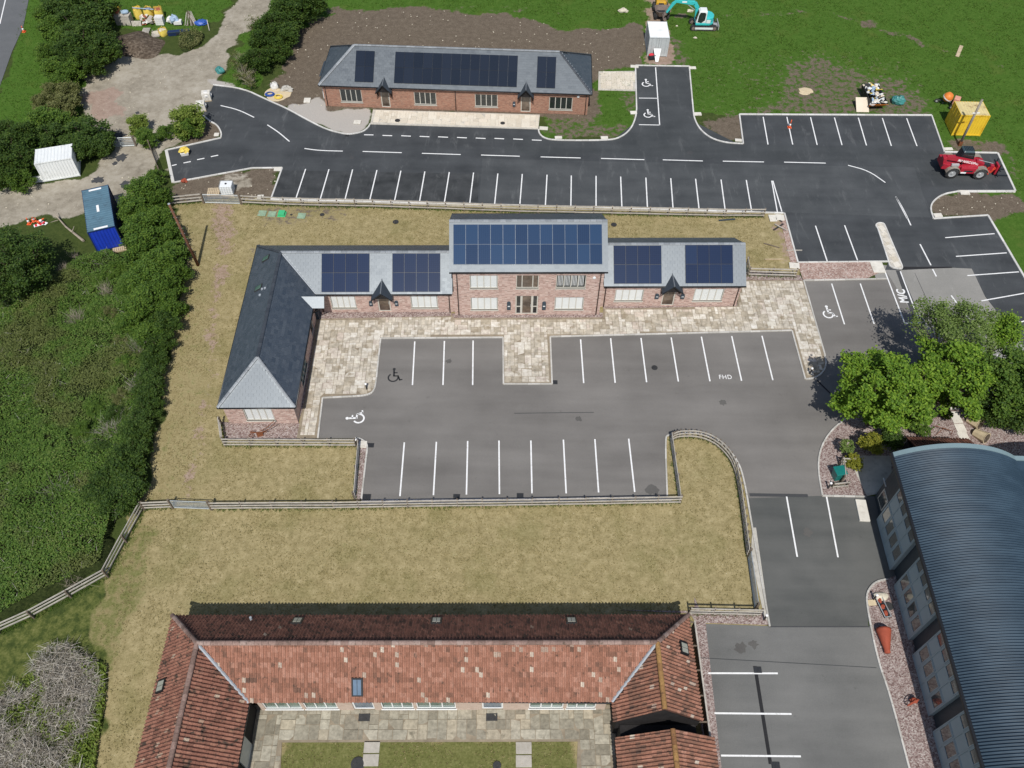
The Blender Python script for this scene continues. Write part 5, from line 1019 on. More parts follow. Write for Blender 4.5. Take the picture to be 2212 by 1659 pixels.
# ------------------------------------------------------------------ fences and gates
UB = MB().box(-.5, .5, -.5, .5, -.5, .5)
def shared(name, mat, bev=False):
    me = bpy.data.meshes.new(name); me.from_pydata(UB.v, [], UB.f); me.materials.append(M_(mat)); me.update(); return me
def put(me, name, parent, c, size, rz=0.0, ry=0.0, rx=0.0):
    o = bpy.data.objects.new(name, me); link(o, parent); o.location = c; o.scale = size; o.rotation_euler = (rx, ry, rz); return o
POST, RAIL, RAILB = shared('post', 'timber_post'), shared('rail', 'timber_grey'), shared('rail', 'timber_post')
POSTG = shared('post', 'timber_grey')
FENCES = []
def fence(pts, label, rails=3, h=1.08, sp=1.85, dark=False, side=-1, group=None):
    FENCES.append(pts); P = resample(pts, sp); o0 = P[0]; t = thing('post_and_rail_fence', label, 'fence', (o0.x, o0.y, 0), 0, group)
    for p in P: put(POST if not dark else POST, 'post', t, (p.x - o0.x, p.y - o0.y, h / 2 - .02), (.11, .11, h + .08 + random.uniform(-.03, .05)), random.uniform(-.08, .08), random.uniform(-.02, .02))
    for a, b in zip(P[:-1], P[1:]):
        d = b - a; L = d.length; n = Vector((-d.y, d.x)).normalized() * .075 * side; m = (a + b) / 2 + n - o0
        for k in range(rails):
            z = h * (.30 + .66 * k / (rails - 1)); put(RAILB if dark else RAIL, 'rail', t, (m.x, m.y, z + random.uniform(-.015, .015)), (L + .06, .045, .12), math.atan2(d.y, d.x), random.uniform(-.008, .008))
    return t
def field_gate(p, q, label, h=1.1, mat='galvanised', bars=6):
    p, q = Vector(p[:2]), Vector(q[:2]); d = q - p; t = thing('field_gate', label, 'gate', (p.x, p.y, 0), math.atan2(d.y, d.x)); L = d.length
    fr = MB().path([(.05, 0, .12), (.05, 0, h), (L - .05, 0, h), (L - .05, 0, .12), (.05, 0, .12)], .03, 6); fr.build('gate_frame', mat, t)
    for k in range(1, bars): MB().tube((.05, 0, .12 + (h - .12) * (k / bars) ** 1.2), (L - .05, 0, .12 + (h - .12) * (k / bars) ** 1.2), .02, .02, 5).build('gate_bar', mat, t)
    MB().tube((L * .5, .01, .12), (L * .5, .01, h), .02, .02, 5).build('upright', mat, t)
    for x in (-.08, L + .08): MB().box(x - .07, x + .07, -.07, .07, 0, h + .15).build('gate_post', 'timber_post', t)
    return t
fence(xy([(525, 440.4), (615, 445), (691, 447), (807, 449), (963, 454.5), (1122, 460.5), (1321, 464), (1565, 469.5), (1648, 469.5)]), 'long weathered fence between the back lawn and the new dark car park')
fence(xy([(373, 443), (438, 437)]), 'short fence stub beside the gate with the white liquid tank behind')
field_gate(G(443, 439.5), G(520, 441.5), 'silver field gate in front of the white liquid tank', bars=7)
fence(xy([(486.5, 963.4), (768, 964.5)]), 'fence along the lawn below the hipped gable end of the office')
fence(xy([(486, 962), (480, 918)]), 'short fence return up to the corner of the office gable end', side=1)
fence(xy([(775, 968), (766, 1079)]), 'fence running down the left side of the front car park', side=1)
fence(xy([(460, 1100.6), (590, 1099.5), (723, 1099), (935, 1095.6), (1149, 1093), (1320, 1090), (1468, 1087)]), 'long fence across the lawn below the front car park')
fence(xy([(315, 1100), (372, 1097.5)]), 'short fence stub left of the bluish gate in the lawn fence')
field_gate(G(376, 1098), G(455, 1101), 'bluish metal field gate in the long lawn fence')
fence(xy([(313, 1102), (274, 1172), (234, 1247)]), 'fence going down past the dark bushes to the corner by the brambles')
fence(xy([(234, 1247), (155, 1291), (74, 1335), (0, 1368), (-70, 1400)]), 'silvery fence slanting along the brambles to the left edge')
fence(xy([(1468, 1086), (1449, 952)]), 'fence running down the right side of the front car park', side=1)
fence([tuple(p) for p in smooth_poly(xy([(1450, 952), (1465, 945), (1515, 946), (1556, 968), (1586, 1008), (1597, 1065), (1607, 1140), (1614, 1202)]), 2)], 'curved fence round the grass tongue beside the lane', sp=1.7)
field_gate(G(1615, 1205), G(1630, 1316), 'dark blue-grey gate closing the lawn beside the lane')
fence(xy([(1488, 1326), (1640, 1329)]), 'pale fence between the barn corner and the lane', side=-1)
fence(xy([(1616, 596.5), (1716, 599)]), 'short pale fence at the east end of the office lawn')
fence(xy([(1616, 596), (1612, 574)]), 'one-bay fence return against the east gable of the office', side=1)
fence(xy([(430, 312), (500, 306)], c5), 'low two-rail fence in front of the green bin', 2, .7, 1.2)
fence(xy([(470, 292), (462, 205), (520, 208)], c5), 'fence corner behind the green bin and golden shrub', 3, 1.1, 1.3)
for p, q_, lb, r_ in [((428, 573), (367, 443), 'leaning brown telegraph pole on the grass left of the office', 'pole_wood')]:
    b = G(*p); t = thing('telegraph_pole', lb, 'pole', b); m = MB(); m.tube((0, 0, -.1), (-.42, .05, 7.0), .14, .10, 10); m.build('pole', r_, t, True)
    for k in range(8): MB().tube((-.42 * (2 + k * .6) / 7 - .18, .02, 2 + k * .6), (-.42 * (2 + k * .6) / 7 + .18, .02, 2 + k * .6), .014, .014, 5).build('step_bolt', 'galvanised', t)
    MB().lathe([(.1, 0), (.115, .06), (.02, .1)], 10, (-.42, .05, 7.0)).build('pole_cap', 'lead', t)
b = cT(685, 890); t = thing('telegraph_pole', 'grey timber pole standing in front of the yellow container', 'pole', b); MB().tube((0, 0, -.1), (-.05, .05, 5.4), .13, .11, 10).build('pole', 'pole_grey', t, True); MB().obox((-.02, -.02, 3.9), (.75, .06, .09), .1).build('cross_bracket', 'cone_white', t); MB().obox((0, 0, .25), (.35, .3, .5)).build('base_clamp', 'rust', t)

# ------------------------------------------------------------------ containers
def corr(mb, p, d, n, L, z0, z1, pitch=.28, dep=.036):
    """vertical corrugated sheet starting at p along d, outward n"""
    k = max(1, round(L / pitch)); pr = []
    for i in range(k):
        s = L * i / k; w = L / k
        pr += [(s, 0), (s + w * .28, 0), (s + w * .42, dep), (s + w * .80, dep), (s + w * .94, 0)]
    pr.append((L, 0)); pt = [(p[0] + d[0] * s - n[0] * e, p[1] + d[1] * s - n[1] * e) for s, e in pr]
    vs = [(x, y, z0) for x, y in pt] + [(x, y, z1) for x, y in pt]; m = len(pt); mb.add(vs, [(i, i + 1, m + i + 1, m + i) for i in range(m - 1)])
def container(name, label, loc, rz, L, W, Hh, side, roof, end=None, doors='end', cat='container'):
    t = thing(name, label, cat, loc, rz); a, b = L / 2, W / 2
    fr = MB()
    for x in (-a, a):
        for y in (-b, b): fr.box(x - .07 if x > 0 else x - .02, x + .02 if x > 0 else x + .07, y - .07 if y > 0 else y - .02, y + .02 if y > 0 else y + .07, .03, Hh)
    for z0, z1 in ((.05, .19), (Hh - .1, Hh)):
        for y in (-b, b): fr.box(-a + .07, a - .07, y - (.05 if y > 0 else .0), y + (.0 if y > 0 else .05), z0, z1)
        for x in (-a, a): fr.box(x - (.05 if x > 0 else 0), x + (0 if x > 0 else .05), -b + .07, b - .07, z0, z1)
    fr.build('frame', side, t)
    for nm, p, d, n, LL in [('side_wall', (-a + .07, -b + .03), (1, 0), (0, -1), L - .14), ('side_wall', (a - .07, b - .03), (-1, 0), (0, 1), L - .14)]:
        m = MB(); corr(m, p, d, n, LL, .19, Hh - .1); m.build(nm, side, t)
    m = MB(); corr(m, (a - .03, -b + .07), (0, 1), (1, 0), W - .14, .19, Hh - .1); m.build('end_wall', end or side, t)
    for s in (-1, 1):
        m = MB(); y0, y1 = (-b + .07, -.01) if s < 0 else (.01, b - .07); corr(m, (-a + .03, y1), (0, -1), (-1, 0), y1 - y0, .19, Hh - .1, .5, .02); dr = m.build('door', side, t)
        for yy in (y0 + .25 * (y1 - y0), y0 + .75 * (y1 - y0)): MB().tube((-a - .01, yy, .2), (-a - .01, yy, Hh - .1), .018, .018, 5).build('locking_bar', side, dr)
    m = MB(); k = max(2, round(L / .3)); pr = []
    for i in range(k): s = -a + L * i / k; w = L / k; pr += [(s, 0), (s + w * .3, 0), (s + w * .42, .03), (s + w * .82, .03), (s + w * .94, 0)]
    pr.append((a, 0)); n_ = len(pr); m.add([(x, -b + .02, Hh - .015 + z) for x, z in pr] + [(x, b - .02, Hh - .015 + z) for x, z in pr], [(i, i + 1, n_ + i + 1, n_ + i) for i in range(n_ - 1)]); m.build('roof', roof, t)
    return t
ct = container('shipping_container', 'short yellow shipping container with rust-streaked roof behind the red telehandler', (47.08, 75.85, 0), math.radians(-1), 2.98, 2.42, 2.5, 'yellow_paint', 'yellow_roof')
ct = container('shipping_container', 'long blue shipping container with bright blue end beside the gravel track', (-37.82, 58.5, 0), math.radians(112.4), 6.06, 2.36, 2.5, 'blue_dark', 'blue_container', 'blue_bright')
ct.rotation_euler = (0, 0, math.radians(112.4 - 180))
for x, sx, sy in [(-2.7, .22, 1.1), (0.1, .95, .22), (2.85, .22, 1.2)]: MB().obox((x, 0, 2.53), (sx, sy, .012)).build('white_patch', 'cone_white', ct)
ct = container('steel_store', 'white steel store with ribbed walls by the hedge and track', (-44.75, 66.55, 0), math.radians(17), 3.4, 2.3, 2.2, 'white_steel', 'white_steel', cat='container')
MB().loft([(-1.7, -1.2, .05), (-1.7, -.2, .05), (-3.0, -.35, .25), (-3.0, -1.2, .25)], [(-1.7, -1.2, .11), (-1.7, -.2, .11), (-3.0, -.35, .31), (-3.0, -1.2, .31)]).build('ramp', 'white_steel', ct)
ct = container('site_store', 'pale grey corrugated site store standing on the pink path', (16.05, 90.35, 0), math.radians(90), 3.4, 2.25, 2.35, 'grey_steel', 'white_steel', cat='container')
p = crop(0, 0, .4973)(770, 1600); 
def pallet(name, label, loc, rz, w=1.2, d=1.0, mat='timber_pale', h=.14, tilt=0.0, group=None):
    t = thing(name, label, 'pallet', loc, rz, group); t.rotation_euler = (tilt, 0, rz)
    for i in range(7): MB().box(-w / 2 + i * w / 7 + .015, -w / 2 + (i + 1) * w / 7 - .015, -d / 2, d / 2, h - .022, h).build('plank', mat, t)
    for y in (-d / 2 + .05, 0, d / 2 - .05): MB().box(-w / 2, w / 2, y - .045, y + .045, 0, h - .024).build('bearer', mat, t)
    return t
pallet('pallet', 'pale pallet lying at the foot of the bright blue container end', (*cA(770, 1595)[:2], 0), .35)

# ------------------------------------------------------------------ machines
def wheel(parent, c, r, w, rim=.55, name='wheel', tm='rubber', rm='rim_grey'):
    """tyre, rim and hub, axle along Y; chunky tread lugs"""
    pf = [(r * .60, -w / 2), (r * .90, -w / 2), (r, -w * .36), (r, w * .36), (r * .90, w / 2), (r * .60, w / 2)]
    R90 = Matrix.Translation(c) @ Matrix.Rotation(math.pi / 2, 4, 'X')
    o = MB().lathe(pf, 24, (0, 0, 0), False).xf(R90).build(name, tm, parent, True)
    lug = MB()
    for i in range(18):
        a = 2 * math.pi * i / 18
        for s in (-1, 1): lug.obox((math.cos(a + s * .08) * r, math.sin(a + s * .08) * r, s * w * .22), (.06, .055, w * .42), a)
    lug.xf(R90).build('tread', tm, o)
    MB().lathe([(r * .60, -w * .38), (r * .60, -w * .42), (r * .48, -w * .36), (r * .2, -w * .30), (r * .16, -w * .5), (.01, -w * .5)][::-1] + [(r * .6, w * .4)], 20).xf(R90 @ Matrix.Rotation(math.pi, 4, 'X')).build('rim', rm, o)
    return o
# red telehandler facing right
tx, ty = 44.7, 68.75; th = thing('telehandler', 'red telescopic handler parked on the dark tarmac by the yellow container', 'telehandler', (tx, ty, 0), math.radians(-1.5))
for x in (-1.38, 1.38):
    for y in (-.98, .98): wheel(th, (x, y, .62), .62, .42)
MB().box(-1.9, 1.75, -.55, .55, .5, .95).build('chassis', 'chassis_dark', th, bevel=.04)
MB().loft([(-2.5, -.75, .85), (-.75, -.95, .8), (-.75, -.95, 1.35), (-2.5, -.75, 1.5)], [(-2.5, .75, .85), (-.75, .95, .8), (-.75, .95, 1.35), (-2.5, .75, 1.5)]).build('rear_body', 'machine_red', th, bevel=.05)
MB().box(-.72, .8, -1.12, -.42, .62, 1.32).build('engine_cover', 'machine_red', th, bevel=.08)
MB().box(-.35, .5, -1.135, -1.12, .86, 1.02).build('vent_grille', 'chassis_dark', th); MB().box(-.62, -.1, -1.14, -1.12, .68, .84).build('decal', 'cone_white', th)
MB().loft([(.8, -1.0, .7), (1.9, -.75, .75), (1.9, -.75, 1.2), (.8, -1.0, 1.25)], [(.8, .95, .7), (1.9, .75, .75), (1.9, .75, 1.2), (.8, .95, 1.25)]).build('front_body', 'machine_red', th, bevel=.05)
for x in (-1.38, 1.38):
    for y in (-.98, .98):
        m = MB(); P_ = [(x + math.cos(a) * .74, .62 + math.sin(a) * .74) for a in np.linspace(.25, math.pi - .25, 8)]; P2 = [(x + math.cos(a) * .69, .62 + math.sin(a) * .69) for a in np.linspace(.25, math.pi - .25, 8)]
        m.loft([(a, y - .24, b) for a, b in P_ + P2[::-1]], [(a, y + .24, b) for a, b in P_ + P2[::-1]]); m.build('mudguard', 'pole_grey', th)
cb = MB().loft([(-.85, -.1, .95), (.75, -.1, .95), (.75, .98, .95), (-.85, .98, .95)], [(-.62, -.06, 2.35), (.42, -.06, 2.35), (.42, .9, 2.35), (-.62, .9, 2.35)]).build('cab', 'chassis_dark', th, bevel=.06)
MB().loft([(-.66, -.1, 2.35), (.46, -.1, 2.35), (.46, .94, 2.35), (-.66, .94, 2.35)], [(-.55, 0, 2.5), (.35, 0, 2.5), (.35, .84, 2.5), (-.55, .84, 2.5)]).build('cab_roof', 'cab_roof', cb, bevel=.04)
MB().loft([(-.68, -.11, 1.2), (.6, -.11, 1.2), (.4, -.085, 2.2), (-.56, -.085, 2.2)], [(-.68, -.09, 1.2), (.6, -.09, 1.2), (.4, -.06, 2.2), (-.56, -.06, 2.2)]).build('side_glass', 'glass_dark', cb)
MB().loft([(.745, 0, 1.1), (.745, .88, 1.1), (.5, .82, 2.25), (.5, .02, 2.25)], [(.76, 0, 1.1), (.76, .88, 1.1), (.515, .82, 2.25), (.515, .02, 2.25)]).build('windscreen', 'glass_dark', cb)
for i in range(6): MB().box(-.5 + i * .16, -.42 + i * .16, .05, .8, 2.505, 2.53).build('roof_bar', 'chassis_dark', cb)
bm = Matrix.Translation((-2.35, -.38, 2.02)) @ Matrix.Rotation(math.radians(10.5), 4, 'Y'); bo = MB().box(0, 4.0, -.17, .17, -.2, .2).xf(bm).build('boom', 'machine_red', th, bevel=.03)
MB().box(3.9, 5.0, -.12, .12, -.14, .14).xf(bm).build('boom_extension', 'chassis_dark', bo); MB().box(3.1, 3.7, -.22, .22, .1, .34).xf(bm).build('hose_box', 'machine_red', bo, bevel=.04); MB().tube(tuple(bm @ Vector((3.3, 0, .38))), tuple(bm @ Vector((4.9, 0, .3))), .03).build('hydraulic_pipe', 'galvanised', bo)
MB().obox((-2.42, -.38, 1.75), (.35, .6, .75), 0, 0, -.25).build('boom_tower', 'machine_red', bo, bevel=.05); MB().box(4.7, 5.1, -.25, .25, -.42, .2).xf(bm).build('boom_head', 'machine_red', bo, bevel=.05)
text('lettering', 'MANISCOPIC', .34, 'cone_white', tuple(bm @ Vector((2.35, -.175, .0))), (math.radians(90), math.radians(10.5), 0), bo, .004, .012)
MB().obox((1.95, .1, .75), (.5, .9, .35), 0, 0, .3).build('fork_tilt_ram', 'attach_red', th, bevel=.04)
cg = MB(); cg.obox((2.45, -.35, .72), (.75, .45, .55), 0, 0, .35); cg = cg.build('crowd_linkage', 'attach_red', th, bevel=.06); MB().obox((2.15, -.55, .48), (.6, .25, .5), 0, 0, -.2).build('link_plate', 'attach_red', cg, bevel=.04); MB().obox((2.85, -.3, .85), (.6, .2, .22), 0, 0, .5).build('link_arm', 'attach_red', cg, bevel=.03)
hd = MB().box(3.05, 3.25, -.55, .2, .2, 1.25).build('carriage', 'machine_red', th, bevel=.05)
MB().box(3.25, 3.33, -.95, .95, .25, .36).build('carriage_rail', 'chassis_dark', hd); MB().box(3.25, 3.33, -.95, .95, .85, .95).build('carriage_rail', 'chassis_dark', hd)
for y in (-.5, .5): MB().box(3.3, 4.5, y - .06, y + .06, .1, .15).build('fork', 'chassis_dark', hd); MB().box(3.3, 3.36, y - .06, y + .06, .1, 1.35).build('fork_heel', 'chassis_dark', hd)
MB().box(-1.75, -1.0, -1.0, -.75, 1.35, 1.62).build('bonnet_panel', 'rim_grey', th, bevel=.05); MB().tube((-.6, -.6, 1.3), (-.72, -.6, 1.75), .05, .05, 8).build('exhaust', 'chassis_dark', th); MB().tube((-2.4, -.9, 1.5), (-2.85, -1.15, 1.55), .02).build('mirror_arm', 'chassis_dark', th)
# teal excavator, facing left
ex, ey = 22.1, 95.1; xc = thing('excavator', 'teal and white tracked mini excavator on the green field edge', 'excavator', (ex, ey, 0), 0)
for y in (-.82, .62):
    pr = [(-1.3 + .28 * math.cos(a), .3 + .3 * math.sin(a)) for a in np.linspace(math.pi / 2, 1.5 * math.pi, 7)] + [(1.3 + .28 * math.cos(a), .3 + .3 * math.sin(a)) for a in np.linspace(-math.pi / 2, math.pi / 2, 7)]
    tk = MB().loft([(a, y, b) for a, b in pr], [(a, y + .36, b) for a, b in pr]).build('track', 'rubber', xc)
    MB().box(-1.05, 1.05, y - .03, y + .0, .2, .44).build('track_frame', 'machine_white', tk)
    for x in (-1.25, 1.25): MB().lathe([(.2, 0), (.2, .06), (.06, .08)], 14).xf(Matrix.Translation((x, y, .3)) @ Matrix.Rotation(math.pi / 2, 4, 'X')).build('sprocket', 'bucket_steel', tk)
    lg = MB()
    for i in range(16): lg.box(-1.25 + i * .165, -1.2 + i * .165, y - .005, y + .365, .58, .625)
    lg.build('track_pads', 'rubber', tk)
MB().box(-.7, .7, -.45, .65, .3, .68).build('undercarriage', 'chassis_dark', xc); MB().obox((1.72, .0, .42), (.1, 1.75, .55), 0).build('dozer_blade', 'rim_grey', xc, bevel=.03); MB().box(1.2, 1.7, -.3, .3, .25, .45).build('blade_arm', 'rim_grey', xc)
bd = [(-1.1, -.85), (.55, -.85), (1.0, -.55), (1.15, .1), (.95, .7), (.5, .98), (-.9, .98), (-1.1, .7)]
MB().prism(bd, .7, .98).build('slew_deck', 'teal_paint', xc, bevel=.05); MB().prism([(.1, -.82), (.52, -.82), (.97, -.52), (1.12, .1), (.92, .68), (.48, .95), (.1, .95)], .98, 1.62).build('engine_cover', 'teal_paint', xc, bevel=.12); MB().box(.12, .6, -.865, -.84, 1.0, 1.4).build('vent_panel', 'machine_white', xc)
kb = MB().loft([(-1.1, -.86, .95), (.1, -.86, .95), (.1, .2, .95), (-1.1, .2, .95)], [(-.85, -.78, 2.4), (.12, -.78, 2.4), (.12, .12, 2.4), (-.85, .12, 2.4)]).build('cab', 'machine_white', xc, bevel=.12)
gpr = [(-.92, 1.15), (-.45, 1.05), (-.08, 1.35), (-.04, 2.1), (-.2, 2.25), (-.72, 2.25), (-.86, 1.9)]; yy = lambda z: -.875 + (z - .95) / 1.45 * .08
MB().loft([(x, yy(z) - .012, z) for x, z in gpr], [(x, yy(z) + .02, z) for x, z in gpr]).build('side_glass', 'glass_dark', kb); MB().loft([(-1.09, -.7, 1.2), (-1.09, .05, 1.2), (-.92, .02, 2.2), (-.92, -.66, 2.2)], [(-1.05, -.7, 1.2), (-1.05, .05, 1.2), (-.88, .02, 2.2), (-.88, -.66, 2.2)]).build('windscreen', 'glass_dark', kb)
MB().box(-.75, .05, -.7, .05, 2.4, 2.47).build('cab_roof', 'machine_white', kb, bevel=.05)
b1 = MB(); 
def beam(pts, w, hts, y=0.0):
    m = MB(); 
    for (a, b, ha, hb) in [(pts[i], pts[i + 1], hts[i], hts[i + 1]) for i in range(len(pts) - 1)]:
        A, B = Vector((a[0], 0, a[1])), Vector((b[0], 0, b[1])); d = (B - A).normalized(); n = Vector((-d.z, 0, d.x))
        ra = [A + n * ha, A - n * ha]; rb = [B + n * hb, B - n * hb]
        m.loft([(ra[0].x, y - w, ra[0].z), (ra[0].x, y + w, ra[0].z), (ra[1].x, y + w, ra[1].z), (ra[1].x, y - w, ra[1].z)], [(rb[0].x, y - w, rb[0].z), (rb[0].x, y + w, rb[0].z), (rb[1].x, y + w, rb[1].z), (rb[1].x, y - w, rb[1].z)])
    return m
bo = beam([(-.9, 1.1), (-.95, 2.2), (-1.35, 2.75), (-3.6, 2.95)], .13, [.2, .22, .24, .14], .45).build('boom', 'teal_paint', xc, bevel=.02); dp = beam([(-3.3, 3.2), (-3.9, 2.6), (-4.5, 1.55)], .11, [.1, .18, .1], .45).build('dipper', 'teal_paint', xc, bevel=.02)
MB().tube((-1.25, .45, 1.9), (-2.3, .45, 2.65), .06).build('boom_ram', 'galvanised', bo); MB().tube((-2.2, .45, 3.15), (-3.4, .45, 3.3), .055).build('dipper_ram', 'galvanised', dp); MB().obox((-2.6, .31, 2.92), (.55, .01, .16)).build('decal', 'cone_white', bo)
bk = MB(); prf = [(0, 0), (-.25, -.1), (-.42, -.4), (-.32, -.7), (.05, -.85), (.1, -.8), (-.2, -.62), (-.3, -.4), (-.18, -.16), (0, -.08)]; bk.loft([(-4.5 + x, .1, 1.5 + z) for x, z in prf], [(-4.5 + x, .8, 1.5 + z) for x, z in prf]); bk = bk.build('bucket', 'bucket_steel', xc)
# yellow dumper behind it
dm = thing('site_dumper', 'yellow site dumper with open muddy skip under the excavator arm', 'dumper', (17.3, 97.9, 0), 0)
for x in (-.72, .72):
    for y in (-1.0, 1.0): w_ = wheel(dm, (0, 0, 0), .48, .36); w_.matrix_local = Matrix.Translation((x, y, .48)) @ Matrix.Rotation(math.pi / 2, 4, 'Z')
MB().box(-.5, .5, -1.2, 1.7, .4, .75).build('chassis', 'chassis_dark', dm, bevel=.04); MB().box(-.6, .6, .3, 1.6, .75, 1.35).build('engine_cover', 'yellow_machine', dm, bevel=.08); MB().box(-.3, .3, .0, .4, 1.0, 1.25).build('seat', 'chassis_dark', dm, bevel=.05)
m = MB(); o8 = lambda z, kx, ky, cy: [(-.9 * kx, cy - .55 * ky, z), (-.55 * kx, cy - .95 * ky, z), (.55 * kx, cy - .95 * ky, z), (.9 * kx, cy - .55 * ky, z), (.9 * kx, cy + .6 * ky, z), (.6 * kx, cy + .85 * ky, z), (-.6 * kx, cy + .85 * ky, z), (-.9 * kx, cy + .6 * ky, z)]
A, B, C_, D = o8(1.3, 1, 1, -1.0), o8(.6, .7, .7, -.95), o8(1.3, .93, .93, -1.0), o8(.68, .62, .62, -.95)
m.add(A + B + C_ + D, [(i, (i + 1) % 8, 8 + (i + 1) % 8, 8 + i)[::-1] for i in range(8)] + [(i, (i + 1) % 8, 16 + (i + 1) % 8, 16 + i) for i in range(8)] + [(16 + i, 16 + (i + 1) % 8, 24 + (i + 1) % 8, 24 + i) for i in range(8)] + [tuple(range(24, 32)), tuple(reversed(range(8, 16)))]); m.build('skip_tub', 'bucket_steel', dm)
fr = MB(); fr.path([(-.6, .2, .8), (-.6, .2, 2.3), (.6, .2, 2.3), (.6, .2, .8)], .045); fr.path([(-.6, .2, 2.3), (-.6, 1.2, 2.3), (.6, 1.2, 2.3), (.6, .2, 2.3)], .045); fr.build('roll_frame', 'yellow_machine', dm)
# builder's skip full of rubbish
sk = thing('rubbish_skip', 'black builder skip heaped with white rubbish on the muddy grass', 'skip', (38.65, 80.4, 0), math.radians(3))
tp = [(-.9, -1.85), (.9, -1.85), (.9, 1.85), (-.9, 1.85)]; bt = [(-.8, -.95), (.8, -.95), (.8, 1.2), (-.8, 1.2)]
m = MB(); m.add([(x, y, .05) for x, y in bt] + [(x, y, 1.1) for x, y in tp] + [(x * .94, y * .96, 1.1) for x, y in tp] + [(x * .9, y * .95, .2) for x, y in bt], [(0, 3, 2, 1)] + [(i, (i + 1) % 4, 4 + (i + 1) % 4, 4 + i) for i in range(4)] + [(4 + i, 4 + (i + 1) % 4, 8 + (i + 1) % 4, 8 + i) for i in range(4)] + [(8 + i, 8 + (i + 1) % 4, 12 + (i + 1) % 4, 12 + i) for i in range(4)] + [(12, 13, 14, 15)]); m.build('tub', 'skip_black', sk)
MB().loft([(-.84, -1.2, .35), (.84, -1.2, .35), (.92, -1.86, 1.0), (-.92, -1.86, 1.0)], [(-.84, -1.24, .35), (.84, -1.24, .35), (.92, -1.90, 1.0), (-.92, -1.90, 1.0)]).build('end_plate', 'orange_paint', sk)
for y in (-.5, .6):
    for x in (-.93, .93): MB().tube((x, y, .75), (x * 1.06, y, .75), .05, .05, 8).build('lifting_lug', 'skip_black', sk)
rr = random.Random(11)
for i in range(60):
    y, x = rr.uniform(-1.7, 1.7), rr.uniform(-.8, .8); z = 1.0 + rr.uniform(-.1, .16); mt = rr.choice(['bag_white', 'bag_white', 'plastic_white', 'plastic_white', 'concrete_pale', 'chassis_dark', 'bag_yellow', 'board', 'wrap_blue'])
    if i % 3 == 0: MB().lump((x, y, z), (rr.uniform(.12, .3), rr.uniform(.12, .28), rr.uniform(.08, .18)), i, 8, 5, .25).build('waste_bag', mt, sk)
    else: MB().obox((x, y, z), (rr.uniform(.1, .8), rr.uniform(.05, .3), rr.uniform(.02, .08)), rr.uniform(0, 3), rr.uniform(-.4, .4), rr.uniform(-.4, .4)).build('waste_board', mt, sk)
o = MB().lump((0, 0, .35), (.75, .5, .5), 5, 14, 9, .2, .01).build('debris_ball', 'tarp_teal', loc=(*cS(1280, 690)[:2], 0)); tag(o, 'crumpled teal tarpaulin bundle beside the full skip', 'tarpaulin')
b_ = MB().obox((0, 0, .45), (1.35, .05, 1.7), 0, math.radians(-62)); o = b_.build('plaster_board', 'board', loc=(*cS(490, 800)[:2], -.02), rz=.0); tag(o, 'large pale board leaning over the kerb below the skip', 'board')
# cement mixer
mx = thing('cement_mixer', 'orange towable cement mixer on the grass next to the yellow container', 'cement mixer', (*cT(520, 360)[:2], 0), math.radians(-28))
MB().lathe([(.18, -.5), (.42, -.32), (.52, -.02), (.5, .15), (.34, .42), (.3, .44)], 20).xf(Matrix.Translation((-.25, 0, .95)) @ Matrix.Rotation(math.radians(20), 4, 'Y')).build('drum', 'orange_paint', mx, True); MB().lathe([(.53, -.12), (.53, .0)], 20).xf(Matrix.Translation((-.25, 0, .95)) @ Matrix.Rotation(math.radians(20), 4, 'Y')).build('drum_ring', 'bag_white', mx)
MB().box(.38, 1.0, -.38, .38, .45, 1.2).build('engine_hood', 'orange_faded', mx, bevel=.06); m = MB().path([(-1.1, 0, .35), (.9, 0, .45)], .05); m.path([(-.5, -.5, .35), (-.5, .5, .35)], .04); m.path([(.5, -.55, .3), (.5, .55, .3)], .04); m.build('frame', 'chassis_dark', mx)
for y in (-.55, .55): wheel(mx, (.55, y, .28), .28, .14)
wheel(mx, (-1.15, 0, .2), .2, .12)
# tank in its cage
ib = thing('liquid_tank', 'white caged liquid tank on a pallet behind the silver gate', 'tank', (*cA(1462, 1262)[:2], 0), math.radians(3)); ib.location.y += .5
MB().box(-.58, .58, -.48, .48, .16, 1.12).build('bottle', 'plastic_white', ib, bevel=.08); MB().lathe([(.1, 0), (.1, .05)], 14, (0, 0, 1.12)).build('cap', 'chassis_dark', ib)
for x in np.linspace(-.6, .6, 6):
    for y in (-.5, .5): MB().tube((x, y, .14), (x, y, 1.13), .012, .012, 4).build('cage_bar', 'galvanised', ib)
for z in np.linspace(.25, 1.13, 5): MB().path([(-.6, -.5, z), (.6, -.5, z), (.6, .5, z), (-.6, .5, z), (-.6, -.5, z)], .012, 4).build('cage_hoop', 'galvanised', ib)
MB().box(-.6, .6, -.5, .5, 0, .14).build('pallet_base', 'timber_pale', ib)
pallet('pallet', 'pale pallet standing beside the white caged tank', (*cA(1375, 1235)[:2], .0), .1)

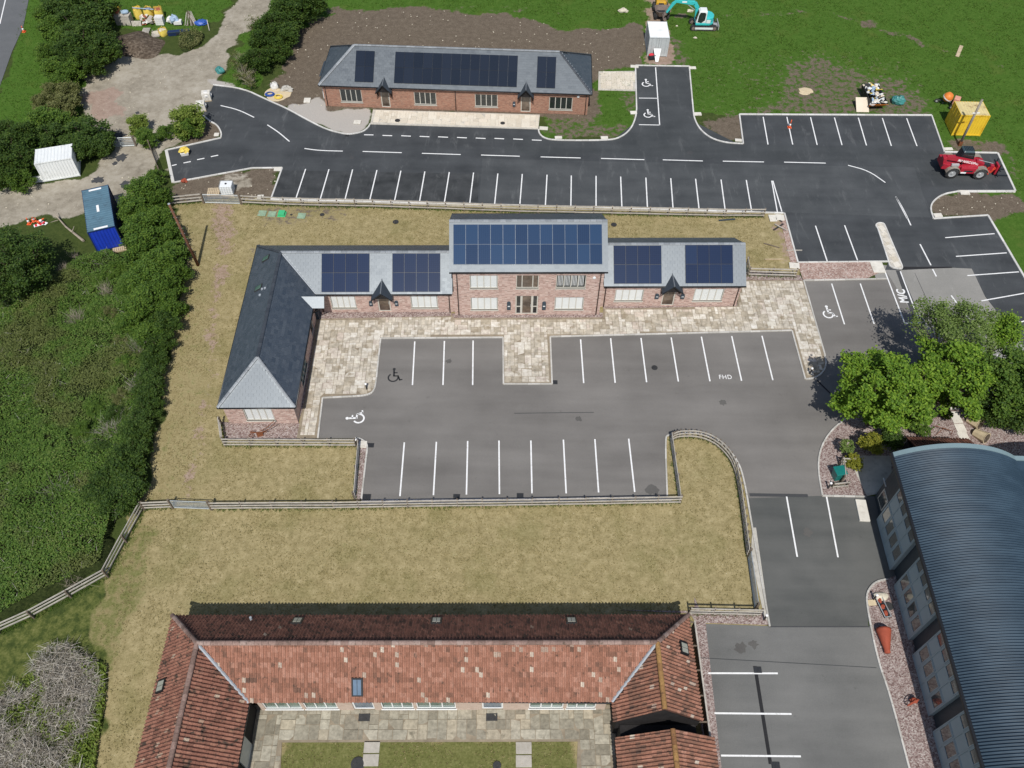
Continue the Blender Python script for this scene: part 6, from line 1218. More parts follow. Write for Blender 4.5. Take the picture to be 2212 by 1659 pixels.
# ------------------------------------------------------------------ builders' leftovers by the track
def brick_pack(label, loc, rz, mat='brick_pack', w=1.0, d=.7, h=.75, group=None, wrap=False):
    t = thing('brick_pack', label, 'brick pack', loc, rz, group); r = random.Random(int(abs(loc[0]) * 100))
    for k in range(4):
        for i in range(3):
            for j in range(2):
                MB().box(-w / 2 + i * w / 3 + .01, -w / 2 + (i + 1) * w / 3 - .01, -d / 2 + j * d / 2 + .01, -d / 2 + (j + 1) * d / 2 - .01, .12 + k * h / 4 + .006, .12 + (k + 1) * h / 4).build('brick_bundle', mat, t)
    MB().box(-w / 2, w / 2, -d / 2, d / 2, 0, .11).build('pallet_base', 'timber_pale', t)
    if wrap: MB().lump((0, .05, .55), (w * .6, d * .62, h * .55), 3, 12, 8, .08, .3).build('shrink_wrap', 'bag_white', t)
    return t
def bulk_bag(label, loc, mat='bag_yellow', fill='stone_pale', r=.45, h=.7, seed=1, group=None):
    t = thing('bulk_bag', label, 'bulk bag', loc, seed * .7, group); m = MB(); rr = random.Random(seed); n = 16; rings = []
    for z, k in ((0, .92), (h * .3, 1.08), (h * .7, 1.0), (h, .94)):
        rings.append([(math.copysign(abs(math.cos(a)) ** .6, math.cos(a)) * r * k * rr.uniform(.94, 1.05), math.copysign(abs(math.sin(a)) ** .6, math.sin(a)) * r * k * rr.uniform(.94, 1.05), z + (rr.uniform(-.06, .1) if z == h else 0)) for a in np.linspace(0, 2 * math.pi, n, endpoint=False)])
    V = sum(rings, []); m.add(V, [(k * n + i, k * n + (i + 1) % n, (k + 1) * n + (i + 1) % n, (k + 1) * n + i) for k in range(3) for i in range(n)]); m.build('bag', mat, t, True)
    MB().lump((0, 0, h * .86), (r * .9, r * .9, h * .10), seed, 12, 6, .15, h * .6).build('contents', fill, t)
    for a in (.8, 2.4, 3.9, 5.5): MB().path([(math.cos(a) * r * .9, math.sin(a) * r * .9, h), (math.cos(a + .2) * r * .8, math.sin(a + .2) * r * .8, h + .18), (math.cos(a + .4) * r * .9, math.sin(a + .4) * r * .9, h)], .025, 4).build('lifting_strap', mat, t)
    return t
def crate(label, loc, rz, w, d, h, mat='timber_grey', n=6):
    t = thing('timber_crate', label, 'crate', loc, rz)
    for k in range(n):
        z0, z1 = h * k / n + .01, h * (k + 1) / n - .01
        MB().box(-w / 2, w / 2, -d / 2, -d / 2 + .03, z0, z1).build('plank', mat, t); MB().box(-w / 2, w / 2, d / 2 - .03, d / 2, z0, z1).build('plank', mat, t); MB().box(-w / 2, -w / 2 + .03, -d / 2 + .03, d / 2 - .03, z0, z1).build('plank', mat, t); MB().box(w / 2 - .03, w / 2, -d / 2 + .03, d / 2 - .03, z0, z1).build('plank', mat, t)
    MB().box(-w / 2 + .03, w / 2 - .03, -d / 2 + .03, d / 2 - .03, h - .05, h - .02).build('lid', mat, t); return t
g_ = lambda x, y: tuple(cP(x, y)[:2]) + (0,)
crate('large grey boarded crate at the left of the builders pile', g_(420, 440), -.02, 1.75, 1.0, 1.15)
brick_pack('wrapped red brick pack half hidden by the hedge at the end of the pile', g_(120, 330), .1)
b = g_(295, 440); brick_pack('red brick pack standing on the large grey crate', (b[0], b[1] + .15, 1.15), 0, 'brick_pack', .8, .6, .35)
b = g_(470, 440); o = MB().lump((0, 0, .2), (.5, .35, .2), 4, 12, 7, .12, .0).build('cement_bag', 'wrap_blue', loc=(b[0], b[1] + .15, 1.15)); tag(o, 'grey-blue striped sacks lying on the large grey crate', 'sack')
pallet('pallet', 'grey pallet leaning against the large crate in the builders pile', g_(640, 480), .1, 1.1, 1.0, 'timber_grey', tilt=math.radians(62))
for i, (x, y, lb, s) in enumerate([(310, 330, 'crumpled yellow bulk bag behind the red brick pack', .5), (690, 330, 'yellow bulk bag alone in the middle back of the pile', .5), (890, 330, 'yellow bulk bag with a dark blue sheet over it', .48), (1080, 330, 'yellow bulk bag with orange rim behind the white crate', .52)]): bulk_bag(lb, g_(x, y), 'bag_yellow', ['bag_yellow', 'bag_yellow', 'tarp_blue', 'brick_pack'][i], s, 1.15, i + 2)
b = g_(820, 360); o = MB().obox((0, 0, 1.3), (2.6, .14, .05), -.12).build('plastic_pipe', 'wrap_blue', loc=b); tag(o, 'long pale blue plank lying across the top of the pile', 'plank')
crate('upright white boxed crate in the middle of the builders pile', g_(1090, 450), .02, .95, .7, .95, 'bag_white', 4)
jt = thing('scrap_heap', 'jumble of broken boards and red bricks between two crates', 'scrap heap', g_(850, 440), 0)
for i in range(22): MB().obox((rr.uniform(-.7, .7), rr.uniform(-.35, .35), rr.uniform(.1, .8)), (rr.uniform(.3, 1.0), rr.uniform(.12, .5), .06), rr.uniform(0, 3), rr.uniform(-.4, .4), rr.uniform(-.4, .4)).build('scrap_board', rr.choice(['bag_white', 'timber_grey', 'brick_pack', 'concrete_pale', 'timber_pale']), jt)
wp = thing('wrapped_stack', 'bluish shrink-wrapped stack of materials near the timber poles', 'wrapped stack', g_(1340, 450), 0)
for i in range(5): MB().lump((rr.uniform(-.7, .6), rr.uniform(-.2, .3), .4 + rr.uniform(0, .3)), (.45, .4, .4), 20 + i, 12, 7, .18, .0).build('wrapped_bundle', 'wrap_blue' if i != 1 else 'bag_white', wp)
MB().obox((.6, -.2, .35), (.9, .6, .4), .1).build('board_stack', 'bag_white', wp)
tb = thing('timber_poles', 'upright bundle of grey timber poles leaning together', 'timber', g_(1670, 470), 0)
for i in range(14): a = rr.uniform(-.75, .75); MB().tube((a, rr.uniform(-.3, .0), 0), (a * rr.uniform(-.4, .6), .35, rr.uniform(1.2, 1.6)), .05, .05, 5).build('pole', rr.choice(['timber_grey', 'timber_post']), tb)
o = MB().lump((0, 0, .2), (.75, .5, .32), 9, 14, 8, .2, .01).build('tarpaulin', 'tarp_blue', loc=g_(1860, 460)); tag(o, 'bright blue tarpaulin heap at the right end of the pile', 'tarpaulin')
o = MB().tube((-.1, .6, .75), (.25, -.5, .03), .05, .05, 4).build('leaning_post', 'timber_grey', loc=g_(1990, 540)); tag(o, 'lone grey post leaning at the right end of the pile', 'post')
pallet('pallet', 'weathered pallet flat on the grass in front of the pile', g_(815, 590), .05, .85, 1.0, 'timber_grey')
bulk_bag('grey sack of pale stones beside the yellow bag on the heap', g_(1010, 670), 'timber_grey', 'stone_pale', .5, .4, 7); bulk_bag('open yellow bulk bag filled with stones on the earth heap edge', g_(1150, 660), 'bag_yellow', 'stone_pale', .48, .7, 8)
tr = thing('steel_trough', 'long dark blue steel trough on the grass above the brush heap', 'trough', g_(1440, 650), math.radians(12))
MB().loft([(-1.2, -.25, .0), (1.2, -.25, .0), (1.2, .25, .0), (-1.2, .25, .0)], [(-1.25, -.3, .45), (1.25, -.3, .45), (1.25, .3, .45), (-1.25, .3, .45)]).build('body', 'blue_dark', tr, bevel=.02); MB().box(-1.28, 1.28, -.33, -.27, .4, .5).build('rim', 'box_navy', tr); MB().box(-.3, .5, -.34, -.28, .12, .3).build('handle_recess', 'skip_black', tr)
def heap(name, label, cat, f, pts, h, mat, seed=1, stuff=False):
    P = np.array(xy(pts, f)); c = P.mean(0); rx, ry = (P.max(0) - P.min(0)) / 2; n, m = 36, 14; V = []
    for j in range(m + 1):
        k = j / m
        for i in range(n):
            a = 2 * math.pi * i / n; w = 1 + .16 * math.sin(2 * a + seed) + .1 * math.sin(5 * a + seed * 2)
            x, y = c[0] + math.cos(a) * rx * k * w, c[1] + math.sin(a) * ry * k * w
            z = h * (1 - k * k) ** 1.2 + float(vnoise(np.array(x), np.array(y), 1.7, seed)) * .25 * h * (1 - k) - .05 * (k > .95); V.append((x, y, z))
    Fq = [(j * n + i, (j + 1) * n + i, (j + 1) * n + (i + 1) % n, j * n + (i + 1) % n) for j in range(m) for i in range(n)]
    o = npmesh(name, V, Fq, mat, smooth=True); return tag(o, label, cat) if not stuff else tag(o, label, cat, kind='stuff')
heap('soil_heap', 'dark brown earth heap beside the hedge and gravel track', 'earth heap', cP, [(90, 1000), (250, 640), (700, 620), (1220, 760), (1100, 980), (500, 1130)], .75, 'soil_dark', 3)
for lb, x, y, s in [('pale sand spill with a blue hose coil by the road bend', 1785, 605, (1.5, 1.1, .05))]:
    p_ = cA(x, y); o = MB().lump((0, 0, 0), s, 4, 18, 6, .2, .0).build('sand_patch', 'sand', loc=(p_[0], p_[1], .005)); tag(o, lb, 'sand')
p_ = cA(1735, 612); m = MB()
for k in range(3): m.path([(math.cos(a) * (.5 - k * .07), math.sin(a) * (.4 - k * .06), .1 + k * .05) for a in np.linspace(0, 2 * math.pi, 20)], .04, 5)
tag(m.build('hose_coil', 'tarp_blue', loc=(p_[0], p_[1], .04)), 'blue hose coil lying on the sand spill', 'hose'); p_ = cA(1790, 628); m = MB()
for k in range(3): m.path([(math.cos(a) * (.45 - k * .08), math.sin(a) * (.38 - k * .07), .1 + k * .05) for a in np.linspace(0, 2 * math.pi, 20)], .045, 5)
tag(m.build('hose_coil', 'bag_yellow', loc=(p_[0], p_[1], .04)), 'yellow hose coil lying on the sand spill', 'hose')
bulk_bag('slumped white bulk bag on the sand spill', (*cA(1765, 565)[:2], 0), 'bag_white', 'bag_white', .4, .45, 12); o = MB().lump((0, 0, .15), (.6, .5, .3), 13, 12, 7, .22, .0).build('rubble_pile', 'concrete', loc=(*cA(1845, 580)[:2], 0)); tag(o, 'grey rubble lump right of the slumped white bag', 'rubble')
for lb, x, y in [('shrink-wrapped block pack on a pallet at the top of the road end', 1335, 640), ('shrink-wrapped block pack half hidden by the small green tree', 1300, 705)]: brick_pack(lb, (*cA(x, y)[:2], 0), .2, 'concrete_pale', .9, .8, .8, None, True)
t = thing('bulk_bag', 'grey bag with a crumpled yellow top on the tarmac road stub', 'bulk bag', (*cA(1190, 992)[:2], .015), .3); MB().loft([(-.36, -.34, 0), (.36, -.34, 0), (.36, .34, 0), (-.36, .34, 0)], [(-.42, -.4, .42), (.42, -.4, .42), (.42, .4, .42), (-.42, .4, .42)]).build('bag', 'bag_white', t, bevel=.06); MB().lump((0, 0, .5), (.5, .46, .22), 15, 9, 6, .3, .36).build('cover', 'bag_yellow', t); MB().lump((.1, .1, .7), (.18, .14, .14), 19, 7, 5, .35).build('knot', 'bag_yellow', t); o = MB().lump((0, 0, .1), (.32, .25, .22), 16, 10, 6, .25, .0).build('brick_rubble', 'terracotta', loc=(*cA(1183, 1168)[:2], .02)); tag(o, 'small red rubble lump on the corner of the road stub', 'rubble')
o = MB().lump((0, 0, .25), (.55, .45, .35), 17, 12, 7, .25, .0).build('garden_sacks', 'tarp_teal', loc=(*cA(1418, 465)[:2], 0)); tag(o, 'dark green sacks dumped where the track meets the hedge', 'sack')
# cones, signs, log
def cone(label, loc, lie=0.0, rz=0.0, h=.75, group=None):
    t = thing('traffic_cone', label, 'cone', loc, rz, group); t.rotation_euler = (lie, 0, rz)
    if lie: t.location.z += .18
    MB().box(-.2, .2, -.2, .2, 0, .05).build('base', 'cone_orange', t, bevel=.015); MB().lathe([(.15, .05), (.115, .25)], 14).build('lower_cone', 'cone_orange', t, True); MB().lathe([(.115, .25), (.075, .48)], 14).build('white_band', 'cone_white', t, True); MB().lathe([(.075, .48), (.03, h)], 14).build('upper_cone', 'cone_orange', t, True); return t
cone('orange and white cone on the line of the upper right car park', (*cC(1003, 657)[:2], .015), h=.95); cone('upright traffic cone beside the fallen signs on the verge', (*cA(190, 1438)[:2], 0)); cone('tilted traffic cone nearest the red and white sign', (*cA(225, 1425)[:2], 0), .5, .6); cone('traffic cone lying on its side by the verge signs', (*cA(245, 1440)[:2], 0), 1.3, 2.2); cone('lone cone standing on the far highway verge', (*cA(155, 205)[:2], 0))
for i, (x, y, lb, rz) in enumerate([(255, 1445, 'red and white road sign fallen on the verge', .5), (275, 1432, 'second road sign lying under the cones on the verge', -.4)]):
    t = thing('road_sign', lb, 'sign', (*cA(x, y)[:2], .03), rz); MB().obox((0, 0, .02), (1.0, .35, .03)).build('sign_board', 'cone_white', t); 
    for k in (-.3, .1): MB().obox((k, 0, .038), (.2, .34, .006)).build('red_stripe', 'sign_red', t)
rng = np.random.default_rng(5); pth = [Vector(cA(370, 1405)), Vector(cA(430, 1470)), Vector(cA(490, 1520)), Vector(cA(540, 1555))]; m = MB(); m.tube(pth[0] + Vector((0, 0, .4)), pth[1] + Vector((0, 0, .25)), .05, .08); m.tube(pth[1] + Vector((0, 0, .25)), pth[3] + Vector((0, 0, .15)), .08, .13)
for a, b in [((380, 1430), (340, 1455)), ((400, 1440), (365, 1385)), ((470, 1510), (490, 1480))]: m.tube(cA(*a) + Vector((0, 0, .3)), cA(*b) + Vector((0, 0, .5)), .04, .02)
tag(m.build('fallen_log', 'twig_pale'), 'bare fallen branch on the grass left of the blue container', 'log')
# small things round the buildings
for i, (x, y, mt, lb) in enumerate([(1685, 1372, 'green_lid', 'reddish green inspection lid, leftmost of the row behind the office'), (1748, 1377, 'green_lid', 'pale green inspection lid second from the left'), (1812, 1378, 'green_plastic', 'bright green raised plastic chamber between two flat lids'), (1938, 1388, 'green_lid', 'square grey-green lid at the right end of the row')]):
    p_ = cA(x, y); t = thing('inspection_cover', lb, 'drain cover', (*p_[:2], 0), -.05); MB().box(-.38, .38, -.38, .38, 0, .06).build('frame', mt, t, bevel=.02); MB().box(-.3, .3, -.3, .3, .06, .3 if mt == 'green_plastic' else .075).build('lid', mt, t, bevel=.03)
def drain(label, p_, r=.3, mat='cast_iron', z=.0, sq=False):
    t = thing('manhole_cover', label, 'manhole cover', (p_[0], p_[1], z), 0)
    if sq:
        MB().box(-r, r, -r * .8, r * .8, 0, .012).build('frame', mat, t)
        for i in range(5): MB().box(-r * .85 + i * r * .36, -r * .85 + i * r * .36 + r * .18, -r * .65, r * .65, .012, .02).build('grate_bar', 'chassis_dark', t)
    else: MB().lathe([(r, 0), (r, .02), (r * .9, .025)], 20).build('frame', mat, t); MB().lathe([(r * .85, 0), (r * .85, .032)], 20).build('lid', mat, t)
for p_, lb, z, sq, r in [(cB(745, 780), 'round cover in the cream paving left of the bungalow middle', .115, 0, .28), (cB(1420, 797), 'round cover in the cream paving near the right bungalow door', .115, 0, .25), (cB(733, 1427), 'round cover on the lawn behind the office, left of the solar block', .02, 0, .28), (cE(727, 238), 'round cover on the lawn behind the office, right of the solar block', .02, 0, .28), (cE(988, 1157), 'dark cover in the bay next to the lettered bay', .014, 0, .25), (cE(345, 1250), 'square gully at the corner of the paved walkway', .014, 1, .25), (cN(1075, 348), 'square gully by the kerb corner above the lower bays', .014, 1, .25), (cN(1050, 680), 'square gully at the lower left of the front bays', .014, 1, .3), (cN(1627, 677), 'square gully on the lower edge below the third bay line', .014, 1, .25), (cN(2035, 671), 'square gully on the lower edge near the middle bays', .014, 1, .25), (c4(2052, 584), 'black slotted gully at the top of the drain channel', .016, 1, .26), (c4(2168, 1198), 'black slotted gully at the foot of the drain channel', .016, 1, .26), (cB(420, 872), 'gully in the road edge below the pale gravel', .018, 1, .2), (c3(1495, 1190), 'round dark cover in the courtyard lawn near the left stones', .02, 0, .42), (c4(378, 1198), 'round dark cover in the courtyard lawn near the right stones', .02, 0, .25), (c10(460, 240), 'dark round cover on the gravel by the hall', .045, 0, .3), (cA(1872, 1380), 'small pale marker cap between green chamber and lid', .01, 0, .12), (cA(2070, 1380), 'reddish round cover on the worn grass right of the lids', .015, 0, .22)]: drain(lb, p_, r, 'cast_iron', z, sq)
line(c4(2035, 560), c4(2135, 1190), .22, .0185, 'tar_seam', 'drain_channel')
for x, y, f, lb in [(1585, 1080, c3, 'upper stepping stone left in the courtyard lawn'), (1578, 1165, c3, 'lower stepping stone left in the courtyard lawn'), (550, 1087, c4, 'upper stepping stone right in the courtyard lawn'), (550, 1172, c4, 'lower stepping stone right in the courtyard lawn')]:
    p_ = f(x, y); o = MB().obox((0, 0, .025), (.95, .68, .05)).build('stepping_stone', 'mortar', loc=(p_[0], p_[1], .0), rz=.02, bevel=.01); tag(o, lb, 'stepping stone', 'stones in the courtyard lawn')
def bollard(label, p_, h=.85):
    t = thing('bollard_light', label, 'bollard light', (p_[0], p_[1], .04), 0); MB().tube((0, 0, 0), (0, 0, h * .8), .06, .06, 10).build('column', 'cast_iron', t); MB().lathe([(.07, h * .8), (.09, h * .86), (.09, h * .95), (.04, h)], 12).build('lamp_head', 'cone_white', t)
for p_, lb in [(cD(1050, 1300), 'bollard light at the kerb curve near the black access symbol'), (cE(1983, 1200), 'bollard light on the paved tongue near the trees'), (c10(322, 185), 'bollard light in the gravel bed beside the hall'), (c5(103, 948), 'bollard light on the concrete corner by the barn fence'), (c5(410, 318), 'bollard light at the corner of the bed near the green bin'), (cN(990, 350), 'bollard light at the fence corner by the car park kerb')]: bollard(lb, p_)
for p_, w, d, lb in [(cB(165, 648), .7, .8, 'pale slab set in gravel by the bungalow corner'), (cB(487, 788), .75, .6, 'pale slab on the gravel apron near the road'), (cB(1683, 828), .9, .5, 'pale kerb offcut in the soil by the paving end'), (cB(1778, 887), .75, .4, 'pale concrete pad behind the kerb, left of two'), (cB(2073, 888), .75, .4, 'pale concrete pad behind the kerb, right of two'), (cC(200, 583), .7, .5, 'pale pad left of the lower access bay'), (cC(530, 590), .8, .5, 'pale pad right of the side road'), (cC(205, 345), .9, .45, 'pale block at the top left corner of the side road'), (cC(503, 352), .8, .45, 'pale block at the top right corner of the side road'), (cA(1393, 868), .5, .5, 'pale block at the tip of the small planter'), (cA(1785, 1090), .7, .55, 'pale block at the top corner of the left bays'), (cA(1675, 1268), .6, .5, 'white lid box behind the fence by the gate'), (cC(1905, 995), .9, .6, 'pale slab on the kerb of the right planter'), (cFr(1150, 165), .8, .5, 'pale slab at the lower corner of the right planter'), (cFr(178, 182), .7, .9, 'white inspection slab at the end of the long fence'), (cFr(220, 178), .8, .8, 'cream slab next to the white inspection slab'), (cFr(305, 462), .9, .7, 'cream slab at the corner of the upper bays'), (cFr(795, 470), 1.1, 1.4, 'cream slabs beside the foot of the traffic island'), (cC(1820, 770), .9, .4, 'pale slab at the kerb step near the telehandler'), (cC(740, 725), .7, .4, 'pale slab at the corner left of the upper right bays'), (cN(1025, 345), .6, .6, 'pale stone at the kerb corner above the lower bays')]:
    o = MB().obox((0, 0, .05), (w, d, .10)).build('concrete_pad', 'concrete_pale', loc=(p_[0], p_[1], .02), rz=random.uniform(-.1, .1), bevel=.015); tag(o, lb, 'concrete slab')
# generator and barrow at the grey store
gn = thing('generator', 'small red and black generator at the foot of the grey store', 'generator', (*cX(560, 1050)[:2], 0), .2); MB().box(-.35, .35, -.25, .25, .1, .5).build('body', 'chassis_dark', gn, bevel=.05); MB().lump((-.05, .05, .55), (.32, .25, .15), 3, 12, 6, .08, .3).build('fuel_tank', 'sign_red', gn); MB().path([(-.38, -.28, .05), (-.38, -.28, .65), (.38, -.28, .65), (.38, -.28, .05)], .02).build('frame', 'chassis_dark', gn)
o = MB().loft([(-.42, .35, 1.15), (.42, .35, 1.15), (.42, .40, 1.15), (-.42, .40, 1.15)], [(-.16, -.5, .03), (.16, -.5, .03), (.16, -.45, .03), (-.16, -.45, .03)]).build('metal_chute', 'white_steel', loc=(*cX(655, 1090)[:2], 0)); o.location.y += .4; tag(o, 'tapered white metal chute leaning on the grey store', 'chute')
for x, y, f, lb, s in [(60, 205, cX, 'big pale boulder on the field edge left of the pink path', .6), (1245, 205, cX, 'pale stone under the excavator arm', .4), (1335, 675, cX, 'small white stone on the grass below the excavator', .25), (1010, 462, cX, 'tiny white stone on the grass left of the excavator tracks', .16)]:
    o = MB().lump((0, 0, s * .2), (s, s * .6, s * .45), int(x), 10, 6, .2, .0).build('stone', 'stone_pale', loc=(*f(x, y)[:2], 0)); tag(o, lb, 'stone')
p_ = cC(1878, 265); o = MB().obox((0, 0, .05), (.4, 2.6, .06), .0).build('timber_plank', 'timber_pale', loc=(*p_[:2], 0), rz=math.radians(-28)); tag(o, 'pale plank lying alone on the green field', 'plank')
p_ = cC(1087, 470); o = MB().lump((0, 0, 0), (.9, .6, .06), 6, 16, 6, .22, .0).build('sand_patch', 'sand', loc=(*p_[:2], .0)); tag(o, 'small sand spill on the grass above the upper bays', 'sand')
# scaffold planks and rails on the lawn by the car park corner
for i, (a, b, f, lb) in enumerate([((1400, 213), (1505, 205), cE, 'dark plank lying on the lawn below the fence end'), ((1752, 275), (1815, 235), cE, 'dark crossed board, lower of the pair by the car park corner'), ((1758, 240), (1835, 280), cE, 'thin board across the dark crossed board'), ((1690, 360), (1790, 388), cE, 'brown post lying on the lawn edge'), ((1835, 405), (1935, 405), cE, 'pale post sticking out over the kerb'), ((1695, 463), (1815, 462), cE, 'thin pale lath on the lawn above the short fence'), ((1790, 212), (1808, 222), cE, 'short dark block by the inspection slab')]):
    P_, Q_ = f(*a), f(*b); d = Q_ - P_; o = MB().obox((0, 0, .05), (d.length, .14 if i in (0, 1) else .08, .07)).build('loose_plank', ['box_navy', 'cast_iron', 'timber_grey', 'timber_post', 'timber_grey', 'timber_pale', 'cast_iron'][i], loc=((P_.x + Q_.x) / 2, (P_.y + Q_.y) / 2, .02 if i != 2 else .09), rz=math.atan2(d.y, d.x)); tag(o, lb, 'plank')
# plough on the gravel at the gable end
pl = thing('old_plough', 'rusty horse plough displayed on gravel below the office gable', 'plough', (*cN(360, 283)[:2], .04), .1)
m = MB().path([(-.6, 0, .35), (.2, 0, .35), (.65, 0, .35)], .035); m.build('beam', 'rust', pl); MB().path([(.1, .1, .35), (.7, .25, .6), (1.25, .55, .95)], .025).build('handle', 'rust', pl); MB().path([(.1, -.05, .35), (.8, .05, .6), (1.35, .25, .9)], .025).build('handle', 'rust', pl); MB().loft([(-.1, -.2, 0), (.35, -.1, 0), (.3, 0, .35), (-.2, 0, .3)], [(-.1, -.17, 0), (.35, -.07, 0), (.3, .03, .35), (-.2, .03, .3)]).build('share', 'rust', pl); 
for x, y, r in ((-.55, -.15, .2), (-.5, .2, .16)): w_ = MB(); w_.path([(x + math.cos(a) * r, y, r + math.sin(a) * r) for a in np.linspace(0, 2 * math.pi, 14)], .02, 5); w_.path([(x - r, y, r), (x + r, y, r)], .012, 4); w_.path([(x, y, 0), (x, y, 2 * r)], .012, 4); w_.build('wheel', 'rust', pl)
# beside the hall
p_ = c10(405, 500); t = thing('chimney_pot', 'large terracotta chimney pot lying on the gravel beside the hall', 'chimney pot', (p_[0], p_[1], .35), 0); t.rotation_euler = (math.radians(-88), 0, math.radians(-4))
MB().lathe([(.17, -1.25), (.19, -1.22), (.19, -1.0), (.2, -.98), (.42, .0), (.45, .15), (.47, .2), (.47, .35)], 20).build('pot', 'terracotta', t, True)
p_ = c10(400, 250); t = thing('metal_tray', 'white framed metal trough standing on the gravel near the hall windows', 'trough', (p_[0], p_[1], .05), math.radians(12)); MB().box(-.22, .22, -.75, .75, .0, .06).build('base', 'chassis_dark', t); MB().path([(-.22, -.75, .2), (.22, -.75, .2), (.22, .75, .2), (-.22, .75, .2), (-.22, -.75, .2)], .035, 5).build('rim', 'galvanised', t)
for k in range(3): MB().lump((0, -.45 + k * .45, .12), (.15, .2, .1), k, 8, 5, .2).build('planting', 'terracotta', t)
p_ = c10(385, 160); o = MB().lump((0, 0, .1), (.55, .3, .15), 4, 12, 6, .1, .0).build('stone_trough', 'stone_pale', loc=(*p_[:2], .05)); tag(o, 'rounded pale stone block above the metal trough', 'stone'); p_ = c10(308, 212); o = MB().obox((0, 0, .03), (.55, .4, .05), .1).build('stone_slab', 'sand', loc=(*p_[:2], .05)); tag(o, 'small ochre slab at the rounded end of the gravel bed', 'paving slab')
p_ = c10(650, 1105); t = thing('rusty_ornament', 'rusty red iron wheel ornament on the gravel by the hall', 'ornament', (p_[0], p_[1], .05), .4); m = MB()
m.path([(math.cos(a) * .4, 0, .42 + math.sin(a) * .4) for a in np.linspace(0, 2 * math.pi, 16)], .03, 5); m.build('rim', 'terracotta', t)
for a in np.linspace(0, math.pi, 4, endpoint=False): MB().tube((math.cos(a) * .4, 0, .42 + math.sin(a) * .4), (-math.cos(a) * .4, 0, .42 - math.sin(a) * .4), .02).build('spoke', 'terracotta', t)
MB().lump((.25, .1, .2), (.25, .2, .2), 3, 8, 6, .2).build('bowl', 'terracotta', t)
p_ = c5(450, 265); t = thing('wheelie_bin', 'dark teal bin standing in the fenced corner by the hall', 'bin', (p_[0], p_[1], .04), .2); MB().loft([(-.3, -.3, 0), (.3, -.3, 0), (.3, .3, 0), (-.3, .3, 0)], [(-.38, -.36, .95), (.38, -.36, .95), (.38, .36, .95), (-.38, .36, .95)]).build('body', 'bin_green', t, bevel=.04); MB().box(-.42, .42, -.4, .4, .95, 1.03).build('lid', 'bin_green', t, bevel=.03)
for x in (-.25, .25): MB().lathe([(.1, -.03), (.1, .03)], 10).xf(Matrix.Translation((x, .36, .1)) @ Matrix.Rotation(math.pi / 2, 4, 'Y')).build('wheel', 'rubber', t)
for i, (x, y, lb) in enumerate([(1590, 1355, 'tipped hexagonal stone planter on the gravel near the stepping slabs'), (1530, 1225, 'second stone planter half hidden in the tree shadow')]):
    p_ = c8(x, y); t = thing('stone_planter', lb, 'planter', (p_[0], p_[1], .35), 0); t.rotation_euler = (math.radians(70), 0, math.radians(35)); MB().lathe([(.32, -.5), (.45, .45), (.48, .5)], 8).build('pot', 'sand', t); MB().lathe([(.4, .5), (.4, .515)], 8).build('soil', 'soil_dark', t)
p_ = c8(1225, 1310); t = thing('iron_hoop_seat', 'thin rusty metal frame standing on the gravel behind the hall', 'iron frame', (p_[0], p_[1], .04), -.5); MB().path([(-.7, 0, 0), (-.65, 0, .5), (.65, .2, .5), (.7, .2, 0)], .025, 5).build('hoop', 'rust', t); MB().path([(-.3, -.4, 0), (.0, .1, .5), (.3, .6, 0)], .02, 5).build('strut', 'rust', t)
# timber planter bays along the barn's east wall
tb = thing('timber_trellis', 'long dark timber lean-to frame along the right side of the barn', 'trellis', (12.05, 17.9, 0), math.radians(.6))
MB().box(-.05, .05, -5.0, 3.0, 1.5, 1.58).build('top_rail', 'timber_grey', tb)
for k in range(6): MB().box(-.55, .05, 2.9 - k * 1.55, 2.98 - k * 1.55, 1.42, 1.5).build('cross_rail', 'timber_post', tb); MB().box(-.04, .04, 2.9 - k * 1.55, 2.98 - k * 1.55, 0, 1.5).build('post', 'timber_post', tb)
MB().box(-.02, .0, -5.0, 3.0, .1, 1.3).build('back_board', 'timber_post', tb)
# ------------------------------------------------------------------ trees by the hall
def lobes(cx, cy, cz, rx, rz, n, seed, s0=.5, s1=.85, zmin=1.6):
    r = random.Random(seed); out = [(cx, cy, cz, rx * .55, rx * .55, rz * .55)]
    for i in range(n):
        a = i * 2.39996 + r.uniform(-.4, .4); t = 1 - 1.75 * (i + .5) / n; q_ = math.sqrt(max(0, 1 - t * t)) * r.uniform(.6, 1.16); s = r.uniform(s0, s1)
        out.append((cx + math.cos(a) * q_ * rx, cy + math.sin(a) * q_ * rx, max(zmin, cz + t * rz * r.uniform(.8, 1.05)), s, s, s * .75))
    return out
tree('maple_tree', 'large bright green tree at the corner between car park and hall', 'tree', (27.7, 37.6, 0), lobes(0, 0, 4.4, 3.15, 2.3, 54, 3, .3, .8), 620, 36, .20, .19, 'leaf_maple', .19, 1.6, 3, None, .35)
tree('garden_tree', 'bright green tree standing right behind the large one by the hall', 'tree', (32.9, 39.1, 0), lobes(0, 0, 4.4, 2.75, 2.2, 42, 4, .3, .75), 470, 34, .20, .19, 'leaf_maple', .16, 1.5, 4, None, .35)
tree('birch_tree', 'thin pale-leaved tree whose branches show over the grey bays', 'tree', (33.8, 43.0, 0), lobes(0, 0, 5.4, 2.6, 1.8, 26, 5, .4, .75, 3.2), 330, 24, .26, .14, 'leaf_pale', .12, 2.4, 5, None, .2, 'twig_grey', 3)
tree('garden_tree', 'dark green tree cut by the right edge above the hall', 'tree', (37.6, 38.9, 0), lobes(0, 0, 4.0, 2.3, 2.1, 30, 6, .4, .85), 560, 34, .22, .17, 'leaf_mid', .16, 1.4, 6, None, .35)
tree('garden_tree', 'yellow-green tree top at the far right beyond the birch', 'tree', (38.4, 43.6, 0), lobes(0, 0, 4.5, 1.2, 1.0, 12, 16, .35, .6), 170, 26, .2, .16, 'leaf_maple', .1, 1.6, 16, None, .35)
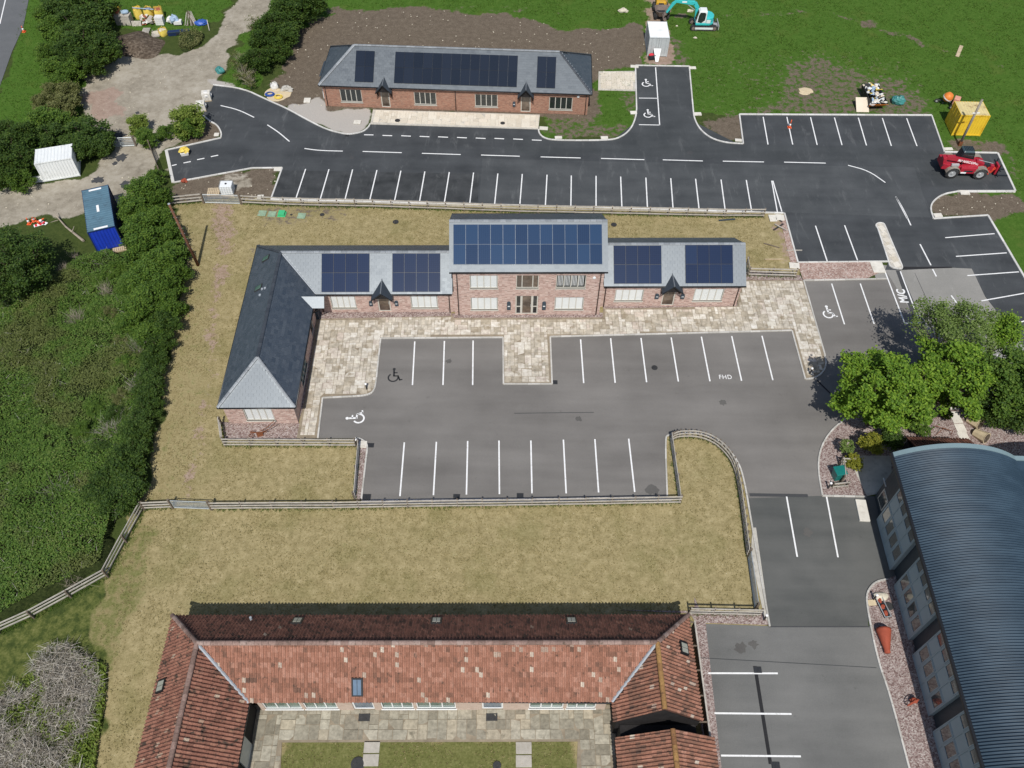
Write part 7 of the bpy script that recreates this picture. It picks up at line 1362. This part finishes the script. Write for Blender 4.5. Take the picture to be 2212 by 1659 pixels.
def shrub_at(f, x, y, z, r, n, mat, label, seed, size=.13, cat='shrub', name='shrub', hk=.8):
    p = f(x, y, z); return tree(name, label, cat, (p[0], p[1], 0), [(0, 0, z, r, r, r * hk), (r * .5, -r * .4, z * .75, r * .65, r * .65, r * .6), (-r * .5, r * .2, z * .7, r * .6, r * .6, r * .55)], n, 16, r * .14, size, mat, .05, z * .4, seed)
shrub_at(c8, 560, 1385, 1.6, .75, 130, 'leaf_gold', 'golden leaved shrub under the large tree beside the hall roof', 21); shrub_at(c8, 385, 1575, .8, .55, 100, 'leaf_gold', 'small golden shrub in the fenced corner by the green bin', 22)
shrub_at(c8, 1045, 1245, 1.2, .55, 90, 'leaf_mid', 'slim green shrub on the gravel behind the lean-to', 23); shrub_at(c8, 1280, 1110, .8, .4, 60, 'leaf_mid', 'little green bush next to the white stepping slabs', 24); shrub_at(c8, 760, 1350, 1.3, .8, 140, 'leaf_dark', 'dark clipped bush at the back corner of the hall', 25); shrub_at(c8, 330, 1430, 1.3, .45, 40, 'leaf_pale', 'thin grey-green shrub at the kerb below the large tree', 26)
shrub_at(c8, 640, 1130, 1.6, 1.1, 170, 'leaf_mid', 'mid green bush filling in under the large tree', 27); shrub_at(c8, 880, 1150, 1.5, .8, 120, 'leaf_mid', 'green bush between the two bright trees', 28)
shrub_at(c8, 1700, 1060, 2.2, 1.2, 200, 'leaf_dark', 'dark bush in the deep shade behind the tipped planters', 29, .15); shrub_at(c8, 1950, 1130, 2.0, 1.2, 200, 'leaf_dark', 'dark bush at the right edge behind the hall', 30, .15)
# ------------------------------------------------------------------ hedges: a few grown shapes, each copy a plant of its own
def proto(name, label, cat, mat, seed, n=330, size=.14, twig=False, group=None):
    rr = random.Random(seed); bl = lobes(0, 0, 1.35, 1.25, 1.0, 16, seed, .3, .6, .4)
    return tree(name, label, cat, (0, 0, 0), bl, int(n * .62), 26, .15, size, mat, .06, .5, seed, group, .35, 'bark' if not twig else 'twig_pale', 2 if not twig else 9)
USED = set()
def place(pr, loc, sc, rz, label=None, group=None):
    if pr.name not in USED: 
        USED.add(pr.name); pr.location = loc; pr.rotation_euler = (0, 0, rz); pr.scale = (sc, sc, sc) if not isinstance(sc, tuple) else sc
        if label: pr['label'] = label
        if group: pr['group'] = group
        return pr
    return dup(pr, loc, rz, sc, label, group)
pm, pm2, pd, pd2, po = [proto('hedge_shrub', 'x', 'shrub', m, s, n) for m, s, n in [('leaf_mid', 41, 380), ('leaf_mid', 42, 380), ('leaf_dark', 43, 400), ('leaf_dark', 44, 400), ('leaf_olive', 45, 300)]]
pt_ = proto('bare_shrub', 'x', 'shrub', 'leaf_olive', 46, 60, .11, True); pb = proto('young_tree', 'x', 'tree', 'leaf_fern', 47, 360, .15)
ORD = 'first second third fourth fifth sixth seventh eighth ninth tenth eleventh twelfth thirteenth fourteenth fifteenth sixteenth seventeenth eighteenth'.split()
def row(lst, f, label, group, zc):
    r = random.Random(len(lst) * 7 + 1); lst = sorted(lst, key=lambda e: e[1]); base = label
    for k_, (x, y, R, pr) in enumerate(lst):
        label = base if len(lst) == 1 else '%s, %s from the top' % (base, ORD[k_])
        p = f(x, y, zc * R / 1.7); place(pr, (p[0], p[1], -.02), R / 1.7 * 1.0 * r.uniform(.95, 1.05), r.uniform(0, 6.28), label, group)
row([(720, 20, 1.9, pm), (790, 70, 1.5, pm2), (690, 110, 1.8, pm2), (800, 170, 1.8, pm), (710, 210, 2.0, pm), (850, 250, 1.7, pm2), (730, 310, 2.0, pm2), (870, 330, 1.6, pm), (790, 390, 2.0, pm), (880, 430, 1.5, pm2), (720, 460, 1.9, pm), (840, 500, 1.8, pm2), (760, 560, 1.9, pm), (850, 600, 1.6, pm), (720, 640, 1.8, pm2), (820, 690, 1.5, pd), (760, 750, 1.5, pm)], cL, 'leafy shrub in the tall green hedge beside the office lawn', 'shrubs of the tall boundary hedge', 1.3)
row([(600, 420, 1.0, pm), (520, 470, .8, pm2), (640, 520, 1.1, pm), (560, 640, .9, po), (650, 700, 1.1, pm2), (480, 700, .8, pm), (600, 800, .9, po), (640, 900, 1.0, pm2), (540, 960, .8, pm), (620, 1060, .9, po), (480, 1120, .8, pm2), (590, 1160, .9, pd), (420, 1240, .9, pm), (520, 1340, 1.0, pd2), (380, 1420, .9, pm2), (460, 1480, 1.0, po), (250, 1380, .8, pm), (180, 1500, .9, pm2)], cL, 'low leafy bush rising out of the bramble patch', 'bushes in the bramble patch', .9)
row([(800, 800, 1.3, pd), (780, 880, 1.3, pd2), (770, 960, 1.2, pd), (750, 1040, 1.2, pd2), (740, 1120, 1.2, pd), (715, 1190, 1.2, pd), (690, 1260, 1.3, pd2), (680, 1340, 1.4, pd), (640, 1420, 1.6, pd2), (560, 1490, 1.5, pd), (650, 1520, 1.5, pd2), (600, 1600, 1.4, pd), (520, 1560, 1.4, pd2)], cL, 'low dark shrub in the hedge beside the dry lawn', 'shrubs of the low dark hedge', 1.1)
row([(560, 30, 3.0, pd), (600, 100, 2.4, pd2), (470, 110, 2.5, pd), (600, 200, 2.4, pd2), (520, 260, 2.6, pd), (640, 300, 2.2, pd), (430, 330, 2.2, pd2), (560, 370, 2.2, pd), (360, 30, 2.4, pd2), (480, 190, 2.2, pd)], cA, 'tall dark shrub in the hedge beside the far highway', 'shrubs of the highway hedge', 1.7)
row([(330, 180, 1.9, pm), (400, 240, 1.7, pm2), (300, 90, 1.9, pm), (350, 430, 1.7, pm), (470, 440, 1.8, pm2), (290, 330, 1.6, pm2), (400, 520, 1.6, pm)], cA, 'mid green shrub on the highway side of that hedge', 'green shrubs of the highway hedge', 1.5)
row([(440, 590, 1.6, po), (350, 600, 1.6, po), (290, 660, 1.5, po), (400, 670, 1.7, po)], cA, 'olive-brown shrub halfway down the highway hedge', 'olive shrubs of the highway hedge', 1.4)
row([(280, 770, 1.9, pm), (400, 780, 1.8, pm2), (340, 850, 1.8, pd)], cA, 'green shrub above the white steel store', 'shrubs above the white store', 1.5)
row([(560, 850, 2.2, pd), (640, 920, 1.7, pd2), (520, 930, 1.8, pd2)], cA, 'dark rounded shrub between white store and gate', 'dark shrubs by the track gate', 1.5)
row([(140, 880, 2.0, pd2), (60, 960, 2.0, pd), (160, 1020, 1.7, pd), (30, 1090, 2.1, pd2), (130, 1150, 1.4, pm), (30, 850, 1.9, pd)], cA, 'dark shrub left of the white steel store', 'shrubs left of the white store', 1.5)
row([(1900, 10, 2.6, pd), (1830, 90, 2.3, pd2), (1760, 160, 2.2, pd), (1840, 210, 1.8, pd2), (1690, 270, 2.0, pd2), (1770, 320, 1.6, pd), (1640, 380, 1.7, pd), (2000, 10, 2.2, pd2)], cA, 'dark hedge shrub between the track and bare soil', 'shrubs of the track hedge', 1.6)
row([(1640, 150, 1.5, pt_), (1560, 460, 1.6, pt_), (1600, 510, 1.3, pt_), (1540, 380, 1.4, pt_)], cA, 'bare twiggy shrub at the track hedge end', 'bare shrubs of the track hedge', 1.4)
row([(1195, 730, 2.0, pb)], cA, 'young green tree beside the road bend and block packs', None, 1.9)
row([(1215, 820, 1.5, pm)], cA, 'leafy green bush at the foot of the young tree', None, 1.2); row([(890, 800, 1.3, pb)], cA, 'light green bush left of the small planter, by the track', None, 1.2)
row([(950, 890, 1.3, pm2)], cA, 'mid green bush by the end of the track gate', None, 1.1); row([(1060, 860, .95, pm)], cA, 'low hedge clump along the back of the small planter', None, .9); row([(1130, 830, .8, pd)], cA, 'smallest dark clump in the planter beside the young tree', None, .8)
row([(1000, 1150, 1.0, pm), (960, 1180, .9, pm2)], cA, 'leafy shrub where the boundary hedge meets the gate', 'shrubs at the top of the boundary hedge', 1.0)
p = cL(95, 390, 3.0); tree('field_tree', 'big dark round tree on the left edge below the track', 'tree', (p[0], p[1], 0), lobes(-1.0, 0, 2.8, 3.0, 2.0, 40, 51, .5, .95, 1.0), 700, 34, .22, .15, 'leaf_dark', .2, 1.2, 51)
field_gate(cA(695, 950), cA(870, 940), 'galvanised gate across the side track by the dark shrubs'); field_gate(cA(975, 970), cA(1035, 1130), 'dark timber gate folded beside the track end', mat='timber_post')
# ------------------------------------------------------------------ brambles, rough grass, lawn blades
def scatter(poly, dens, rng):
    P = np.array(poly); lo, hi = P.min(0), P.max(0); n = int((hi - lo).prod() * dens); q_ = rng.uniform(lo, hi, (n, 2)); return q_[inside(q_, poly)]
rng = np.random.default_rng(91)
brm = xy([(0, 640), (120, 590), (260, 500), (420, 400), (560, 350), (660, 420), (700, 700), (760, 900), (720, 1130), (660, 1290), (640, 1400), (560, 1560), (600, 1640)], cL) + xy([(640, 300), (570, 545), (300, 690), (0, 850), (-400, 1000), (-400, -900)], cM)
def bh(x, y): return .2 + .9 * vnoise(x, y, .22, 61) + .55 * vnoise(x, y, .6, 62) + .22 * vnoise(x, y, 2.0, 63)
pts = scatter(brm, 300, rng); pts = pts[(pts[:, 0] > -45)]
hz_ = bh(pts[:, 0], pts[:, 1]); keep = vnoise(pts[:, 0], pts[:, 1], 1.3, 64) + rng.uniform(-.25, .25, len(pts)) > .22; pts, hz_ = pts[keep], hz_[keep]
o = leaves('bramble_patch', np.column_stack([pts, hz_ + rng.uniform(-.16, .06, len(pts))]), .115, 'leaf_bramble', None, rng, .28, .3); tag(o, 'tangled green bramble patch filling the left side below the tree', 'brambles', kind='stuff')
B = np.array(brm); gx_ = np.arange(max(-46, B[:, 0].min()), B[:, 0].max() + .5, .45); gy_ = np.arange(B[:, 1].min(), B[:, 1].max() + .5, .45); bx, by = np.meshgrid(gx_, gy_, indexing='ij'); ins = inside(np.stack([bx, by], -1), brm)
bz = np.where(ins, np.maximum(bh(bx, by) - .28, .0), -.25); ii = np.arange(bx.size).reshape(bx.shape); fq = np.stack([ii[:-1, :-1], ii[1:, :-1], ii[1:, 1:], ii[:-1, 1:]], -1).reshape(-1, 4); fq = fq[ins.ravel()[fq].any(1)]
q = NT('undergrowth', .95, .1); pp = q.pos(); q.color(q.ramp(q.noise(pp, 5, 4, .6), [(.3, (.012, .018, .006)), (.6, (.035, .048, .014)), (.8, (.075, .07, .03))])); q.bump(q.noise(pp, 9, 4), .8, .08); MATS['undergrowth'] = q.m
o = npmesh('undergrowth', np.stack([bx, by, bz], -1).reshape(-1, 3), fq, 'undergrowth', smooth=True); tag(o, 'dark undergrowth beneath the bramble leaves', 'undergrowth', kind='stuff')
def twigs(name, label, f, x, y, n, h, spread, r=.012, mat='twig_pale', seed=1, cat='dead shrub', group=None):
    rg = np.random.default_rng(seed); b = f(x, y); base = np.array([b[0], b[1], .15]) + np.column_stack([rg.normal(0, spread * .25, (n, 2)), np.zeros(n)]); a = rg.uniform(0, 6.28, n); D = np.column_stack([np.cos(a) * spread * rg.uniform(.1, 1, n), np.sin(a) * spread * rg.uniform(.1, 1, n), h * rg.uniform(.5, 1, n)])
    V, Fq = sticks(base, D, r, rg); C2 = base + D * rg.uniform(.35, .7, (n, 1)); C2 = np.repeat(C2, 3, 0); D2 = rg.normal(0, .28, (n * 3, 3)) + np.repeat(D, 3, 0) * .3; V2, F2 = sticks(C2, D2, r * .6, rg)
    t = thing(name, label, cat, (b[0], b[1], 0), 0, group); o_ = np.array([b[0], b[1], 0]); npmesh('stems', V - o_, Fq, mat, t); npmesh('twigs', V2 - o_, F2, mat, t); return t
for i, (x, y, n, h, s, m, lb) in enumerate([(555, 545, 40, 1.5, .9, 'twig_pale', 'straw-coloured dead shrub nearest the hedge in the brambles'), (410, 690, 55, 1.7, 1.0, 'twig_pale', 'tall pale dead shrub alone in the upper brambles'), (730, 830, 40, 1.8, 1.1, 'twig_grey', 'grey bare shrub against the dark hedge, upper one'), (700, 1030, 30, 1.6, .9, 'twig_grey', 'grey bare shrub against the dark hedge, middle one'), (580, 1250, 55, 1.5, 1.3, 'twig_grey', 'wide grey bare shrub in the lower brambles'), (420, 1310, 25, 1.0, .9, 'twig_pale', 'small dead stems left of the wide grey shrub'), (310, 1560, 70, 1.5, 1.4, 'twig_grey', 'big grey bare shrub above the fence corner'), (520, 1640, 50, 1.4, 1.2, 'twig_grey', 'grey bare shrub beside the fence junction'), (330, 430, 30, 1.0, .8, 'twig_pale', 'dead stems right of the big dark tree'), (380, 350, 14, .8, .5, 'twig_pale', 'small dead stems below the fallen branch')]): twigs('dead_shrub', lb, cL, x, y + 10, n, h, s, .013, m, 70 + i)
ps = scatter(brm, 4.5, rng); ps = ps[(ps[:, 0] > -45) & (vnoise(ps[:, 0], ps[:, 1], .3, 88) + rng.uniform(-.2, .2, len(ps)) > .5)]; n = len(ps); a = rng.uniform(0, 6.28, n); V, Fq = sticks(np.column_stack([ps, bh(ps[:, 0], ps[:, 1]) - .15]), np.column_stack([np.cos(a) * .45, np.sin(a) * .45, rng.uniform(.1, .5, n)]) * rng.uniform(.4, 1.1, n)[:, None], rng.uniform(.008, .016, n), rng)
o = npmesh('dead_bramble_stems', V, Fq, 'twig_grey'); tag(o, 'thin dead stems sticking out of the bramble patch', 'dead stems', kind='stuff')
for i, (x, y, lb) in enumerate([(360, 560, 'pale broken stems in the brambles nearest the fence corner'), (200, 520, 'pale broken stems in the brambles left of the others'), (420, 620, 'grey dead tuft beside the slanting fence'), (80, 130, 'pale stick in the brambles near the left edge')]): twigs('dead_weed_clump', lb, cM, x, y + 20, 22, .9, .8, .014, 'twig_pale', 90 + i)
# grey brush heap in the corner
bp = xy([(-60, 1330), (60, 1230), (200, 1120), (300, 990), (420, 1000), (540, 1090), (560, 1200), (520, 1350), (500, 1500), (470, 1760), (-300, 1760)], cM)
P_ = scatter(bp, 34, rng); P_ = P_[vnoise(P_[:, 0], P_[:, 1], .75, 73) + .5 * vnoise(P_[:, 0], P_[:, 1], 2.2, 74) < 1.0]; ctr = np.array(bp).mean(0); hh = .25 + .75 * vnoise(P_[:, 0], P_[:, 1], .5, 71) + .4 * vnoise(P_[:, 0], P_[:, 1], 1.3, 72); n = len(P_); Vs = []; Fs = []; off_ = 0
for k in range(6):
    a = rng.uniform(0, 6.28, n); C = np.column_stack([P_ + rng.normal(0, .15, (n, 2)), hh * rng.uniform(.5, 1.05, n)]); L = rng.uniform(.25, .75, n)[:, None]; D = np.column_stack([np.cos(a), np.sin(a), rng.uniform(-.5, .6, n)]) * L; V, Fq = sticks(C, D, rng.uniform(.008, .02, n), rng); Vs.append(V); Fs.append(Fq + off_); off_ += len(V)
o = npmesh('brush_heap', np.concatenate(Vs), np.concatenate(Fs), 'twig_grey'); tag(o, 'grey heap of dead brushwood in the lower left corner', 'brushwood', kind='stuff')
fe = xy([(330, 985), (545, 1075), (600, 1100), (590, 1300), (555, 1500), (520, 1760), (440, 1760), (490, 1400), (520, 1200), (420, 1040)], cM); pts = scatter(fe, 330, rng); o = leaves('fern_fringe', np.column_stack([pts, rng.uniform(.05, .45, len(pts))]), .12, 'leaf_fern', None, rng); tag(o, 'bright green weeds fringing the brushwood heap', 'weeds', kind='stuff')
pts = scatter(bp, 150, rng); pts = pts[vnoise(pts[:, 0], pts[:, 1], .75, 73) + .5 * vnoise(pts[:, 0], pts[:, 1], 2.2, 74) > .98]; o = leaves('heap_weeds', np.column_stack([pts, rng.uniform(.1, .7, len(pts))]), .12, 'leaf_fern', None, rng); tag(o, 'green weeds growing through the brushwood heap', 'weeds', kind='stuff')
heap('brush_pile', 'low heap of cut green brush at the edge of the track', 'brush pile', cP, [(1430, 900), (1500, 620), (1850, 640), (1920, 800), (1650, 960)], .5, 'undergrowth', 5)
pts = scatter(xy([(1430, 920), (1480, 640), (1750, 590), (1920, 720), (1850, 860), (1650, 970)], cP), 200, rng); o = leaves('cut_brush', np.column_stack([pts, rng.uniform(.1, .6, len(pts))]), .13, 'leaf_olive', None, rng); tag(o, 'olive cut twigs covering the brush pile by the track', 'brushwood', kind='stuff')
# blades
EXC = [[tuple(p[:2]) for p in NEW], [tuple(p[:2]) for p in FRONT], xy(pav), xy([(1590, 1000), (1880, 1080), (2000, 1659), (1500, 1900), (1500, 1340), (1640, 1340)])]
def rot(o, a, pts): c, s = math.cos(a), math.sin(a); return [(o[0] + x * c - y * s, o[1] + x * s + y * c) for x, y in pts]
EXC += [rot((0, 48), OA, [(-22, -10.7), (-16.7, -10.7), (-16.7, .9), (19.3, .9), (19.3, 7), (-22, 6.2)]), rot((-6.44, 77.53), FA, [(-14, .2), (14, .2), (14, 7.2), (-14, 7.2)]), rot((0, 18), BA, [(UW, hs), (UEe, hs), (UEe, -12), (6, -12), (6, -2.5), (-15.4, -2.5), (-15.4, -12), (UW, -12)]), yard]
def blades(name, dens, box, layer, thr, mat, h, label, cat, anti=(), per=3, seed=1):
    rg = np.random.default_rng(seed); lo, hi = np.array(box[:2]), np.array(box[2:]); n = int((hi - lo).prod() * dens); P = rg.uniform(lo, hi, (n, 2))
    ix = np.clip(((P[:, 0] + 78) / .35).astype(int) + 4, 0, nx - 1); iy = np.clip(((P[:, 1] - 4) / .35).astype(int) + 4, 0, ny - 1); k = layers[layer][ix, iy] + rg.uniform(-.3, .3, n) > thr
    for a in anti: k &= layers[a][ix, iy] < .35
    k &= vnoise(P[:, 0], P[:, 1], .9, seed + 5) + rg.uniform(-.4, .4, n) > .42
    P = P[k]
    for e in EXC: P = P[~inside(P, e)]
    n = len(P); P = np.repeat(P, per, 0) + rg.normal(0, .03, (n * per, 2)); n = len(P); a = rg.uniform(0, 6.28, n); w = .018 + .014 * rg.random(n); hh = h * rg.uniform(.4, 1.2, n); le = rg.normal(0, .6, (n, 2)) * hh[:, None]
    b = np.column_stack([P, np.zeros(n)]); dx = np.column_stack([np.cos(a) * w, np.sin(a) * w, np.zeros(n)]); tip = b + np.column_stack([le, hh])
    V = np.stack([b - dx, b + dx, tip], 1).reshape(-1, 3); o = npmesh(name, V, np.arange(n * 3).reshape(-1, 3), mat); return tag(o, label, cat, kind='stuff')
blades('lawn_grass', 42, (-34, 9, 24, 66), 0, .6, 'blade_dry', .075, 'short sun-dried grass of the lawns', 'grass', (3,), 3, 5)
blades('field_grass', 20, (-62, 62, 64, 108), 1, .6, 'blade_green', .17, 'lush green grass of the field', 'grass', (3, 4, 5), 3, 8)
# scattered pale stones on soil and track
rg = np.random.default_rng(33); P = np.concatenate([scatter(xy(SOIL[0][0]), .35, rg), scatter(xy(TRACK[0][0]), .35, rg), scatter(xy([(2014, 430), (2070, 420), (2200, 415), (2230, 455), (2134, 470), (2014, 475)]), .9, rg), scatter(xy([(370, 396), (545, 366), (606, 364), (586, 432), (392, 440)]), .7, rg)])
for e in EXC: P = P[~inside(P, e)]
m = MB()
for i, (x, y) in enumerate(P[:900]): s = rg.uniform(.03, .09); m.lump((x, y, s * .3), (s, s * .8, s * .6), i, 5, 3, .2)
o = m.build('loose_stones', 'stone_pale'); tag(o, 'small pale stones strewn over soil and track', 'stones', kind='stuff')

# longer tufts left unmown along the fences
rg = np.random.default_rng(77); P = []
for pts in FENCES:
    q_ = np.array([tuple(v) for v in resample(pts, .12)]); P.append(np.repeat(q_, 3, 0) + rg.normal(0, .09, (len(q_) * 3, 2)))
P = np.concatenate(P); P = P[~inside(P, EXC[0]) & ~inside(P, EXC[1])]; n = len(P) * 4; P = np.repeat(P, 4, 0) + rg.normal(0, .05, (n, 2)); a = rg.uniform(0, 6.28, n); w = np.full(n, .02); hh = .2 * rg.uniform(.3, 1.3, n); b = np.column_stack([P, np.zeros(n)]); dx = np.column_stack([np.cos(a) * w, np.sin(a) * w, np.zeros(n)])
o = npmesh('fence_tufts', np.stack([b - dx, b + dx, b + np.column_stack([rg.normal(0, .4, (n, 2)) * hh[:, None], hh])], 1).reshape(-1, 3), np.arange(n * 3).reshape(-1, 3), 'blade_green'); tag(o, 'longer green grass tufts along the foot of the fences', 'grass', kind='stuff')
